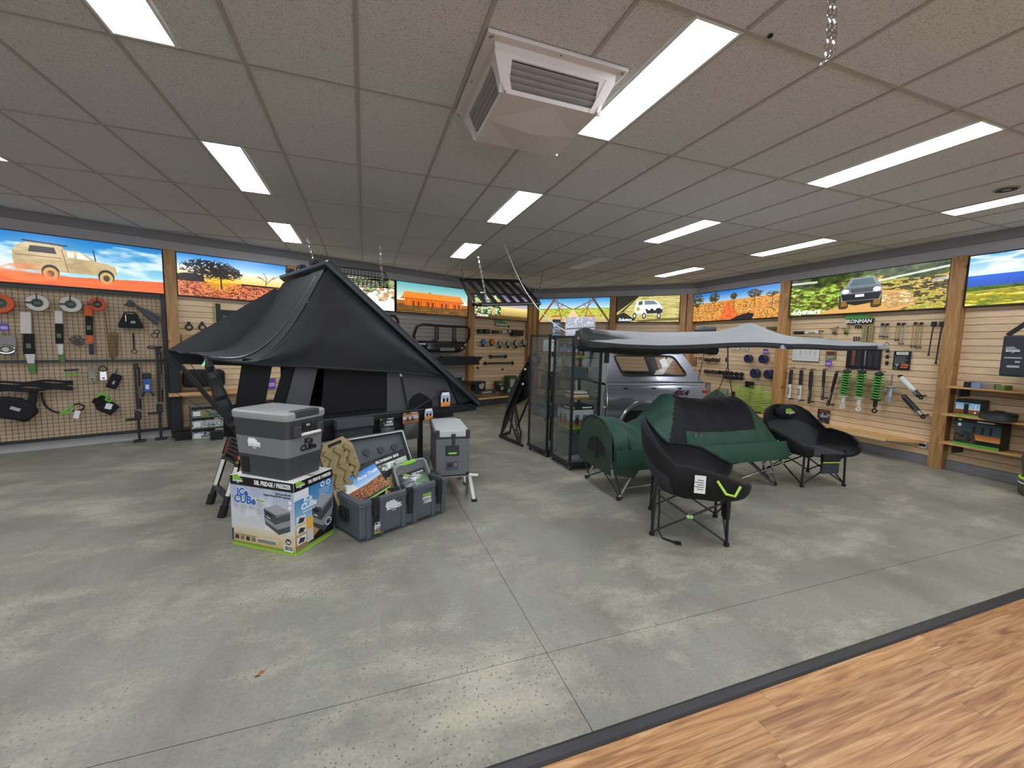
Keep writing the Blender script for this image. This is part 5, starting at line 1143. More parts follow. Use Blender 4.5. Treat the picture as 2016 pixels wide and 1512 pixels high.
mb = MB(); part('display_cradle', MB().box(.1, VL-.1, .15, .2, 0, zb).box(.1, VL-.1, VW-.2, VW-.15, 0, zb), BLACK, car)
part('wiring', MB().tube([(-.01, -.02, zrail-.02), (-.05, -.04, zrail-.2), (-.02, -.05, zrail-.3), (-.05, -.02, zrail-.45)], .005, 6), BLACK, car, smooth=True); part('plug', MB().sph((-.03, -.06, zrail-.33), .016, 8, 6), WHITE, car, smooth=True)

# ------------------------------------------------------------------ grey fan awning spread from a bag on the roof
AWF = mat('awning_cloth', '8e9192', .8, var=.05, scale=6, bump=.15); AWD = mat('awning_dark', '26282b', .75, var=.1)
aw = thing('fan_awning', 'grey fan awning opened from a black bag over the silver vehicle and green tent', 'awning')
dn = lambda t: 4.45-.35*t      # distance of the near edge along it
near = [depth(u, v, r) for u, v, r in ((1137, 668, 4.55), (1170, 674, 4.5), (1230, 680, 4.4), (1300, 684, 4.35), (1370, 685, 4.3), (1440, 685, 4.25), (1500, 687, 4.2), (1555, 690, 4.15), (1600, 689, 4.2), (1660, 688, 4.3), (1745, 683, 4.4))]
far = [depth(u, v, r) for u, v, r in ((1137, 652, 4.75), (1165, 650, 4.9), (1225, 653, 5.1), (1290, 657, 5.3), (1350, 657, 5.5), (1412, 655, 5.6), (1470, 652, 5.5), (1545, 664, 5.3), (1600, 668, 5.1), (1660, 674, 4.9), (1745, 680, 4.5))]
pk = depth(1475, 631, 4.75)
G = []
for i in range(61):
    t = i/60*10; k = min(int(t), 9); f = t-k; a = near[k].lerp(near[k+1], f); b = far[k].lerp(far[k+1], f); r = []
    for j in range(21):
        q = j/20; p = a.lerp(b, q); h = (pk.z-p.z); dd = (p.xy-pk.xy).length
        p = p+Vector((0, 0, h*math.exp(-(dd/.34)**.85))); p.z += .006*wob(t*.6, q*2.5)*math.sin(PI*q)
        if t > 7: p.z -= .03*math.sin(PI*(t-7)/3)*math.sin(PI*q)
        r.append(p)
    G.append(r)
part('canopy', MB().grid(G, thick=-.006), AWF, aw, smooth=True)
mb = MB(); G2 = [[a_+Vector((0, 0, .004)), a_.lerp(a_+Vector((0, 0, -.035-.03*math.sin(min(1, i/10)*PI))), 1)] for i, a_ in enumerate([r[0] for r in G])]; part('valance', MB().grid(G2, thick=.004), AWD, aw, smooth=True)
pts = [r[0]+Vector((0, .02, -.035)) for r in G]; part('arm', MB().tube(pts[8:], .014, 6), BLACK, aw, smooth=True)
for e_ in (G[41][20], G[60][10]): part('arm', MB().bar(near[0]+Vector((.1, .1, -.05)), e_+Vector((0, 0, -.02)), .03, .02), BLACK, aw)
b0 = depth(1136, 667, 4.62); b1 = depth(1410, 692, 5.0); N = 26; rad = []; pts = []
for i in range(N):
    t = i/(N-1); pts.append(b0.lerp(b1, t)+Vector((0, 0, .01*math.sin(t*9)-.028*math.sin(PI*min(1, t*1.6))))); rad.append((.138 if t > .01 else .10)*(1-.66*t)+.004*math.sin(i*1.9))
part('bag', MB().tube(pts, rad, 14), mat('vinyl_bag', '1f2021', .5, var=.15, bump=.5, scale=20), aw, smooth=True)
pts2 = [p+Vector((0, .02, r_*.75)) for p, r_ in zip(pts, rad)]; part('bag_flap', MB().tube(pts2, [r_*.35 for r_ in rad], 8, flat=.5), mat('grey_vinyl', '4c4e50', .5, bump=.5), aw, smooth=True)
c_ = near[7]; part('corner_pocket', MB().hexa([c_+Vector((0, .03, .045))+Vector(v)*.8 for v in ((-.12, -.01, -.05), (.04, -.02, -.05), (.06, .03, -.03), (-.1, .05, -.03), (-.10, 0, .01), (.03, -.01, .03), (.04, .02, .03), (-.08, .04, .01))]), AWF, aw, bev=.01); part('corner_strap', MB().bar(c_+Vector((-.03, 0, .02)), c_+Vector((.03, -.01, .06)), .03, .01), BLACK, aw)
c_ = near[10]; part('end_pocket', MB().bar(c_+Vector((-.12, .0, -.01)), c_+Vector((.01, 0, -.01)), .06, .04), AWF, aw, bev=.01); part('end_strap', MB().tube([c_+Vector((-.05, 0, .02)), c_+Vector((0, 0, .05)), c_+Vector((.04, 0, .03))], .004, 5), BLACK, aw)
for u in (1243, 1292, 1330): p = depth(u, 692, 5.0); part('mount_bracket', MB().box(p.x-.03, p.x+.03, p.y-.02, p.y+.1, p.z-.03, p.z+.05), BLACK, aw)
part('knuckle', MB().box(*(lambda p: (p.x-.02, p.x+.02, p.y, p.y+.05, p.z-.12, p.z+.08))(depth(1197, 695, 4.9))), BLACK, aw)
a_ = depth(1370, 652, 5.6); b_ = depth(1408, 648, 5.6); part('rolled_cloth', MB().tube([a_, a_.lerp(b_, .4)+Vector((0, 0, .01)), b_], [.03, .045, .035], 10), mat('dark_cloth', '4a4e50', .8), aw, smooth=True)
t = thing('hanging_rope', 'black rope with a forked end hanging from the grey awning down to the green tent', 'rope'); h0 = depth(1433, 683, 4.28)
f0 = depth(1433, 720, 4.28); l0 = depth(1411, 778, 4.2); r0 = depth(1443, 786, 4.2)
part('cord', MB().tube([h0, f0], .007, 6), BLACKM, t); part('cord', MB().tube([f0, l0], .005, 6), BLACKM, t); part('cord', MB().tube([f0, r0], .005, 6), BLACKM, t); part('slider', MB().tube([depth(1431, 704, 4.28), depth(1431, 713, 4.28)], .014, 8), BLACK, t)
part('cord', MB().tube([depth(1388, 690, 5), depth(1375, 748, 5.1)], .004, 5), BLACKM, t)

# ------------------------------------------------------------------ green stretcher tent
GC = mat('green_canvas', '274d3f', .6, var=.16, scale=7, bump=.7); GCD = mat('dark_green_canvas', '263a30', .7, var=.16, scale=7, bump=.7); NET = mat('fine_netting', '0c0e11', .75, var=.2)
c0 = Vector((2.66, 3.86, 0)); cx2 = Vector((4.5, 3.76, 0))-c0; ct = math.atan2(cx2.y, cx2.x)
cot = thing('stretcher_tent', 'dark green one-man stretcher tent with black netting, standing in front of the silver vehicle', 'tent', c0, ct)
def CP(u, v, y): 
    dd = Vector((math.cos(ct), math.sin(ct))); o_ = c0.xy+Vector((-dd.y, dd.x))*y; X = onplane(u, v, o_, dd); return Vector(((Vector((X.x, X.y))-o_).dot(dd), y, X.z))
hy = .36; base = .40
ridge = [CP(u, v, 0) for u, v in ((1180, 820), (1210, 822), (1240, 836), (1270, 822), (1311, 774), (1345, 782), (1380, 786), (1415, 782), (1443, 779), (1462, 792), (1482, 830), (1500, 862))]
nearb = [CP(u, v, -hy) for u, v in ((1168, 900), (1205, 912), (1246, 895), (1290, 888), (1330, 886), (1370, 886), (1410, 884), (1430, 882), (1450, 880), (1470, 877), (1490, 874), (1506, 871))]
x0, x1 = nearb[2].x, nearb[-1].x
def along3(pts, x):
    for a_, b_ in zip(pts, pts[1:]):
        if x <= b_.x: t = max(0, (x-a_.x)/max(1e-6, b_.x-a_.x)); return a_.lerp(b_, t)
    return pts[-1]
xs0, xs1 = ridge[0].x, ridge[-1].x; G = []; NI = 110; NJ = 60
for i in range(NI+1):
    x = xs0+(xs1-xs0)*i/NI; rz_ = along3(ridge, x).z; r = []
    for j in range(NJ+1):
        q = j/NJ; th = PI*q; y = -hy*math.cos(th); sh_ = math.sin(th)**.8
        z = base+(rz_-base)*sh_; y = y*(1-.10*sh_); r.append((x+.01*wob(q*3, x*2), y+.008*wob(x*3, q*4), z+.006*wob(x*4, q*3)*sh_))
    G.append(r)
def cm(i, j):
    x = i/NI; q = j/NJ
    if .38 < x < .80 and .10+.0*x < q < .45+.10*math.sin((x-.38)/.42*PI): return 1
    if .27 < x <= .38 and .04 < q < .04+(x-.27)*3.3: return 1
    return 0
part('canopy', MB().grid(G, thick=.006, mfun=cm), [GC, NET], cot, smooth=True)
mb = MB(); mb.tube([(r[0][0], -hy-.006, base-.01) for r in G], .015, 8).tube([(r[0][0], hy+.006, base-.01) for r in G], .015, 8).tube([(xs0, -hy, base-.01), (xs0, hy, base-.01)], .015, 8).tube([(xs1, -hy, base-.01), (xs1, hy, base-.01)], .015, 8)
part('bed_frame', mb, STEEL, cot, smooth=True); part('bed', MB().box(xs0+.02, xs1-.02, -hy+.02, hy-.02, base-.03, base+.03), GCD, cot)
part('skirt', MB().grid([[(xs0+(xs1-xs0)*i/40, -hy-.012-.02*math.sin(PI*j/4)-.006*wob(i*.3, j), base+.13*(1-j/4)-.09*(j/4)) for j in range(5)] for i in range(41)], thick=.004), GC, cot, smooth=True)
# head end box with its window
xe = xs0-.0; Ge = []
for i in range(17):
    th = PI*i/16; y = -hy*math.cos(th); top_ = base+(ridge[0].z-base)*math.sin(th)**.45; Ge.append([(xe-.03-.02*math.sin(PI*j/8)+.006*wob(i*.4, j*.6), y, (base-.14)+(top_-base+.14)*j/8) for j in range(9)])
part('head_end', MB().grid(Ge, thick=.006), GCD, cot, smooth=True)
part('head_window', MB().prism([(-.26+.2*(1-math.cos(PI*i/10)), base+.04+.17*math.sin(PI*i/10)) for i in range(11)], xe-.062, xe-.054, 'x'), NET, cot)
part('window_tie', MB().bar((xe-.066, -.08, base+.22), (xe-.066, -.08, base-.02), .03, .006, up=(1, 0, 0)), BLACKM, cot)
part('arch_pole', MB().tube([(xs0+.18+.02*math.sin(PI*i/14), -hy*math.cos(PI*i/14)*1.02, base+(ridge[2].z-base+.03)*math.sin(PI*i/14)**.8) for i in range(15)], .010, 6), GCD, cot, smooth=True)
part('arch_pole', MB().tube([(xs0-.04, -hy*math.cos(PI*i/14)*1.0, base+(ridge[0].z-base+.01)*math.sin(PI*i/14)**.5) for i in range(15)], .008, 6), GCD, cot, smooth=True)
part('strap', MB().tube([(xs0+.25, -hy*.5, base+.3), (xs0+.2, -hy*1.03, base+.08), (xs0+.15, -hy*1.05, base-.16)], .006, 5), BLACKM, cot)
part('tension_flap', MB().prism([(xs0-.02, base+.02), (xs0+.34, base+.02), (xs0+.22, base-.17), (xs0-.02, base-.12)], -hy-.03, -hy-.022, 'y'), GCD, cot)
part('zip_pull', MB().obox(tuple(CP(1368, 855, -hy*.86)+Vector((-.02, -.03, 0))), (.018, .012, .045)).obox(tuple(CP(1375, 855, -hy*.86)+Vector((0, -.03, 0))), (.018, .012, .045)), CHROME, cot)
tp = Vector((along3(ridge, CP(1443, 779, 0).x))); part('hang_loop', MB().box(tp.x-.01, tp.x+.01, -.02, .02, tp.z, tp.z+.05), BLACKM, cot)
part('rear_peak', MB().add([tuple(CP(1380, 786, .1)), tuple(CP(1410, 766, .2)), tuple(CP(1432, 780, .1)), tuple(CP(1405, 800, .0))], [(0, 1, 2, 3)]), GC, cot)
def cleg(xa, xb, y, m=STEEL): return part('leg', MB().tube([(xa, y, base-.02), (xb, y, .015)], .012, 8), m, cot, smooth=True)
for y in (-hy, hy):
    cleg(xs0+.28, xs0+.06, y); cleg(xs0-.02, xs0+.10, y, DARKP); cleg(xs1-.42, xs1-.18, y); cleg(xs1-.28, xs1-.12, y); cleg(xs1-.66, xs1-.16, y, DARKP)
    part('strut', MB().tube([(xs0+.10, y, .12), (xs0+.5, y, .14)], .009, 6), STEEL, cot); part('strut', MB().tube([(xs1-.66, y, .12), (xs1-.30, y, .2)], .009, 6), CHROME, cot); part('strut', MB().tube([(xs1-.30, y, .16), (xs1-.18, y, .165)], .009, 6), STEEL, cot)
    for x in (xs0+.06, xs1-.15): part('foot', MB().cyl((x-.012, y, .02), (x+.012, y, .02), .022, 12), BLACKM, cot, smooth=True)
for x in (xs0+.08, xs1-.16): part('cross_bar', MB().tube([(x, -hy, .03), (x, hy, base-.03)], .008, 6), DARKP, cot); part('cross_bar', MB().tube([(x, hy, .03), (x, -hy, base-.03)], .008, 6), DARKP, cot)

# ------------------------------------------------------------------ quad-fold moon chairs
CHF = mat('chair_black_cloth', '0d0d0f', .8, var=.15, bump=.3); CHI = mat('chair_grey_cloth', '303136', .75, var=.12, bump=.4, scale=18); CHT = mat('chair_tube', '2c2c2e', .35, .5)
def chair(label, pts, grey_inside, hts, lab2=None):
    """pts: floor points of rear-left, front-left, front-right, rear-right legs"""
    rl, frl, frr, rrr = pts; c = (rl+frl+frr+rrr)/4; yd = ((rl+rrr)-(frl+frr)); yd.z = 0; yd.normalize(); xd = Vector((yd.y, -yd.x, 0)); rz = math.atan2(xd.y, xd.x)
    t = thing('camp_chair', label, 'chair', c, rz, 'folding camp chairs'); L = lambda p: Vector(((p-c).dot(xd), (p-c).dot(yd), p.z))
    rl, frl, frr, rrr = [L(p) for p in pts]; hb, ha = hts
    legs = {'rl': (rl, hb), 'fl': (frl, ha), 'fr': (frr, ha), 'rr': (rrr, hb)}; sock = {}
    for k, (p, h) in legs.items():
        h = min(h-.06, .44)
        lean = Vector((-p.x*.04, -p.y*.04, 0)); tp_ = p+lean+Vector((0, 0, h)); sock[k] = tp_
        part('leg', MB().tube([p, tp_], .0125, 8), CHT, t, smooth=True); part('foot', MB().cyl(p, p+Vector((0, 0, .025)), .022, 12), BLACKM, t, smooth=True)
    for a, b in (('rl', 'fl'), ('fl', 'fr'), ('fr', 'rr'), ('rr', 'rl')):
        pa, pb = legs[a][0], legs[b][0]; za = .38
        for p, q in ((pa, pb), (pb, pa)): part('brace', MB().tube([p+Vector((0, 0, .03)), q+Vector((0, 0, za))], .0085, 6), CHT, t, smooth=True)
    m0 = (legs['rl'][0]+legs['fl'][0])/2+Vector((-.01, 0, .205)); part('brace_joint', MB().sph(m0+Vector((0, .012, 0)), .016, 8, 6).sph(m0-Vector((0, .012, 0)), .016, 8, 6), mat('glow_cord', 'b8e088', .5), t, smooth=True)
    # bowl
    NU, NV = 40, 12; G = []
    sx_, sy_ = abs(frr.x-frl.x)/2+.08, abs(rl.y-frl.y)/2+.03
    for i in range(NU+1):
        u = i/NU; an = math.radians(-60+300*u); ca_, sa_ = math.cos(an), math.sin(an); ca_, sa_ = math.copysign(abs(ca_)**.62, ca_), math.copysign(abs(sa_)**.62, sa_)
        back = max(0, math.sin(an))**1.3; rim = Vector((ca_*(sx_+.03)*1.04, sa_*(sy_+.04)-.02, ha+.02+(hb-ha+.05)*back+(.05 if abs(ca_) > .5 and sa_ < .3 else 0)))
        rim.y += .06*back
        if sa_ < .25: rim.x *= 1.07; rim.y -= .05
        if sa_ < -.2: rim.z -= .10*min(1, (-sa_-.2)*1.6)
        r = []
        for j in range(NV+1):
            q = j/NV; seat = Vector((ca_*sx_*.78, sa_*sy_*.8-.03, .38)); ctr = Vector((0, -.03, .355))
            p = rim.lerp(seat, min(1, q/.7)) if q <= .7 else seat.lerp(ctr, (q-.7)/.3)
            if q <= .7: b_ = math.sin(PI*q/.7); p += Vector((ca_*.05*b_, sa_*.045*b_, -.02*b_))
            p.z += .005*wob(u*8, q*5); r.append(p)
        G.append(r)
    part('bowl', MB().grid(G, thick=.028, mfun=lambda i, j: 1 if (grey_inside and 11 < i < 29 and 2 < j < 9) else 0), [CHF, CHI], t, smooth=True)
    # padded quilting inside the back
    rimp = [r[0] for r in G]; part('rim_piping', MB().tube(rimp, .014, 8), CHF, t, smooth=True)
    fpts = [G[0][8], G[NU][8]]
    q0 = Vector((frl.x*.98, frl.y-.01, .40)); q1 = Vector((frr.x*.98, frr.y-.01, .40)); part('seat_pad', MB().grid([[q0.lerp(q1, i/10)+Vector((0, j*.075, -.03*math.sin(PI*i/10)*(1-j/5)+.0)) for j in range(6)] for i in range(11)], thick=.02), CHI, t, smooth=True)
    return t, legs, sock, G, sx_, sy_
p_ = [P(0, *q) for q in ((1282, 1053), (1431, 1075), (1409, 1018), (1283, 1003))]
# near chair: rear-left leg nearest its high back; it faces right towards the lens
pts1 = [P(0, 1283, 1053), P(0, 1430, 1075), P(0, 1408, 1018), P(0, 1280, 1003)]
t1, lg, sk, G1, sx1, sy1 = chair('black padded camp chair seen from its side, nearest in front of the green stretcher tent', pts1, True, (.86, .56))
xs_ = -sx1-.085
part('swing_tag', MB().box(xs_-.02, xs_-.017, -.06, .02, .47, .61), CARD, t1, label='white swing tag'); mb = MB()
for i in range(5): mb.box(xs_-.0215, xs_-.0205, -.045, -.045+.045*(1+(i % 2)*.4), .50+i*.018, .505+i*.018)
part('tag_print', mb, BI, t1)
part('carry_strap', MB().tube([(xs_-.03, lg['fl'][0].y+.14, .585), (xs_-.06, lg['fl'][0].y+.08, .50), (xs_-.06, lg['fl'][0].y+.02, .49), (xs_-.03, lg['fl'][0].y-.02, .56)], .010, 8), mat('lime_webbing', 'b4d83c', .5), t1, smooth=True, label='lime carry strap')
part('hanging_pocket', MB().box(lg['fl'][0].x+.03, lg['fl'][0].x+.13, lg['fl'][0].y-.02, lg['fl'][0].y+.03, .20, .42), CHF, t1, bev=.01)
sl = lg['rl'][0]; part('webbing_strap', MB().tube([(sl.x+.02, sl.y-.04, .40), (sl.x, sl.y-.05, .2), (sl.x+.0, sl.y-.05, .05), (sl.x-.06, sl.y-.08, .012), (sl.x-.10, sl.y-.17, .008)], .010, 6, flat=.3), BLACKM, t1); part('buckle', MB().box(sl.x-.13, sl.x-.08, sl.y-.22, sl.y-.17, 0, .014), BLACK, t1)
pts2 = [P(0, 1502, 929), P(0, 1578, 959), P(0, 1661, 957), P(0, 1590, 929)]
t2, lg2, sk2, G2_, sx2, sy2 = chair('black and grey padded camp chair facing the lens beside the shock absorber wall', pts2, True, (.80, .52))
bk_ = G2_[20][0]; logo(t2, bk_.x, bk_.y-.105, bk_.z-.085, .13, plaque=False)
part('head_pad', MB().sph((bk_.x, bk_.y-.055, bk_.z-.08), .17, 16, 10, sc=(1, .28, .55)), CHF, t2, smooth=True)
xs2 = -sx2-.07; part('swing_tag', MB().box(xs2-.005, xs2-.002, -.05, .02, .48, .58), CARD, t2, label='white swing tag'); part('carry_strap', MB().tube([(xs2-.01, -.06, .53), (xs2-.05, -.10, .47), (xs2-.05, -.16, .47), (xs2-.01, -.2, .52)], .008, 8), mat('lime_webbing', 'b4d83c', .5), t2, smooth=True, label='lime carry strap')
f0_ = lg2['fl'][0]; f1_ = lg2['fr'][0]; xm = f0_.x+(f1_.x-f0_.x)*.55; ym = f0_.y-.02
pk_ = part('hanging_pocket', MB().box(xm-.11, xm+.11, ym-.035, ym, .17, .36), CHI, t2, bev=.01); part('pocket_piping', MB().box(xm-.11, xm+.11, ym-.04, ym-.034, .30, .31), mat('lime_webbing', 'b4d83c', .5), pk_); part('pocket_top', MB().box(xm-.11, xm+.11, ym-.038, ym+.002, .31, .40), CHF, pk_)
sl = lg2['rl'][0]; part('webbing_strap', MB().tube([(sl.x+.02, sl.y-.03, .42), (sl.x-.05, sl.y-.03, .2), (sl.x-.03, sl.y-.04, .03), (sl.x+.1, sl.y-.08, .008)], .009, 6, flat=.3), BLACKM, t2)
# ------------------------------------------------------------------ goods on the walls
def box_item(nm, label, cat, k, u0, v0, u1, v1, dpt, m, off=-.09, group=None, art=None, bev=.003, pn='carton', hook=False, txt=None):
    """boxy article whose face spans the surveyed rectangle; it stands off the board by its own depth"""
    w, h = wsize(k, u0, v0, u1, v1, off+dpt); t = wthing(nm, label, cat, k, (u0+u1)/2, v1, off+dpt, group)
    part(pn, MB().box(-w/2, w/2, 0, dpt, 0, h), m, t, bev=bev)
    if art is not None: pr('front_print', t, -w/2+.001, w/2-.001, .001, h-.001, -.0012, art)
    if hook: part('hook', MB().tube([(0, .01, h-.01), (0, .0, h+.015), (0, dpt+.03, h+.02)], .003, 5), BLACK, t)
    if txt: text('lettering', t, txt[0], txt[1], (txt[2]*w, -.003, txt[3]*h), WT)
    return t, w, h
# --- mesh display panel on the left wall
mp = thing('mesh_panel', 'large black wire mesh display panel covering the left wall', 'display panel', (WALLS['L'][0].x, WALLS['L'][0].y, 0), ANG['L'])
S0, S1, Z0, Z1, ZM = -1.9, 1.87, .15, 2.15, 1.20
mb = MB()
for i in range(int((S1-S0)/.052)+1): x = S0+i*.052; mb.box(x-.0021, x+.0021, .035, .039, Z0, Z1)
for j in range(int((Z1-Z0)/.052)+1): z = Z0+j*.052; mb.box(S0, S1, .031, .035, z-.0021, z+.0021)
part('wire_grid', mb, mat('rusty_black_wire', '2e2420', .6, .2), mp, kind='stuff')
for nm, b in (('top_bar', (S0, S1, Z1, Z1+.05)), ('middle_bar', (S0, S1, ZM-.015, ZM+.02)), ('bottom_bar', (S0, S1, Z0-.03, Z0+.01)), ('side_bar', (S1-.02, S1+.025, Z0-.03, Z1+.05))): part(nm, MB().box(b[0], b[1], .012, .052, b[2], b[3]), BLACK, mp)
MO = .0     # goods hang just in front of the mesh
def reel(label, u, v, ru, rv, m, hub=DARKP, tail=None):
    w, h = wsize('L', u-ru, v-rv, u+ru, v+rv, MO+.04); t = wthing('strap_roll', label, 'strap', 'L', u, v, MO+.04, 'coiled recovery straps on the mesh panel'); R = h/2
    part('coil', MB().lathe([(R*.52, 0), (R*.97, 0), (R, .006), (R, .064), (R*.97, .07), (R*.52, .07)], (0, .035, 0), 'y', 32, caps=False), m, t, smooth=True)
    part('hub', MB().lathe([(R*.1, .005), (R*.52, .01), (R*.52, .06), (R*.1, .065)], (0, .035, 0), 'y', 24), hub, t, smooth=True); part('hub_badge', MB().sph((0, -.03, 0), R*.3, 10, 6, sc=(1, .15, .6)), mat('dull_green_card', '4c6a40', .5), t)
    part('hook', MB().tube([(0, -.045, R*.3), (0, -.05, R*1.05), (0, .06, R*1.12)], .006, 5), BLACK, t); part('buckle', MB().box(-R*1.05, -R*.4, -.045, -.036, -.014, .01), BLACK, t); return t
STW = mat('white_webbing', 'c9c6be', .7, bump=.3, scale=60); STO = mat('orange_webbing', 'cc5a2c', .7, bump=.3, scale=60)
reel('orange coiled strap cut by the left edge, top of the mesh panel', 0, 597, 26, 19, STO)
reel('white coiled strap on the mesh panel, nearer the left edge', 74, 596.5, 21, 16, STW); reel('white coiled strap on the mesh panel, right beside the orange ring', 139.6, 599.5, 20, 15.5, STW); reel('small orange coiled strap on the mesh panel, left of the grey rope', 192, 599.5, 17, 13, mat('red_orange_webbing', 'c04c30', .7), mat('brown_hub', '2c1c18', .6))
def strap(label, segs, grp='hanging recovery straps on the mesh panel'):
    """segs: (u_centre, width_px, v0, v1, material, taper)"""
    u = segs[0][0]; t = wthing('hanging_strap', label, 'strap', 'L', u, segs[-1][3], MO+.04, grp); s_, z_ = wsz('L', u, segs[-1][3], MO+.04)
    for (uc, wp, v0, v1, m, tp, nm) in segs:
        sa, za = wsz('L', uc, v0, MO+.04); sb, zb2 = wsz('L', uc+(2 if tp != 1 else 1), v1, MO+.04); w = wsize('L', uc-wp/2, v0, uc+wp/2, v0+1, MO+.04)[0]
        xa, xb = sa-s_, sb-s_
        part(nm, MB().hexa([(xb-w/2*tp, .0, zb2-z_), (xb+w/2*tp, .0, zb2-z_), (xb+w/2*tp, .05, zb2-z_), (xb-w/2*tp, .05, zb2-z_), (xa-w/2, .0, za-z_), (xa+w/2, .0, za-z_), (xa+w/2, .05, za-z_), (xa-w/2, .05, za-z_)]), m, t, bev=.006)
    b = segs[1]; sa, za = wsz('L', b[0], (b[2]+b[3])/2+4, MO+.045); part('sleeve_badge', MB().box(sa-s_-.02, sa-s_+.02, -.008, 0, za-z_-.03, za-z_+.03), mat('dull_green_card', '4c6a40', .5), t)
strap('wide white strap with a black sleeve and green end on the mesh panel', [(50, 22, 614, 657, STW, 1, 'webbing'), (56, 22, 657, 697, CHF, 1, 'sleeve'), (59, 20, 697, 716, STW, .7, 'webbing_end'), (62, 17, 716, 735, mat('moss_sleeve', '4c7a3c', .7), .8, 'green_sleeve')])
strap('narrow white strap with a black sleeve and green tip on the mesh panel', [(115, 16, 612, 637, STW, 1, 'webbing'), (116, 16, 637, 677, CHF, 1, 'sleeve'), (118, 13, 677, 698, STW, .75, 'webbing_end'), (121, 11, 698, 713, mat('moss_sleeve', '4c7a3c', .7), .9, 'green_sleeve')])
strap('orange strap with a black sleeve hanging from its orange ring on the mesh panel', [(173.5, 17, 600, 622, STO, 1, 'webbing'), (175, 15, 622, 660, CHF, 1, 'sleeve'), (176, 13, 660, 677, STO, .7, 'webbing_end'), (179, 9.5, 677, 698, mat('slate_sleeve', '26303c', .7), 1, 'dark_sleeve')])
def chain_mb(mb, a, b, n, r=.012, wr=.003, sag=0):
    a, b = Vector(a), Vector(b); d = (b-a); L = d.length/n; dn2 = d.normalized(); s1 = dn2.orthogonal().normalized(); s2 = dn2.cross(s1)
    for i in range(n):
        c = a+d*((i+.5)/n); sd = s1 if i % 2 else s2
        pts = [c+dn2*(L*.68*math.cos(q_))+sd*(r*.7*math.sin(q_)) for q_ in [2*PI*k/8 for k in range(8)]]
        mb.tube(pts, wr, 5, closed=True)
    return mb
BRASS = mat('zinc_gold_chain', '8c7c50', .35, .7)
t = wthing('tow_chain', 'gold zinc chain looped and bunched below the orange ring on the mesh panel', 'chain', 'L', 224, 711, MO+.03)
def LP(t_, u, v, off): 
    s_, z_ = wsz('L', u, v, off); p = wpt('L', s_, z_, off); return t_.matrix_basis.inverted()@p
mb = MB(); chain_mb(mb, LP(t, 207, 614, .03), LP(t, 212, 660, .03), 12)
part('chain_run', mb, BRASS, t, smooth=True)
for i in range(6):
    mb = MB(); chain_mb(mb, LP(t, 212+i*4, 652+abs(i-3)*2, .02+.01*(i % 3)), LP(t, 216+i*3.2, 709-abs(i-2)*3, .02+.012*(i % 2)), 13); part('chain_run', mb, BRASS, t, smooth=True)
t = wthing('shackle_chain', 'dark chain with a ring end hanging below the black bag on the mesh panel', 'chain', 'L', 265, 697, MO+.03)
part('chain_run', chain_mb(MB(), LP(t, 262, 656, .02), LP(t, 264, 688, .02), 9, .014, .005), BLACK, t, smooth=True); part('end_ring', MB().ring(LP(t, 265, 692, .02), .028, .006, 'y', 16, 6), mat('dark_steel', '4c4a48', .4, .6), t, smooth=True)
t = wthing('shackle', 'bunch of dull grey shackles between the white and orange straps', 'shackle', 'L', 151, 679, MO+.03)
for i, (a, b) in enumerate(((145, 668), (152, 665), (158, 670), (149, 674), (156, 676))): part('bow', MB().ring(LP(t, a, b, .02+.008*i), .035, .009, 'y', 12, 6, sz=.8), mat('purple_grey_steel', '5a5458', .45, .5), t, smooth=True)
box_item('accessory_pack', 'clear blister pack with bright pulley at the left edge below the orange ring', 'packet', 'L', -8, 660, 34, 697, .04, mat('grey_blister', '6c6862', .25, var=.2), MO, hook=True)
t = wthing('pulley_ring', 'bright steel pulley ring hung at the left edge of the mesh panel', 'pulley', 'L', 12, 688, MO+.06); part('ring', MB().ring((0, 0, 0), .07, .014, 'y', 20, 8, sz=.7), CHROME, t, smooth=True); part('core', MB().lathe([(.03, 0), (.03, .03)], (0, .01, 0), 'y', 14), STEEL, t)
def ticket(k, u0, v0, u1, v1, label, off=-.05):
    t, w, h = box_item('price_ticket', label, 'price ticket', k, u0, v0, u1, v1, .004, PURPLE, off, 'purple price tickets on the walls', hook=False, bev=0); part('price_strip', MB().box(-w*.4, w*.4, -.002, 0, h*.25, h*.6), mat('lilac_ink', 'b8a0e0', .4), t); return t
ticket('L', 0, 636, 17, 652, 'purple price ticket at the left edge of the mesh panel', MO+.03)
# bag, rope, small gear
t = wthing('gear_bag', 'small black handled bag hanging under the grey rope on the mesh panel', 'bag', 'L', 258, 646, MO+.08); w, h = wsize('L', 233, 618, 282, 646, MO+.08)
part('body', MB().prism([(-w/2, 0), (w/2, 0), (w/2-.0, .04), (w*.28, h), (-w*.25, h), (-w/2, .05)], -.03, .05, 'y'), CHF, t, bev=.012); part('handle', MB().ring((0, 0, h-.01), w*.26, .008, 'y', 12, 6, a0=0, a1=PI, sz=.5), CHF, t, smooth=True); part('badge', MB().box(-.0, .05, -.034, -.028, h*.35, h*.5), mat('pale_badge', 'a8aaa8'), t); part('clip', MB().bar((-.05, -.03, h*.9), (-.05, -.035, h*.45), .008, .008), CHROME, t)
t = wthing('rope_hank', 'thick hank of dark grey rope slanting down at the top right of the mesh panel', 'rope', 'L', 280, 615, MO+.05)
for i in range(7):
    a = LP(t, 245+i*1.5, 600-i*1.6, .04+.012*(i % 3)); b = LP(t, 268, 603, .06+.012*(i % 2)); c = LP(t, 309+i*1.3, 640-i*2.4, .04+.012*(i % 3)); part('rope_strand', MB().tube([a, a.lerp(b, .5)+Vector((0, 0, .01*(i-3)/3)), b, b.lerp(c, .5)+Vector((0, 0, .006*(i-3))), c], .014, 6), mat('grey_rope', '55555a', .85, bump=.6, scale=70), t, smooth=True)
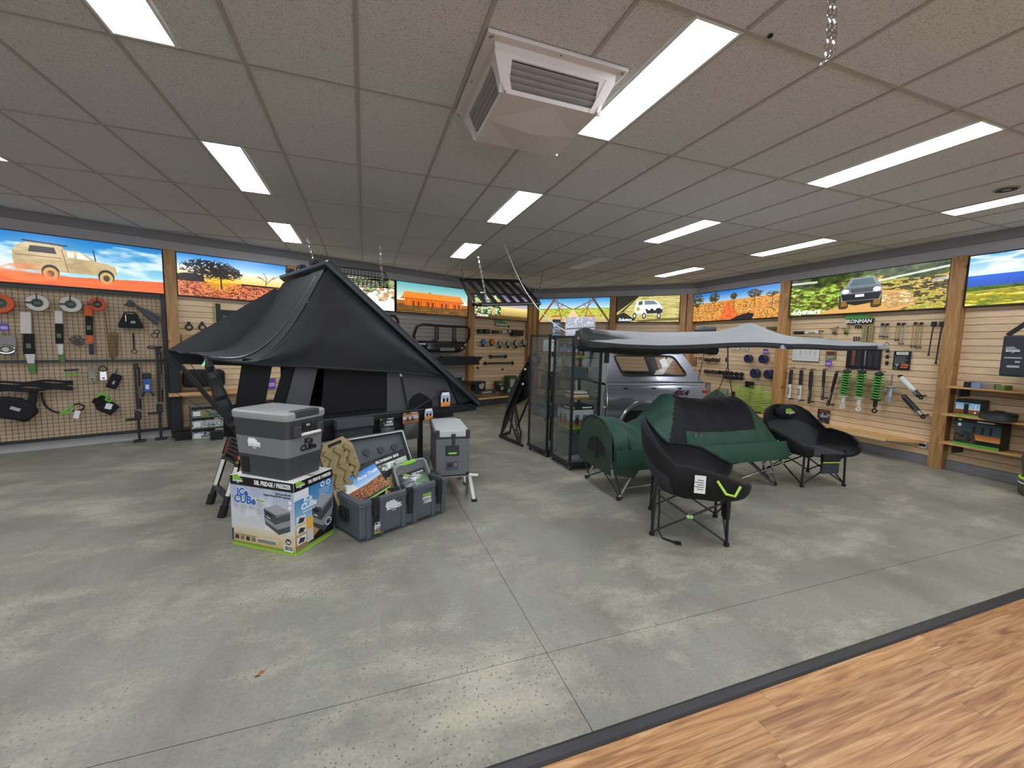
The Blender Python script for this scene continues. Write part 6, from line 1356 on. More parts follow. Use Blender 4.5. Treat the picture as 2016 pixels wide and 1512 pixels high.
part('tie', MB().tube([LP(t, 264, 596, .09), LP(t, 271, 610, .09)], .012, 6), mat('grey_rope', '55555a'), t)
t = wthing('carabiner', 'pair of small black ring clips at the right side of the mesh panel', 'clip', 'L', 306, 657, MO+.03); part('ring', MB().ring(LP(t, 304, 660, .02), .035, .006, 'y', 14, 6), BLACK, t, smooth=True); part('ring', MB().ring(LP(t, 309, 653, .03), .03, .006, 'y', 14, 6), BLACK, t, smooth=True)
t = wthing('snap_hook', 'black snap hook lying over a hook above the tall jack on the mesh panel', 'hook', 'L', 304, 684, MO+.03); part('jaw', MB().ring((-.03, 0, 0), .05, .009, 'y', 14, 6, sz=.35), BLACK, t, smooth=True); part('shank', MB().cyl((.02, 0, 0), (.09, 0, .005), .016, 8), BLACK, t)
t = wthing('soft_shackle', 'small lime and black soft shackle below the middle bar of the mesh panel', 'shackle', 'L', 143, 736, MO+.03); part('loop', MB().ring((0, 0, .02), .06, .009, 'y', 14, 6, a0=PI, a1=2*PI, sz=.7), mat('lime_rope', '6cb83c', .7), t, smooth=True); part('knot', MB().bar((-.08, 0, .05), (.06, 0, .055), .02, .03), BLACK, t)
def snatch(label, u, v, m, wing):
    t = wthing('snatch_block', label, 'pulley', 'L', u, v, MO+.04, 'snatch blocks on the mesh panel'); part('plate', MB().prism([(-.035, -.07), (.035, -.07), (.04, -.05), (.035, .06), (-.035, .06), (-.04, -.05)], 0, .02, 'y'), m, t, bev=.004); part('eye', MB().ring((0, .01, .09), .038, .012, 'y', 16, 6), wing, t, smooth=True); part('slot', MB().box(-.012, .012, -.002, 0, -.05, -.03), BLACK, t)
snatch('tarnished grey snatch block in clear wrap on the mesh panel', 181, 741, mat('dull_block', '86827a', .45, .5), mat('wrap_grey', '8a857e', .3)); snatch('bright silver snatch block beside the small black pouch', 203.5, 739, CHROME, mat('dark_steel', '4c4a48', .4, .6))
t = wthing('small_pouch', 'small black zipped pouch hanging aslant beside the silver snatch block', 'pouch', 'L', 225, 750, MO+.05, tilt=math.radians(22)); part('body', MB().box(-.06, .06, 0, .04, -.115, .10), CHF, t, bev=.02); part('badge', MB().box(-.01, .012, -.004, 0, -.05, .0), mat('pale_badge', 'a8aaa8'), t); part('loop', MB().tube([(-.02, .02, .09), (-.03, .02, .17)], .006, 5), BLACK, t)
t = wthing('rope_coil', 'bundle of black kinetic rope hung across the lower mesh panel', 'rope', 'L', 70, 760, MO+.06)
for i in range(6):
    z = .045-.018*i; pts = [(x, .01*(i % 2)-.01*i+.02, z+.02*math.sin(x*16+i*1.1)*(.6)+.01*math.cos(i*2.1)) for x in [-.34+.68*k/12 for k in range(13)]]; part('rope_strand', MB().tube(pts, .016, 7), mat('black_rope', '1e1d1f', .85, bump=.6, scale=70), t, smooth=True)
part('rope_end', MB().tube([LP(t, 66, 768, .04), LP(t, 64, 790, .04), LP(t, 60, 800, .05)], .04, 8), mat('black_rope', '1e1d1f'), t, smooth=True)
t = wthing('kinetic_rope', 'dark brown rope with lime spliced eye and white tag on the mesh panel', 'rope', 'L', 130, 800, MO+.04); BR_ = mat('brown_rope', '2c1c18', .85)
part('rope', MB().tube([LP(t, *q, .03) for q in ((82, 772), (83, 784), (88, 797), (97, 806), (108, 811), (118, 813))], .013, 7), BR_, t, smooth=True)
part('splice', MB().tube([LP(t, *q, .035) for q in ((118, 812), (126, 811), (134, 806), (140, 800), (145, 797))], .014, 7), mat('lime_rope', '6cb83c', .7), t, smooth=True); part('splice', MB().tube([LP(t, *q, .03) for q in ((119, 813), (130, 815), (142, 809))], .012, 7), mat('lime_rope', '6cb83c', .7), t, smooth=True)
part('eye', MB().tube([LP(t, *q, .03) for q in ((144, 797), (156, 795), (166, 800), (163, 806), (152, 809), (143, 809))], .012, 7), BR_, t, smooth=True); p = LP(t, 151, 816, .05); part('tag', MB().obox(p, (.055, .002, .11), rotm(0, .25, 0)), CARD, t, label='white swing tag')
t = wthing('recovery_bag', 'large slumped black bag at the left edge of the lower mesh panel', 'bag', 'L', 38, 806, MO+.10); part('body', MB().prism([tuple(LP(t, *q, .1)[i] for i in (0, 2)) for q in ((-20, 782), (12, 781), (40, 784), (55, 790), (68, 797), (77, 812), (52, 832), (30, 827), (-20, 820))], -.04, .07, 'y'), CHF, t, bev=.03); p = LP(t, 30, 805, .15); part('badge', MB().obox(p, (.09, .004, .04), rotm(0, .5, 0)), mat('pale_badge', 'a8aaa8'), t)
t = wthing('tree_protector', 'black pouch with lime rope loops and white tag on the lower mesh panel', 'pouch', 'L', 210, 797, MO+.06); part('body', MB().prism([tuple(LP(t, *q, .06)[i] for i in (0, 2)) for q in ((183, 788), (190, 781), (202, 779), (236, 801), (218, 818), (190, 807))], -.01, .05, 'y'), CHF, t, bev=.012)
part('rope_loop', MB().tube([LP(t, *q, .08) for q in ((188, 783), (197, 777), (206, 775), (212, 780), (208, 787), (216, 791), (222, 785))], .016, 7), mat('lime_rope', '6cb83c', .7), t, smooth=True); part('tag', MB().obox(LP(t, 214, 800, .085), (.07, .002, .08), rotm(0, .35, 0)), CARD, t, label='white swing tag'); part('rope_loop', MB().ring(LP(t, 193, 790, .08), .05, .012, 'y', 14, 6, sz=.8), CHF, t, smooth=True)
def jack(label, u, vt, vb, ub, group='high-lift jacks standing against the mesh panel'):
    sb_, zb_ = wsz('L', ub, vb, .10); t = wthing('farm_jack', label, 'jack', 'L', ub, vb, .10, group); t.location.z = 0; st_, zt_ = wsz('L', u, vt, .10); dx = st_-sb_; H_ = zt_
    R = rotm(0, math.atan2(dx, H_), 0); f = lambda x, y, z: R@Vector((x, y, z)); 
    bar = MB().obox(f(0, 0, H_/2+.02), (.034, .02, H_-.04), R); part('bar', bar, BLACK, t)
    mb = MB()
    for i in range(int(H_/.05)): mb.obox(f(0, -.011, .05+i*.05), (.012, .003, .02), R)
    part('bar_hole', mb, BLACKM, t, kind='stuff'); part('base', MB().box(-.07, .07, -.05, .05, 0, .03), BLACK, t, bev=.005)
    part('lift_arm', MB().obox(f(-.06, -.02, H_*.30), (.16, .03, .035), R), BLACK, t, bev=.004); part('mechanism', MB().obox(f(.0, -.02, H_*.36), (.075, .06, .15), R), BLACK, t, bev=.012); part('pin', MB().ring(f(-.0, -.05, H_*.39), .035, .010, 'y', 12, 6, a0=.2, a1=PI-.2), CHROME, t, smooth=True)
    part('handle', MB().tube([f(.035, -.035, H_*.42), f(.042, -.03, H_*.96)], .013, 8), BLACK, t, smooth=True); part('handle_band', MB().tube([f(.037, -.036, H_*.56), f(.039, -.034, H_*.72)], .0145, 8), CHROME, t, smooth=True, label='bright handle section'); part('top_clamp', MB().obox(f(.01, -.01, H_-.04), (.06, .04, .09), R), BLACK, t, bev=.006)
jack('black high-lift jack against the mesh panel, the shorter of the two', 265, 716, 866, 275); jack('taller black high-lift jack beside the timber post', 309, 686, 860, 317)
t = wthing('jack_adaptor', 'blue and black lifting clamp hung between the two high-lift jacks', 'clamp', 'L', 291, 778, MO+.05); part('body', MB().prism([(-.05, .05), (.05, .05), (.035, .25), (-.035, .25)], 0, .05, 'y'), BLUE, t, bev=.006); part('top_strap', MB().box(-.05, .05, -.005, .05, .25, .33), BLACK, t, bev=.01); part('fork', MB().bar((-.03, .02, .06), (-.06, .02, -.02), .02, .03), BLACK, t); part('fork', MB().bar((.03, .02, .06), (.07, .02, -.02), .02, .03), BLACK, t); part('sticker', MB().box(-.02, .02, -.002, 0, .09, .16), CARD, t)
box_item('tall_pad_bag', 'tall dark grey padded bag standing upright against the first timber post', 'bag', 'L', 339, 714, 362, 862, .16, mat('slate_pad', '26292d', .85, bump=.3), -.02, bev=.02)[0].location.z = 0.01
box_item('floor_box', 'low black box on the floor under the tall padded bag', 'box', 'L', 345, 846, 384, 862, .2, BLACKM, .15, bev=.01)[0].location.z = 0
# --- second bay: between the first posts
def shackle_pair(label, u, v): t = wthing('bow_shackle', label, 'shackle', 'L', u, v, -.05, 'bow shackles on the left slatted bay'); part('bow', MB().ring((0, 0, -.02), .042, .014, 'y', 14, 7), BLACK, t, smooth=True); part('clasp', MB().box(-.02, .02, -.02, .03, .025, .07), BLACK, t, bev=.005)
shackle_pair('black bow shackle on the slatted bay, nearer the timber post', 372, 642); shackle_pair('black bow shackle on the slatted bay, nearer the green bumper display', 398, 642)
box_item('cardboard_sample', 'small brown cardboard sample box with a black part on it, behind the tent awning', 'box', 'L', 359, 659, 384, 680, .12, KRAFT, -.09); ticket('L', 373, 697, 391, 712, 'purple price ticket seen under the left tent awning')
t, w, h = box_item('bumper_display', 'green-edged display board shaped like a bull bar, half hidden by the tent', 'display board', 'L', 426, 600, 500, 645, .03, BLACK, -.09, bev=.01)
part('edge', MB().tube([(-w/2, -.002, h), (-w/2, -.002, h*.2), (-w*.38, -.002, 0), (w*.38, -.002, 0), (w/2, -.002, h*.2), (w/2, -.002, h)], .007, 6), mat('pale_green_edge', 'a0c070', .4), t, smooth=True); part('picture_patch', MB().box(-w*.3, w*.2, -.004, 0, h*.12, h*.5), mat('leafy_print', '58803c', .4, var=.7, scale=25), t); part('notch', MB().box(-w*.36, w*.25, -.003, 0, h*.75, h*1.0), SLAT, t)
shf = wthing('wall_shelf', 'brown shelf carrying a black bag, low behind the left end of the tent', 'shelf', 'L', 420, 771, .2); part('board', MB().box(-.55, .5, 0, .29, -.05, .0), LEDGE, shf)
box_item('duffel_bag', 'long black duffel bag lying on the brown shelf behind the tent', 'bag', 'L', 363, 729, 446, 762, .26, CHF, -.08, bev=.05)
for i, (v0, v1, lb, tx) in enumerate(((777, 795, 'green and blue printed winch box on top of the low stack', 'WINCH'), (797, 828, 'grey and white winch box in the middle of the low stack', 'WINCH'), (829, 858, 'grey and white winch box at the bottom of the low stack', 'WINCH'))):
    wa = CV(160, 60, '8c8e92'); wa.mottle(wa.Y > .2, ['5c5e64', 'a4a6aa', 'c8cacc', '3c3e42'] if i else ['204c78', '2c7a80', 'a88c50', '1c3040'], 7, 5, i+3); wa.rect(0, 0, 1, .25, '141618'); wa.rect(0, .93, 1, 1, '60a040'); wa.rect(.04, .4, .2, .85, 'e8e8e6')
    t, w, h = box_item('winch_box', lb+' behind the ladder', 'box', 'L', 377+i*1.5, v0, 462, v1, .36, mat('winch_card', '707276', .5), .1, 'winch boxes stacked by the left wall', imgmat('print_winch%d' % i, wa.a)); text('lettering', t, tx, h*.22, (w*.2, -.003, h*.84), WT)
    t.location.z = (.345, .175, .0)[i]; t.scale = (1, 1, (.165 if i == 0 else .168)/h)
ticket('L', 528, 745, 543, 766, 'blue-lilac price ticket seen through the tent netting')
box_item('black_crate', 'black slotted crate on the floor at the end of the winch boxes', 'crate', 'L', 415, 845, 440, 862, .12, BLACK, .5)[0].location.z = 0
# --- third bay: bull bars on grey slats
def bullbar(label, u0, v0, u1, v1, off, hoops=True):
    w, h = wsize('L', u0, v0, u1, v1, off); t = wthing('bull_bar', label, 'bull bar', 'L', (u0+u1)/2, v1, off, 'bull bars on the grey slatted bay')
    hb_ = h*.42; dp = .30
    def arc(z0, z1, ins, m, nm, dz=0):
        G = []
        for i in range(25):
            x = -w/2+w*i/24; q = abs(x)/(w/2); y = dp*(q**2.6); zz0 = z0+(.28*hb_)*(max(0, q-.55)/.45)**1.3+dz; r = [(x, y+ins, zz0), (x, y, zz0+(z1-z0)*.25), (x, y, z0+(z1-z0)*.85+dz), (x, y+.06, z1+dz)]
            G.append(r)
        return part(nm, MB().grid(G, thick=.02), m, t, smooth=True)
    arc(0, hb_, .06, mat('satin_black', '232225', .35, .2), 'channel'); part('top_pan', MB().prism([(-w/2+.05, dp*.8), (-w*.3, .06), (w*.3, .06), (w/2-.05, dp*.8)], hb_-.015, hb_, 'z'), mat('satin_black', '232225'), t)
    part('plate_recess', MB().box(-w*.13, w*.13, -.012, .0, hb_*.15, hb_*.42), mat('grey_plate', '6c6c70', .4), t); part('winch_slot', MB().box(-w*.2, w*.2, -.008, .005, hb_*.5, hb_*.72), BLACKM, t)
    for s_ in (-1, 1):
        part('indicator', MB().obox((s_*w*.39, dp*.36-.0, hb_*.72), (w*.10, .02, .028), rotm(0, 0, s_*.7)), mat('lamp_white', 'd0d0cc', .2), t); part('fog_lamp', MB().lathe([(.03, 0), (.03, .02)], (s_*w*.3, .07, hb_*.42), 'y', 14), CHROME, t)
    if hoops:
        z1 = h; y0 = .07
        part('hoop', MB().tube([(-w*.47, dp*.75, hb_*.9), (-w*.5, dp*.6, z1*.62), (-w*.47, dp*.4, z1*.92), (-w*.40, dp*.25, z1), (-w*.2, y0, z1*.99), (0, y0-.02, z1*.98), (w*.2, y0, z1*.99), (w*.40, dp*.25, z1), (w*.47, dp*.4, z1*.92), (w*.5, dp*.6, z1*.62), (w*.47, dp*.75, hb_*.9)], .030, 10), mat('satin_black', '232225'), t, smooth=True)
        for x in (-w*.18, -w*.135, w*.135, w*.18): part('upright', MB().tube([(x*1.25, y0+.05, hb_*.9), (x, y0, hb_*1.2), (x, y0, z1*1.02)], .022, 8), mat('satin_black', '232225'), t, smooth=True)
    for s_ in (-1, 1): part('mount', MB().box(s_*w*.3-.03, s_*w*.3+.03, .1, .5, hb_*.3, hb_*.5), BLACKM, t)
    return t
bullbar('black triple-hoop bull bar mounted above the tray on the grey slats', 826, 641, 935, 694, .42); bullbar('black bull bar without hoops low down beside the tent hinge', 868, 735, 924, 752, .3, False)
t = wthing('tube_hoop', 'single black tube hoop showing above the tent lid', 'bull bar', 'L', 772, 655, .3); part('hoop', MB().tube([LP(t, *q, .3) for q in ((750, 629), (768, 622), (777, 622), (783, 630), (785, 652))], .03, 10), mat('satin_black', '232225'), t, smooth=True); part('bracket', MB().bar(LP(t, 785, 650, .3), LP(t, 785, 650, -.05), .04, .04), BLACK, t)
t = wthing('skid_plate', 'silver-grey slotted steel plate leaning beside the tent lid', 'steel plate', 'L', 812, 680, .5); part('plate', MB().prism([tuple(LP(t, *q, .5)[i] for i in (0, 2)) for q in ((790, 655), (808, 660), (832, 684), (846, 700), (846, 707), (838, 703), (800, 672))], 0, .02, 'y'), mat('grey_coat', '5c5e64', .35, .4), t, bev=.003)
for a, b in (((809, 671), (820, 683)), ((830, 692), (839, 702))): part('slot', MB().bar(LP(t, *a, .505), LP(t, *b, .505), .006, .03, up=(0, 0, 1)), BLACKM, t)
t, w, h = box_item('rear_step_bar', 'wide black rear bar like a shallow tray on the grey slats', 'bumper', 'L', 846, 704, 946, 719, .1, BLACKM, .25); part('end_wing', MB().prism([(w/2, h), (w/2+.12, h*1.1), (w/2-.1, 0)], 0, .2, 'y'), BLACK, t); part('top_plate', MB().box(-w*.25, w*.4, -.01, .12, h, h+.03), BLACK, t); part('wall_arm', MB().box(-.03, .03, .1, .34, .0, .06), BLACK, t)
t = wthing('display_shelf', 'black wall shelf under the low bull bar near the tent hinge', 'shelf', 'L', 928, 755, .35); part('board', MB().box(-.75, .32, 0, .44, -.03, .03), BLACK, t)
ticket('L', 886, 737, 893, 744, 'small white ticket on the low bull bar')
# --- fourth bay: lights
def sign(k, u, v, wpx, label):
    t = wthing('brand_sign', label, 'sign', k, u, v, -.06, 'green and black shop signs'); w = wsize(k, u-wpx/2, v, u+wpx/2, v+1, -.06)[0]; t.location.z -= 0; part('backer', MB().prism([(-w*.42, -.12*w), (w*.5, -.12*w), (w*.54, .09*w), (-w*.38, .09*w)], .006, .02, 'y'), BLACK, t); logo(t, 0, .0, 0, w, green=mat('sign_green', '4c9048', .5), off=.006)
    return t
sign('L', 986, 639, 22, 'small green and black beast sign above the driving lights')
for i, (u0, v0, u1, v1) in enumerate(((942, 648, 952, 657), (955, 648, 965, 657), (971, 650, 983, 657), (988, 650, 999, 657), (1001, 648, 1009, 656))):
    t, w, h = box_item('work_lamp', 'small square work lamp in the upper row, %s' % ('nearest the timber post', 'second from the timber post', 'under the small beast sign', 'next to last, pale faced', 'with a cream face')[i], 'lamp', 'L', u0, v0, u1, v1, .06, BLACK if i < 3 else mat('lamp_face', '8a8880', .3), -.05, 'square work lamps in the upper row'); part('bracket', MB().box(-.01, .01, .05, .10, h*.4, h*.6), BLACK, t); part('lens', MB().box(-w*.35, w*.35, -.006, 0, h*.25, h*.8), (mat('dark_lens', '3c4044', .2) if i < 3 else mat('cream_lens', 'c8c0a8', .3)), t)
t, w, h = box_item('light_console', 'black angled light housing at the end of the upper row', 'lamp', 'L', 1010, 650, 1031, 661, .14, BLACK, -.05)
for x in (-w*.22, w*.18): part('lens', MB().box(x-.03, x+.03, -.005, 0, h*.55, h*.85), mat('dark_lens', '3c4044', .2), t)
LENS = mat('clear_lens', 'c8ccc8', .1, .3); 
for i, (u, v, r, m, lb) in enumerate(((951.5, 673, 5.6, mat('blue_lens', '3a86c0', .2), 'round driving light with a blue cover'), (968, 672.6, 5.6, mat('amber_lens', 'c47020', .2), 'round driving light with an amber cover'), (985, 676, 6, LENS, 'round driving light just right of the amber one'), (1001, 676, 6, LENS, 'round driving light in the middle of the clear four'), (1017, 675.6, 7, LENS, 'largest round clear driving light'), (1032, 673.5, 6.3, LENS, 'round driving light beside the corner posts'))):
    w, h = wsize('L', u-r, v-r, u+r, v+r, .05); t = wthing('driving_light', lb, 'lamp', 'L', u, v, .05, 'round driving lights'); R = h/2*.95
    part('housing', MB().lathe([(R*.6, .07), (R*.95, .03), (R, -.01), (R*.98, -.03)][::-1], (0, 0, 0), 'y', 20).v and MB().lathe([(R*.5, -.07), (R*.9, -.03), (R, .0), (R, .03)], (0, 0, 0), 'y', 20), BLACK, t, smooth=True)
    part('lens', MB().lathe([(R*.93, .031), (R*.6, .040), (R*.05, .043)], (0, 0, 0), 'y', 20), m, t, smooth=True); part('bracket', MB().box(-.04, .04, -.0, .02, -R-.05, -R+.01).box(-.015, .015, .0, .14, -R-.05, -R-.035), BLACK, t)
    if i > 1:
        mb = MB()
        for q_ in range(3): mb.bar((R*.8*math.cos(q_*PI/3+.3), -.045, R*.8*math.sin(q_*PI/3+.3)), (-R*.8*math.cos(q_*PI/3+.3), -.045, -R*.8*math.sin(q_*PI/3+.3)), .01, .006)
        part('reflector_rib', mb, DARKP, t)
for i, (u0, v0, u1, v1, lb) in enumerate(((967, 700, 997, 703.5, 'shorter black light bar on the slats'), (957, 713, 1011, 716.5, 'longer black light bar on the slats below the short one'))):
    t, w, h = box_item('light_bar', lb, 'lamp', 'L', u0, v0, u1, v1, .05, BLACK, -.03, 'light bars'); part('lens', MB().box(-w*.47, w*.47, -.003, 0, h*.2, h*.8), mat('dark_lens', '3c4044', .2), t)
    for x in (-w/2, w/2): part('end_bracket', MB().box(x-.015, x+.015, -.01, .06, -.03, h+.02), BLACK, t)
for i, (u, v, lb) in enumerate(((951, 681, 'thin empty black display hook high on the fourth bay'), (941, 724, 'bent black display hook on the fourth bay near the post'), (990, 727, 'tiny black clip on the slats below the light bars'), (1002, 643, 'round black plug high on the fourth bay'))):
    t = wthing('display_hook', lb, 'hook', 'L', u, v, -.07, 'empty display hooks'); part('stem', MB().tube([(0, .02, 0), (0, -.03, -.005), (.0+.12*(i == 0), -.035, -.06*(i == 1) - .001)], .007, 6), BLACK, t); part('clip', MB().box(-.012, .012, .0, .03, -.03, .03), BLACK, t)
t = wthing('low_shelf', 'low pale wooden shelf under the light bars, loaded with light kits', 'shelf', 'L', 985, 781, .32); part('board', MB().box(-.92, .88, 0, .41, -.03, .005), LEDGE, t); part('edge_strip', MB().box(-.92, .88, -.006, .0, -.03, .008), mat('pale_edge', 'd8bc88', .5), t)
def kit(label, u0, v0, u1, v1, m, off=.12, lab=None):
    t, w, h = box_item('light_kit', label, 'box', 'L', u0, v0, u1, v1, .18, m, off, 'light kits on the low shelf'); part('label_panel', MB().box(-w*.3, w*.25, -.003, 0, h*.3, h*.8) if lab is None else MB().lathe([(h*.34, 0), (h*.34, .003)], (.03, 0, h*.55), 'y', 18), mat('pale_badge', 'a8aaa8') if lab is None else lab, t); return t
kit('black light kit box with a round white picture beside the post', 936, 751, 956, 770, BLACK, .14, mat('pale_round', 'b0a8a4', .5)); kit('small dark green light kit box in the middle of the low shelf', 981, 751, 990, 770, mat('olive_card', '3c4c2c', .5), .0); kit('black-faced light kit box in front of the small dark green one', 984, 759, 993, 771, BLACK, .15)
kit('tallest green and black light kit box on the low shelf', 1001, 740, 1017, 771, mat('olive_card', '3c4c2c', .5), .0); kit('wide dark green light kit box at the right of the low shelf', 998, 764, 1012, 775, mat('olive_card', '3c4c2c', .5), .2); kit('long flat dark light bar box lying on the low shelf', 943, 769, 976, 776, DARKP, .22); kit('dark jar-like kit on the low shelf behind the leaning black plate', 1030, 757, 1042, 772, mat('maroon_dark', '30242c', .4), .1)

# --- right wall goods
def item(nm, label, cat, u, v, off=-.05, group=None, tilt=0, k='R'): return wthing(nm, label, cat, k, u, v, off, group, tilt)
sign('R', 1689, 632, 55, 'larger green and black beast sign on the right wall under the bush picture')
def shock(label, ut, vt, ub, vb, top, bot, rr_=.028, split=.5, grp='shock absorbers on the right wall', nm='shock_absorber'):
    s0_, z0_ = wsz('R', ut, vt, .0); s1_, z1_ = wsz('R', ub, vb, .0); L_ = math.hypot(s1_-s0_, z1_-z0_); a = math.atan2(s1_-s0_, -(z1_-z0_)); t = item(nm, label, 'shock absorber', ut, vt, .0, grp, -a)
    part('eye', MB().ring((0, 0, -.02), .018, .009, 'y', 12, 6), STEEL if bot is WHITE else BLACK, t, smooth=True); part('eye', MB().ring((0, 0, -L_+.02), .02, .010, 'y', 12, 6), CHROME if bot is WHITE else BLACK, t, smooth=True)
    part('dust_tube', MB().cyl((0, 0, -.04), (0, 0, -L_*split), rr_*1.05, 14), top, t, smooth=True); part('body', MB().cyl((0, 0, -L_*split), (0, 0, -L_+.045), rr_*.92, 14), bot, t, smooth=True)
    part('sticker', MB().box(-.012, .012, -rr_*1.02, -rr_*.9, -L_*.82, -L_*.6), mat('sticker_grey', '7c8078', .4), t); part('hook', MB().tube([(0, .0, 0), (0, .09, .0)], .008, 6), BLACK, t); part('lower_hook', MB().tube([(.03, -.02, -L_+.03), (.03, .09, -L_+.03)], .010, 6), BLACK, t); return t
shock('black and white shock absorber hung upright, nearest the timber post', 1558.5, 724, 1552.5, 788, BLACK, WHITE); shock('black and white shock absorber hung upright, second from the timber post', 1578.5, 725, 1573, 791, BLACK, WHITE)
shock('stout all-black shock absorber hung upright beside the white ones', 1598, 727, 1592.5, 794, BLACK, BLACK, .030); shock('slim black shock absorber hung upright in the middle of the row', 1623, 727, 1619, 787, BLACK, DARKP, .022)
shock('black steering damper hung aslant left of the green coilovers', 1648, 731, 1630, 799, BLACK, BLACK, .024, .35); shock('black and white shock absorber lying level above the awning tip', 1561, 655, 1617, 655, BLACK, WHITE, .028, .45)
shock('white shock absorber slanting beside the bare strut', 1770, 739, 1815, 785, WHITE, BLACK, .034, .68); shock('black shock absorber slanting below the white one', 1777, 778, 1819, 823, BLACK, STEEL, .034, .72)
def coilover(label, u, vt, vb, ub, low, n=9):
    s0_, z0_ = wsz('R', u, vt, .05); s1_, z1_ = wsz('R', ub, vb, .05); L_ = z0_-z1_; a = math.atan2(s1_-s0_, L_); t = item('coilover', label, 'coil spring strut', u, vt, .05, 'green coil struts on the right wall', -a)
    H_ = L_*.66; R = .060; pts = [(R*math.cos(q_), R*math.sin(q_), -.02-(H_-.03)*q_/(2*PI*n)) for q_ in [2*PI*n*i/(n*14) for i in range(n*14+1)]]
    part('coil', MB().tube(pts, .0105, 6), SPRING, t, smooth=True); part('top_mount', MB().lathe([(.03, .02), (.05, .01), (.058, -.01), (.058, -.02)][::-1], (0, 0, 0), 'z', 18), mat('rubber_top', '1c2c1c', .6), t, smooth=True)
    for q_ in (0, 2.1, 4.2): part('stud', MB().cyl((.035*math.cos(q_), .035*math.sin(q_), .015), (.035*math.cos(q_), .035*math.sin(q_), .04), .005, 6), STEEL, t)
    part('core', MB().cyl((0, 0, -.02), (0, 0, -H_), .030, 14), BLACK if low is not WHITE else mat('dark_green_tube', '20401c', .5), t, smooth=True); part('seat', MB().lathe([(.04, -H_-.025), (.066, -H_-.01), (.066, -H_)], (0, 0, 0), 'z', 18), low, t, smooth=True)
    part('lower_body', MB().cyl((0, 0, -H_), (0, 0, -L_*.86), .026, 14).cyl((0, 0, -L_*.86), (0, 0, -L_+.05), .012, 10), low, t, smooth=True); part('eye', MB().ring((0, 0, -L_+.025), .028, .012, 'y', 14, 8), low, t, smooth=True); part('hook', MB().tube([(0, 0, .03), (0, .14, .03)], .007, 6), BLACK, t)
coilover('green coil strut with a white foot, nearest the damper', 1668, 730, 803, 1658, WHITE); coilover('green coil strut with a white foot, between the other two struts', 1697, 731, 808, 1689, WHITE); coilover('green coil strut with a black foot', 1731, 735, 812, 1721, BLACK)
t = item('bare_strut', 'bare silver strut without a spring, right of the green coil struts', 'strut', 1757, 737, .02); WZ = mat('pale_zinc', 'b8babc', .35, .5)
part('rod', MB().cyl((0, 0, 0), (0, 0, -.19), .009, 8), STEEL, t, smooth=True); part('seat', MB().lathe([(.02, -.21), (.065, -.20), (.075, -.185), (.02, -.17)], (0, 0, 0), 'z', 18), WZ, t, smooth=True); part('body', MB().cyl((0, 0, -.19), (-.01, 0, -.43), .032, 14), WZ, t, smooth=True); part('side_plate', MB().box(-.07, -.03, -.02, .02, -.26, -.21).box(.03, .09, -.02, .02, -.26, -.21), WZ, t, bev=.003); part('clevis', MB().box(-.045, .03, -.03, .03, -.43, -.33), WZ, t, bev=.006)
GOLD = mat('zinc_gold', '9c8c5c', .4, .5)
def lp_(nm, label, u0, v0, u1, v1, m, kind_, grp):
    w, h = wsize('R', u0, v0, u1, v1, -.06); t = item(nm, label, 'suspension part', (u0+u1)/2, v0, -.06, grp)
    if kind_ == 'plate':
        part('plate', MB().box(-w/2, w/2, 0, .012, -h, 0), m, t, bev=.002); mb = MB()
        for i in range(6): mb.cyl((0, -.001, -h*(i+.5)/6), (0, .001, -h*(i+.5)/6), .007, 8)
        part('bolt_hole', mb, BLACKM, t)
    elif kind_ == 'hookplate':
        part('bracket', MB().tube([(-w*.45, 0, -h*.35), (-w*.1, 0, -h*.3), (-w*.1, 0, -h*.85), (w*.15, 0, -h*.9), (w*.2, 0, -.02), (w*.45, 0, -.02)], .012, 6), m, t); part('block', MB().box(-.02, .03, -.01, .02, -h, -h*.75), BLACK, t)
    elif kind_ == 'ubolt':
        part('u_bolt', MB().tube([(-w*.35, 0, -h), (-w*.35, 0, -.05), (-w*.2, 0, -.015), (0, 0, -.005), (w*.2, 0, -.015), (w*.35, 0, -.05), (w*.35, 0, -h)], .007, 6), m, t, smooth=True)
        for x in (-w*.35, w*.35): part('nut', MB().cyl((x, 0, -h+.04), (x, 0, -h+.02), .013, 6), BLACK, t)
        part('hanger', MB().box(-.015, .015, -.012, .02, -.03, .012), BLACK, t)
    elif kind_ == 'rod': part('rod', MB().tube([(w*.2, 0, 0), (0, 0, -h*.3), (-w*.1, 0, -h*.6), (-w*.2, 0, -h)], .009, 6), m, t, smooth=True); part('hanger', MB().box(-.02, .025, -.01, .03, -.05, .02), BLACK, t); part('end_nut', MB().cyl((-w*.2, 0, -h), (-w*.2, 0, -h-.03), .014, 8), m, t)
    else:
        for x in (-w*.36, 0, w*.36): part('bolt', MB().cyl((x, 0, 0), (x, 0, -h), .008, 8).cyl((x, 0, 0), (x, 0, -.015), .016, 6), m, t)
G1n = 'brackets, plates and bolts on the right wall'
lp_('spring_bracket', 'gold angled bracket right of the level shock absorber', 1634, 642, 1652, 658, GOLD, 'hookplate', G1n); lp_('spring_bracket', 'gold angled bracket left of the small bolts', 1657, 641, 1675, 658, GOLD, 'hookplate', G1n)
lp_('bolt_set', 'set of three black bolts under the larger beast sign', 1683, 640, 1696, 647, BLACK, 'bolts', G1n); lp_('bolt_set', 'set of three black bolts just above the awning cloth', 1680, 663, 1693, 672, BLACK, 'bolts', G1n)
lp_('leaf_plate', 'khaki drilled plate, left of the pair', 1699, 640, 1708, 674, mat('khaki_plate', '94865c', .55), 'plate', G1n); lp_('leaf_plate', 'khaki drilled plate, right of the pair', 1711, 639, 1720, 674, mat('khaki_plate', '94865c', .55), 'plate', G1n)
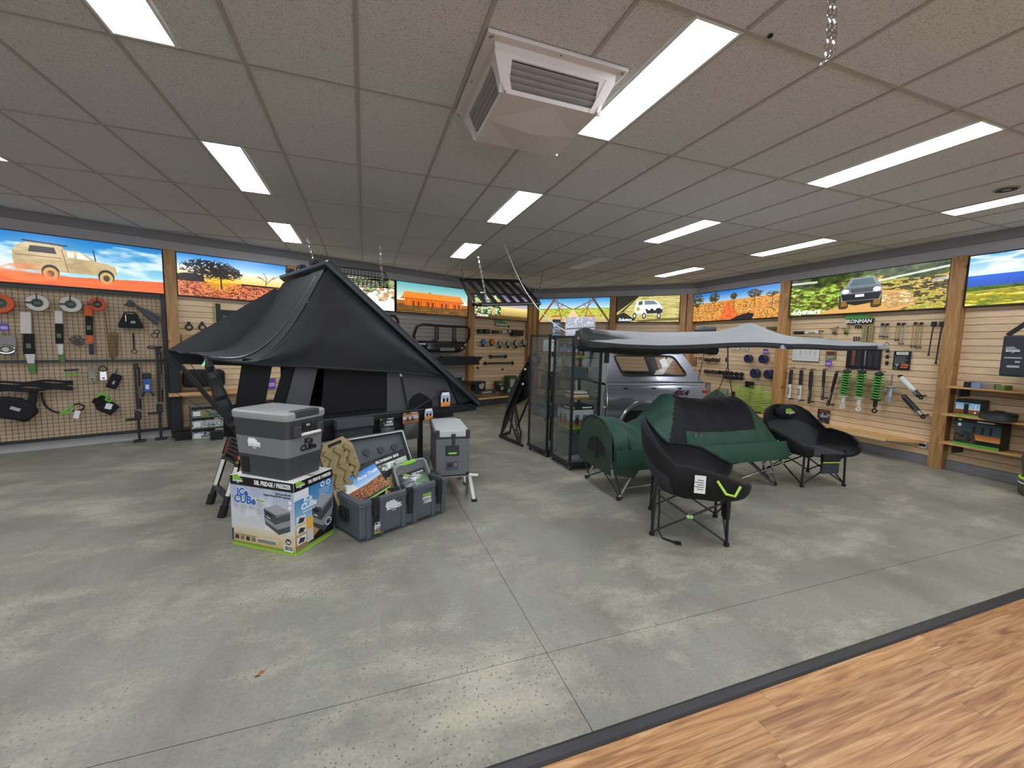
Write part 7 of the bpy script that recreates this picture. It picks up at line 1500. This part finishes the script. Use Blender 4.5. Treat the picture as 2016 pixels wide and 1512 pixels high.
for i, (u0, v0, u1, v1, lb) in enumerate(((1734, 638, 1741, 666, 'shortest U bolt, left'), (1743, 638, 1751, 667, 'shortest U bolt, right'), (1765, 637, 1773, 673, 'middle-length U bolt, left'), (1774, 637, 1784, 681, 'middle-length U bolt, right'), (1798, 636, 1807, 686, 'longest U bolt, left'), (1809, 636, 1819, 688, 'longest U bolt, right'))): lp_('u_bolt_set', lb+' of its pair on the right wall', u0, v0, u1, v1, GOLD if i % 3 else STEEL, 'ubolt', 'U bolts on the right wall')
lp_('brake_line', 'thin curved dark rod near the large timber post', 1833, 636, 1842, 697, mat('dark_rod', '3c3428', .5), 'rod', G1n); lp_('brake_line', 'longest thin dark rod hung beside the large timber post', 1849, 636, 1859, 713, mat('dark_rod', '3c3428', .5), 'rod', G1n)
def poster(nm, label, k, u0, v0, u1, v1, cv, rough=.4, off=-.085): return box_item(nm, label, 'poster', k, u0, v0, u1, v1, .006, DARKP, off, art=imgmat('print_'+nm+str(int(u0)), cv.a, rough=rough), bev=0)
c = CV(160, 80, 'd8d8d6'); 
for i in range(4): c.rect(.26+.19*i+.03, .02, .265+.19*i+.035, .5, '2c2c2c'); c.lines_text(.04+.24*i, .15, .2+.24*i, 8, .08, '9a9c9e', i+3, .7)
c.rect(0, .95, 1, 1, '303030'); t, w, h = poster('fitting_chart', 'white four-column chart on the right wall under the awning edge', 'R', 1558, 688, 1611, 712, c)
c = CV(60, 50, '6c7a50'); c.rect(.1, .1, .9, .5, '6c2c28'); c.lines_text(.1, .62, .9, 4, .09, 'd0d0b0', 4); poster('product_card', 'green card with a dark red panel beside the white chart', 'R', 1625, 691, 1645, 707, c)
ticket('R', 1624, 709, 1636, 721, 'purple price ticket under the green card on the right wall')
c = CV(220, 130, '1a1b1e')
for i in range(9): c.rect(.16, .08+i*.085, .27, .12+i*.085, 'd08858', .8)
c.rect(.54, .05, .57, .8, 'a8a8a8'); c.rect(.53, .45, .58, .75, '6c6c6c')
for x in (.31, .64, .82): c.lines_text(x, .1, x+.14, 15, .052, '8a8c90', int(x*10), .6)
poster('spring_poster', 'wide black poster with a copper coil and a damper, above the green coil struts', 'R', 1663, 688, 1731, 727, c)
c = CV(100, 110, '1a1a1c'); c.rect(.15, .05, .85, .2, 'd8d8d4'); c.rect(.25, .11, .75, .13, '303030'); c.lines_text(.08, .28, .92, 7, .065, 'b0b0b0', 3, .7); c.rect(.5, .7, .95, .78, 'd06030'); c.rect(.45, .82, .9, .9, 'd06030'); c.ell(.25, .75, .1, .09, '909498'); c.rect(.05, .88, .3, .97, '50803c'); poster('damper_poster', 'smaller black poster with white heading right of the wide poster', 'R', 1756, 691, 1790, 728, c)
for i in range(3): box_item('hang_tab', ('top', 'middle', 'bottom')[i]+' black tab of the three in a column beside the wide black poster', 'tab', 'R', 1743.5-i*.8, 686+i*12.5, 1749-i*.8, 694+i*12.5, .02, BLACK, -.085, 'black tabs in a column')
c = CV(60, 80, '141416'); c.mottle((c.Y > .2) & (c.Y < .75), ['3c3c40', '808488', '1c1c20', 'b0b4b8'], 5, 5, 3); c.lines_text(.1, .8, .9, 3, .06, 'd0d0d0', 2); c.rect(.1, .05, .9, .16, '8c4430'); poster('brochure', 'dark brochure standing on the bench behind the far camp chair', 'R', 1607, 806, 1631, 836, c)
bs = thing('bench_shelf', 'long pale wooden bench shelf along the right wall below the dampers', 'shelf', wpt('R', .45, .60, .25), ANG['R'])
sA, zA = wsz('R', 1790, 872, .22); part('board', MB().prism([(-.35, .36), (-.35, 0), (sA-.45-.25, 0), (sA-.45+.05, .36)], -.025, .012, 'z'), LEDGE, bs); bs.location.z = zA-.0
part('front_lip', MB().box(-.35, sA-.72, -.012, .0, -.035, .012), mat('pale_edge', 'd8bc88', .5), bs)
t, w, h = box_item('power_outlet', 'white double power outlet with two dark sockets below the bench shelf end', 'power outlet', 'R', 1807, 870, 1823, 882, .012, WHITE, -.09); part('socket', MB().cyl((-w*.22, -.002, h*.5), (-w*.22, .0, h*.5), h*.25, 12), BLACK, t); part('socket', MB().cyl((w*.22, -.002, h*.5), (w*.22, .0, h*.5), h*.25, 12), BLACK, t)
# first right bay
for i, (u, v, r, lb) in enumerate(((1473, 706, 8.0, 'navy spring spacer ring, upper left of the four'), (1502.5, 707, 8.6, 'navy spring spacer ring under the purple ticket'), (1486.5, 735, 9.6, 'navy spring spacer ring, lower left of the four'), (1513, 737, 9.2, 'navy spring spacer ring nearest the timber post'))):
    w, h = wsize('R', u-r, v-r, u+r, v+r, -.02); R = h/2; t = item('spacer_ring', lb, 'spacer', u, v, .0, 'navy spacer rings on the right wall'); part('disc', MB().lathe([(R*.25, -.06), (R*.9, -.06), (R, -.04), (R, .03), (R*.85, .04), (R*.5, .03), (R*.25, .03)], (0, 0, 0), 'y', 24), NAVY, t, smooth=True); part('bore', MB().lathe([(R*.26, .031), (R*.2, .034)], (0, 0, 0), 'y', 14), BLACKM, t)
    if i == 3: part('disc', MB().lathe([(R*.3, -.06), (R, -.05), (R, .03), (R*.3, .04)], (.07, .04, 0), 'y', 24), NAVY, t, smooth=True)
def spring(label, u, vt, vb, wpx, n):
    w = wsize('R', u-wpx/2, vt, u+wpx/2, vt+1, .08)[0]; zt_ = wsz('R', u, vt, .08)[1]; zb_ = zA+.014; t = item('coil_spring', label, 'coil spring', u, vb, .08, 'lime coil springs on the bench shelf'); t.location.z = zb_; H_ = zt_-zb_; R = w/2
    pts = [(R*math.cos(q_), R*math.sin(q_)*.9, .008+(H_-.016)*q_/(2*PI*n)) for q_ in [2*PI*i/14 for i in range(n*14+1)]]; part('coil', MB().tube(pts, .0075, 5), LIME, t, smooth=True)
    return t
spring('lime coil spring at the far left of the group, behind the rope', 1446, 754, 812, 14, 10); spring('lime coil spring, second of the group from the rope', 1462, 761, 812, 20, 10); spring('tallest lime coil spring, beside the small black box', 1485, 758, 812, 20, 11); spring('lime coil spring nearest the timber post', 1504, 770, 813, 21, 9)
t = item('rubber_ring', 'black rubber ring under the lime coil spring nearest the post', 'spacer', 1502, 813, .0); t.location.z = zA+.02; t.location.x -= .14; part('ring', MB().ring((0, 0, 0), .06, .012, 'z', 20, 6), BLACK, t, smooth=True)
box_item('hose_box', 'small pale green boxed part hanging left of the lime coil springs', 'box', 'R', 1410, 764, 1430, 780, .05, mat('pale_green_card', '8c9878', .5), -.06); c = CV(50, 80, '6c7060'); c.mottle(c.Y > .2, ['40443c', '8c9084', 'b0b4a8', '2c3028'], 5, 5, 6); poster('parts_leaflet', 'grey leaflet on the slats right of the tail lamp', 'R', 1386, 753, 1397, 773, c)
box_item('spring_box', 'small black box on the slats above the lime coil springs', 'box', 'R', 1466, 751, 1481, 763, .05, BLACK, -.07); ticket('R', 1502, 687, 1511, 697, 'purple price ticket above the navy spacer rings'); c = CV(60, 30, 'd0d0cc'); c.lines_text(.1, .2, .9, 4, .18, '808080', 2); poster('small_card', 'small white card high in the first right bay, just under the awning', 'R', 1440, 683, 1455, 689, c); poster('picture_card', 'small green and white card beside the small white card', 'R', 1462, 684, 1473, 690, c)
box_item('flat_pack', 'dark flat pack peeping out under the awning at the vehicle end', 'box', 'R', 1388, 686, 1398, 693, .05, mat('olive_card', '3c4c2c', .5), -.06); box_item('flat_pack', 'brown flat pack just above the awning peak near the timber post', 'box', 'R', 1508, 643, 1530, 648, .06, mat('brown_pack', '6a5c38', .5, var=.4), -.06)
BUSH = mat('bronze_rubber', '4a3c2e', .6)
def bushes(label_a, pts, m=BUSH, r=3.2, nm='bush_kit'):
    for i, (u, v) in enumerate(pts):
        R = wsize('R', u-r, v-r, u+r, v+r, -.03)[1]/2; t = item(nm, label_a % ORD[i], 'suspension bush', u, v, -.03, 'suspension bushes in rows on the right wall'); part('sleeve', MB().lathe([(R*.4, -.05), (R, -.045), (R, .02), (R*.5, .03)], (0, 0, 0), 'y', 12), m, t, smooth=True); part('flange', MB().lathe([(R*1.25, -.01), (R*1.25, .004)], (0, 0, 0), 'y', 12), m, t, smooth=True); part('bore', MB().lathe([(R*.38, .031), (R*.3, .033)], (0, 0, 0), 'y', 8), BLACKM, t)
ORD = ['first from the vehicle', 'second from the vehicle', 'third from the vehicle', 'fourth from the vehicle', 'fifth from the vehicle', 'sixth from the vehicle', 'seventh from the vehicle', 'eighth from the vehicle', 'ninth from the vehicle']
bushes('bronze bush in the top row of bushes, %s', [(1389, 708), (1395, 709), (1403, 708), (1410, 709)]); bushes('bronze bush in the middle row of bushes, %s', [(1389, 731), (1394, 732), (1402, 732), (1408, 733)])
bushes('black bush in the double rows, upper line, %s', [(1416, 733), (1424, 734), (1431, 734), (1439, 735), (1449, 736), (1459, 737)], BLACK, 3.4); bushes('black bush in the double rows, lower line, %s', [(1426, 742), (1434, 743), (1441, 744), (1449, 744), (1458, 745)], BLACK, 3.2)
for i, (u, v0, v1, lb) in enumerate(((1367, 703, 721, 'tall black bolt beside the tail end of the canopy, left'), (1371, 703, 721, 'tall black bolt beside the tail end of the canopy, right'), (1377, 703, 708, 'small black pin, upper left of the bushes'), (1381, 703, 708, 'small black pin, upper, beside the first'), (1417, 705, 713, 'bent black end link right of the top row of bushes'), (1368, 728, 742, 'black looped bolt behind the canopy corner'), (1377, 728, 733, 'small black pin left of the middle row of bushes'))):
    h = wsize('R', u-1, v0, u+1, v1, -.05)[1]; t = item('hanging_bolt', lb, 'bolt', u, v0, -.04, 'small bolts and pins in the first right bay'); part('shank', MB().cyl((0, 0, 0), (0, 0, -h), .010, 8), BLACK, t, smooth=True); part('head', MB().cyl((0, 0, .0), (0, 0, -.018), .018, 6), BLACK, t)
# --- shelves at the far right
for i, (ua, va, lb) in enumerate(((1861, 760, 'top pale wooden wall shelf right of the large timber post'), (1854, 814, 'middle pale wooden wall shelf right of the large timber post'), (1848, 869, 'bottom pale wooden wall shelf right of the large timber post'))):
    s_, z_ = wsz('R', ua, va, .18); t = thing('wall_shelf', lb, 'shelf', wpt('R', s_, z_, .18), ANG['R'], 'three wall shelves at the right'); part('board', MB().box(0, 1.28, 0, .27, -.022, 0), LEDGE, t, bev=.002); part('bracket', MB().box(.12, .14, .04, .27, -.13, -.022), BLACK, t)
    if i == 0: z1s = z_
    elif i == 1: z2s = z_
    else: z3s = z_
c = CV(150, 110, '18181a'); c.grad(.2, .6, '78b0d8', 'c8d8e4'); c.grad(.6, .9, 'a05a34', '6a3c24'); c.rect(.35, .25, .55, .85, '202226'); c.rect(.68, .25, .72, .3, 'f0f0f0'); c.rect(0, .9, 1, 1, '70b040')
for y in (.35, .55, .75): c.ell(.82, y, .05, .06, 'e8ecf0')
def rbox(nm, label, u0, v0, u1, v1, dpt, m, off, art=None, zf=None, bev=.003):
    t, w, h = box_item(nm, label, 'box', 'R', u0, v0, u1, v1, dpt, m, off, art=art, bev=bev, group='goods on the right wall shelves')
    if zf is not None: t.location.z = zf+.001
    return t, w, h
rbox('coffee_kit_box', 'black box with a sky and desert picture on the middle wall shelf', 1878, 788, 1927, 821, .2, BLACK, -.05, imgmat('print_desert_box', c.a), z2s); t, w, h = rbox('cooker_box', 'long black picture box with a green foot on the bottom wall shelf', 1873, 829, 1965, 884, .22, BLACK, -.07, None, z3s)
c = CV(220, 130, '16181a'); c.grad(.15, .6, '2c3c40', '3c5054'); c.grad(.55, .75, 'c06030', 'd8a850', c.inpoly([(.35, .55), (1, .55), (1, .75), (.45, .75)])); c.mottle(c.inpoly([(0, .45), (.45, .5), (.5, .88), (0, .88)]), ['1c1e20', '40382c', '2c3430', '6c4c34'], 10, 8, 3); c.rect(0, .9, 1, 1, '58a83c'); c.rect(.4, .25, .46, .5, '14181a'); c.rect(.58, .25, .64, .5, '14181a'); c.rect(.76, .25, .82, .5, '14181a'); c.ell(.1, .25, .04, .06, 'd8dcdc'); c.rect(.48, .06, .85, .1, 'e0e0e0'); c.ell(.1, .07, .05, .03, '9ac83c')
pr('front_print', t, -w/2, w/2, 0, h, -.0015, imgmat('print_cooker_box', c.a))
t = thing('round_cooker', 'round dark grey lidded camp cooker on the middle wall shelf', 'cooker', (onplane(1966, 824, (7.33, 0), (0, 1)).x, onplane(1966, 824, (7.33, 0), (0, 1)).y, z2s+.001), ANG['R']); part('pan', MB().lathe([(.12, 0), (.15, .01), (.155, .07), (.14, .075)], n=28), mat('slate_cast', '3c4248', .45), t, smooth=True); part('lid', MB().lathe([(.158, .075), (.155, .09), (.10, .105), (.02, .108)], n=28), BLACK, t, smooth=True); part('lid_handle', MB().box(-.04, .04, -.012, .012, .105, .122), BLACK, t, bev=.004)
rbox('flat_box', 'flat black and white pack lying at the left of the top wall shelf', 1896, 752, 1915, 763, .2, BLACK, -.06, None, z1s); rbox('flat_box', 'flat pale blue pack lying on the top wall shelf', 1911, 753, 1929, 764, .2, mat('pale_blue_pack', '7c90b8', .4), -.05, None, z1s); rbox('flat_box', 'flat mottled pack lying on the top wall shelf', 1930, 755, 1957, 765, .16, mat('mottled_pack', '8c8478', .4, var=.6, scale=30), -.05, None, z1s); rbox('flat_box', 'flat green pack lying at the right of the top wall shelf', 1959, 757, 1978, 766, .18, mat('leaf_pack', '6c8438', .5, var=.3, scale=30), -.05, None, z1s)
# hanging swag bag and standing green swag
t, w, h = box_item('swag_bag', 'black hanging swag bag with white care print at the right edge', 'bag', 'R', 1963, 660, 2040, 742, .10, mat('slate_canvas', '2a2c34', .7, bump=.3), .25, bev=.02); part('shoulder_strap', MB().bar((-w*.42, .03, h), (.25, .1, h+.42), .004, .05), BLACKM, t)
logo(t, -.06, -.002, h*.62, .12, plaque=False, green=mat('grey_ink', '8a8a8a'), off=.003); part('care_print', MB().box(-.12, .02, -.003, 0, h*.44, h*.47).box(-.03, .01, -.003, 0, h*.34, h*.38).box(-.09, .01, -.003, 0, h*.22, h*.27), mat('pale_badge', 'a8aaa8'), t)
fo_ = P(0, 1990, 968); t = thing('rolled_swag', 'tall olive canvas swag roll standing at the right edge with lime piping', 'swag', (fo_.x+.10, fo_.y-.27, 0)); OL = mat('olive_canvas', '4c4f3c', .8, bump=.4, scale=20, var=.15)
mb = MB(); prof = [(.22, 0), (.245, .03)]+[(.238+.012*math.sin(i*2.1), .03+i*.1) for i in range(1, 15)]+[(.22, 1.48), (.16, 1.5)]; part('roll', mb.lathe(prof, n=28), OL, t, smooth=True); part('piping', MB().lathe([(.246, .18), (.254, .195), (.246, .21)], n=28), mat('lime_webbing', 'b4d83c', .5), t, smooth=True); part('piping', MB().lathe([(.246, .135), (.252, .142), (.246, .15)], n=28), WHITE, t, smooth=True)
part('edge_strap', MB().bar((-.25, -.02, .05), (-.245, -.02, 1.45), .02, .012), BLACKM, t); part('rope_tail', MB().tube([(-.28, .0, .35), (-.30, -.02, .05), (-.36, .02, .015), (-.40, -.04, .008), (-.36, -.12, .008)], .006, 5), BLACKM, t, smooth=True); part('buckle', MB().box(-.31, -.28, -.03, .01, .05, .2), BLACK, t, bev=.004)
# ------------------------------------------------------------------ things hung from the ceiling
def hang_chain(a, b, par, n=None, r=.017, wr=.0055):
    L = (Vector(b)-Vector(a)).length; n = n or int(L/.042); o = part('chain', chain_mb(MB(), a, b, n, r, wr), CHROME, par, smooth=True); return o
HZ = 2.42
def rack(name, label, corners_px, z, ceil_px, style):
    """corners: near-left, near-right, far-right, far-left"""
    c = [depth(*q) for q in corners_px]; ctr = (c[0]+c[1]+c[2]+c[3])/4; t = thing(name, label, 'roof rack', ctr, math.atan2((c[1]-c[0]).y, (c[1]-c[0]).x)); Mi = Matrix.Rotation(-t.rotation_euler.z, 3, 'Z'); L = [Mi@(p-ctr) for p in c]
    return t, L, ctr, Mi
t, L, ctr, Mi = rack('flat_roof_rack', 'flat black slatted roof rack hanging from the ceiling on chains', ((936, 599, 7.3), (1066, 598, 8.5), (1019, 554, 9.4), (903, 550, 8.5)), 2.45, None, 0)
RK = mat('rack_black', '24262a', .4, .2)
part('rim', MB().tube([L[0]+Vector((.05, 0, 0)), L[1]+Vector((-.05, 0, 0)), L[1]+Vector((0, .05, 0)), L[2]+Vector((0, -.05, 0)), L[2]+Vector((-.05, 0, 0)), L[3]+Vector((.05, 0, 0)), L[3]+Vector((0, -.05, 0)), L[0]+Vector((0, .05, 0))], .036, 8, closed=True), RK, t, smooth=True)
for i in range(6):
    q_ = (i+1)/7; a, b = L[0].lerp(L[1], q_), L[3].lerp(L[2], q_); part('slat', MB().bar(a, b, .095, .025), RK, t)
for q_ in (.42,): part('cross_rail', MB().bar(L[0].lerp(L[3], q_)+Vector((0, 0, -.02)), L[1].lerp(L[2], q_)+Vector((0, 0, -.02)), .05, .03), RK, t)
part('light_strip', MB().bar(L[0]+Vector((.12, -.035, .0)), L[1]+Vector((-.05, -.035, .0)), .012, .03), mat('ribbed_grey', '77787a', .4, .3, var=.4, aniso=(60, 1, 1), scale=3), t)
for p in (L[2], L[2].lerp(L[1], .55)): part('eye_hook', MB().ring(p+Vector((.07, 0, .06)), .035, .012, 'y', 14, 6), RK, t, smooth=True)
def to_local(P_): return Mi@(P_-ctr)
for (cu, cv_, lp2) in ((941, 503, L[0].lerp(L[1], .16)), (1069, 532, L[1]+Vector((-.04, .08, 0))), (909, 530, L[3]+Vector((.05, -.1, 0))), (1010, 541, L[2]+Vector((-.12, -.03, 0)))): hang_chain(to_local(P(CEIL, cu, cv_)), lp2, t)
zb_ = 2.50
t, L, ctr, Mi = rack('roof_basket', 'black wire roof basket hanging on chains behind the tent peak', ((625, 562, 6.5), (764, 566, 6.9), (758, 549, 7.9), (650, 536, 7.6)), zb_, None, 0)
mb = MB()
for zz in (0, .12): mb.tube([p+Vector((0, 0, zz)) for p in L], .012, 6, closed=True)
part('rim', mb, RK, t, smooth=True); 
for i in range(17): a, b = L[0].lerp(L[1], i/16), L[3].lerp(L[2], i/16); part('wire', MB().tube([a+Vector((0, 0, .12)), a, b, b+Vector((0, 0, .12))], .006, 5), RK, t)
for i in range(1, 6): a, b = L[0].lerp(L[3], i/6), L[1].lerp(L[2], i/6); part('wire', MB().tube([a, b], .007, 5), RK, t)
for (cu, cv_, lp2) in ((605, 467, L[0]+Vector((.02, 0, .12))), (747, 480, L[1]+Vector((-.08, 0, .03))), (742, 508, L[2]+Vector((-.05, 0, .1))), (634, 502, L[3]+Vector((.02, 0, .1)))): hang_chain(to_local(P(CEIL, cu, cv_)), lp2, t, r=.018, wr=.0055)
t = thing('spare_chain', 'bright doubled chain dangling from the ceiling at the top right', 'chain', P(CEIL, 1635, -12)); o = t.location.copy(); f = lambda u, v, d_=0: onplane(u, v, (o.x, o.y+d_), (CR.x, CR.y))-o
part('chain', chain_mb(MB(), (0, 0, 0), f(1633, 60), 5, .012, .0035), CHROME, t, smooth=True); part('chain', chain_mb(MB(), f(1642, -12, .02), f(1643, 62, .02), 5, .012, .0035), CHROME, t, smooth=True); part('chain', chain_mb(MB(), f(1633, 60), f(1625, 112), 4, .012, .0035), CHROME, t, smooth=True); part('chain', chain_mb(MB(), f(1643, 62, .02), f(1640, 102, .02), 3, .012, .0035), CHROME, t, smooth=True); part('chain', chain_mb(MB(), f(1640, 104, .02), f(1614, 127), 3, .012, .0035), CHROME, t, smooth=True)
t = thing('security_camera', 'white dome security camera with a dark lens under the ceiling above the left wall', 'camera', P(CEIL, 73, 424)); part('housing', MB().lathe([(.05, -.05), (.07, -.045), (.075, 0)], n=20), WHITE, t, smooth=True); part('dome', MB().sph((0, 0, -.05), .048, 14, 8, sc=(1, 1, .8)), mat('dark_dome', '14182c', .1), t, smooth=True)
t = thing('ceiling_speaker', 'small round dark ceiling speaker near the right edge', 'speaker', P(CEIL, 1982, 373)); part('ring', MB().lathe([(.07, -.006), (.085, -.004), (.085, 0)], n=24), mat('speaker_ring', '8a8684', .5), t); part('grille', MB().lathe([(.01, -.005), (.07, -.008), (.07, -.003)], n=24), BLACKM, t)
t = thing('sprinkler_dot', 'tiny dark sensor dot on the ceiling right of the largest light', 'sensor', P(CEIL, 1517, 69)); part('cap', MB().lathe([(.004, -.012), (.012, -.008), (.012, 0)], n=12), BLACKM, t)
# evaporative cooler outlet
a0 = P(CEIL, 960, 62); cxm, cym = 1.0, 2.53; Hh = .41
t = thing('cooler_vent', 'white square cooler outlet with black louvres hanging under the ceiling', 'air vent', (cxm, cym, CEIL)); WV = mat('vent_white', 'd4cecc', .45, var=.03)
part('flange', MB().box(-Hh, Hh, -Hh, Hh, -.022, 0), WV, t, bev=.006)
lo = .285; z1_ = -.215; hi2 = .36; z0_ = -.022
part('neck', MB().hexa([(-hi2, -hi2, z0_), (hi2, -hi2, z0_), (hi2, hi2, z0_), (-hi2, hi2, z0_), (-.355, -.355, -.06), (.355, -.355, -.06), (.355, .355, -.06), (-.355, .355, -.06)]), WV, t)
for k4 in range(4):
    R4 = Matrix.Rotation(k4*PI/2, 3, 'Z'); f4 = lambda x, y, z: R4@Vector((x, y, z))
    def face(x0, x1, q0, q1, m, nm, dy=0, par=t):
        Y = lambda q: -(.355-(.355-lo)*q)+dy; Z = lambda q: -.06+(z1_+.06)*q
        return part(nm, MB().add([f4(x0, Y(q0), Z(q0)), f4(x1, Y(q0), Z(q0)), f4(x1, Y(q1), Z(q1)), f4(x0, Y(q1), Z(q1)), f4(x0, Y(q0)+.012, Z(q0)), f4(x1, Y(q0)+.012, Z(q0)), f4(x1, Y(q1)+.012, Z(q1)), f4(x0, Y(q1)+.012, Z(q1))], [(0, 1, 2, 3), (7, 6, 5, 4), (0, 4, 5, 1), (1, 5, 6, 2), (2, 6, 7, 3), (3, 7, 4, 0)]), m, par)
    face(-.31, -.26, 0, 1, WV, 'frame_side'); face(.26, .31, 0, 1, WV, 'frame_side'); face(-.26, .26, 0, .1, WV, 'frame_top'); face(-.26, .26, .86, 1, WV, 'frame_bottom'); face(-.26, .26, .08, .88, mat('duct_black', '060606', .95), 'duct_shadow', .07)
    for i in range(4):
        q_ = .20+i*.17; Y = -(.355-(.355-lo)*q_); Z = -.06+(z1_+.06)*q_; part('louvre', MB().hexa([f4(-.26, Y+.045, Z-.008), f4(.26, Y+.045, Z-.008), f4(.26, Y+.048, Z-.004), f4(-.26, Y+.048, Z-.004), f4(-.26, Y+.002, Z+.006), f4(.26, Y+.002, Z+.006), f4(.26, Y+.005, Z+.010), f4(-.26, Y+.005, Z+.010)]), mat('louvre_grey', 'a8a4a2', .4), t)
    part('corner_post', MB().hexa([f4(-.36, -.36, -.06), f4(-.30, -.36, -.06), f4(-.30, -.30, -.06), f4(-.36, -.30, -.06), f4(-lo-.005, -lo-.005, z1_), f4(-lo+.05, -lo-.005, z1_), f4(-lo+.05, -lo+.05, z1_), f4(-lo-.005, -lo+.05, z1_)]), WV, t)
    for x in (-.38, 0, .38): part('screw', MB().cyl(f4(x, -.39, -.026), f4(x, -.39, -.02), .006, 8), STEEL, t)
mb = MB(); b = lo+.005; ap = (0, 0, z1_-.045)
mb.add([(-b, -b, z1_), (b, -b, z1_), (b, b, z1_), (-b, b, z1_), (0, -b, z1_-.0), (b, 0, z1_-.0), (0, b, z1_), (-b, 0, z1_), (0, 0, z1_-.035), (-b*.5, -b*.5, z1_-.004), (b*.5, -b*.5, z1_-.004), (b*.5, b*.5, z1_-.004), (-b*.5, b*.5, z1_-.004)], [(0, 4, 9), (4, 8, 9), (8, 7, 9), (7, 0, 9), (1, 5, 10), (5, 8, 10), (8, 4, 10), (4, 1, 10), (2, 6, 11), (6, 8, 11), (8, 5, 11), (5, 2, 11), (3, 7, 12), (7, 8, 12), (8, 6, 12), (6, 3, 12)])
part('bottom_pan', mb, WV, t)

lf = P(0, 511, 1328); t = thing('dry_leaf', 'small curled brown leaf lying on the concrete floor below the printed carton', 'leaf', lf, .6)
part('blade', MB().grid([[(-.022+.044*i/6, (-.010+.02*j/3)*math.sin(PI*(i+.6)/7.2), .004+.006*math.sin(i*1.1+j)) for j in range(4)] for i in range(7)], thick=.001), mat('dead_leaf', '96643c', .7), t, smooth=True)
part('stem', MB().tube([(.02, 0, .006), (.034, .004, .004)], .0012, 5), mat('dead_leaf', '96643c', .7), t)
bpy.context.view_layer.update()
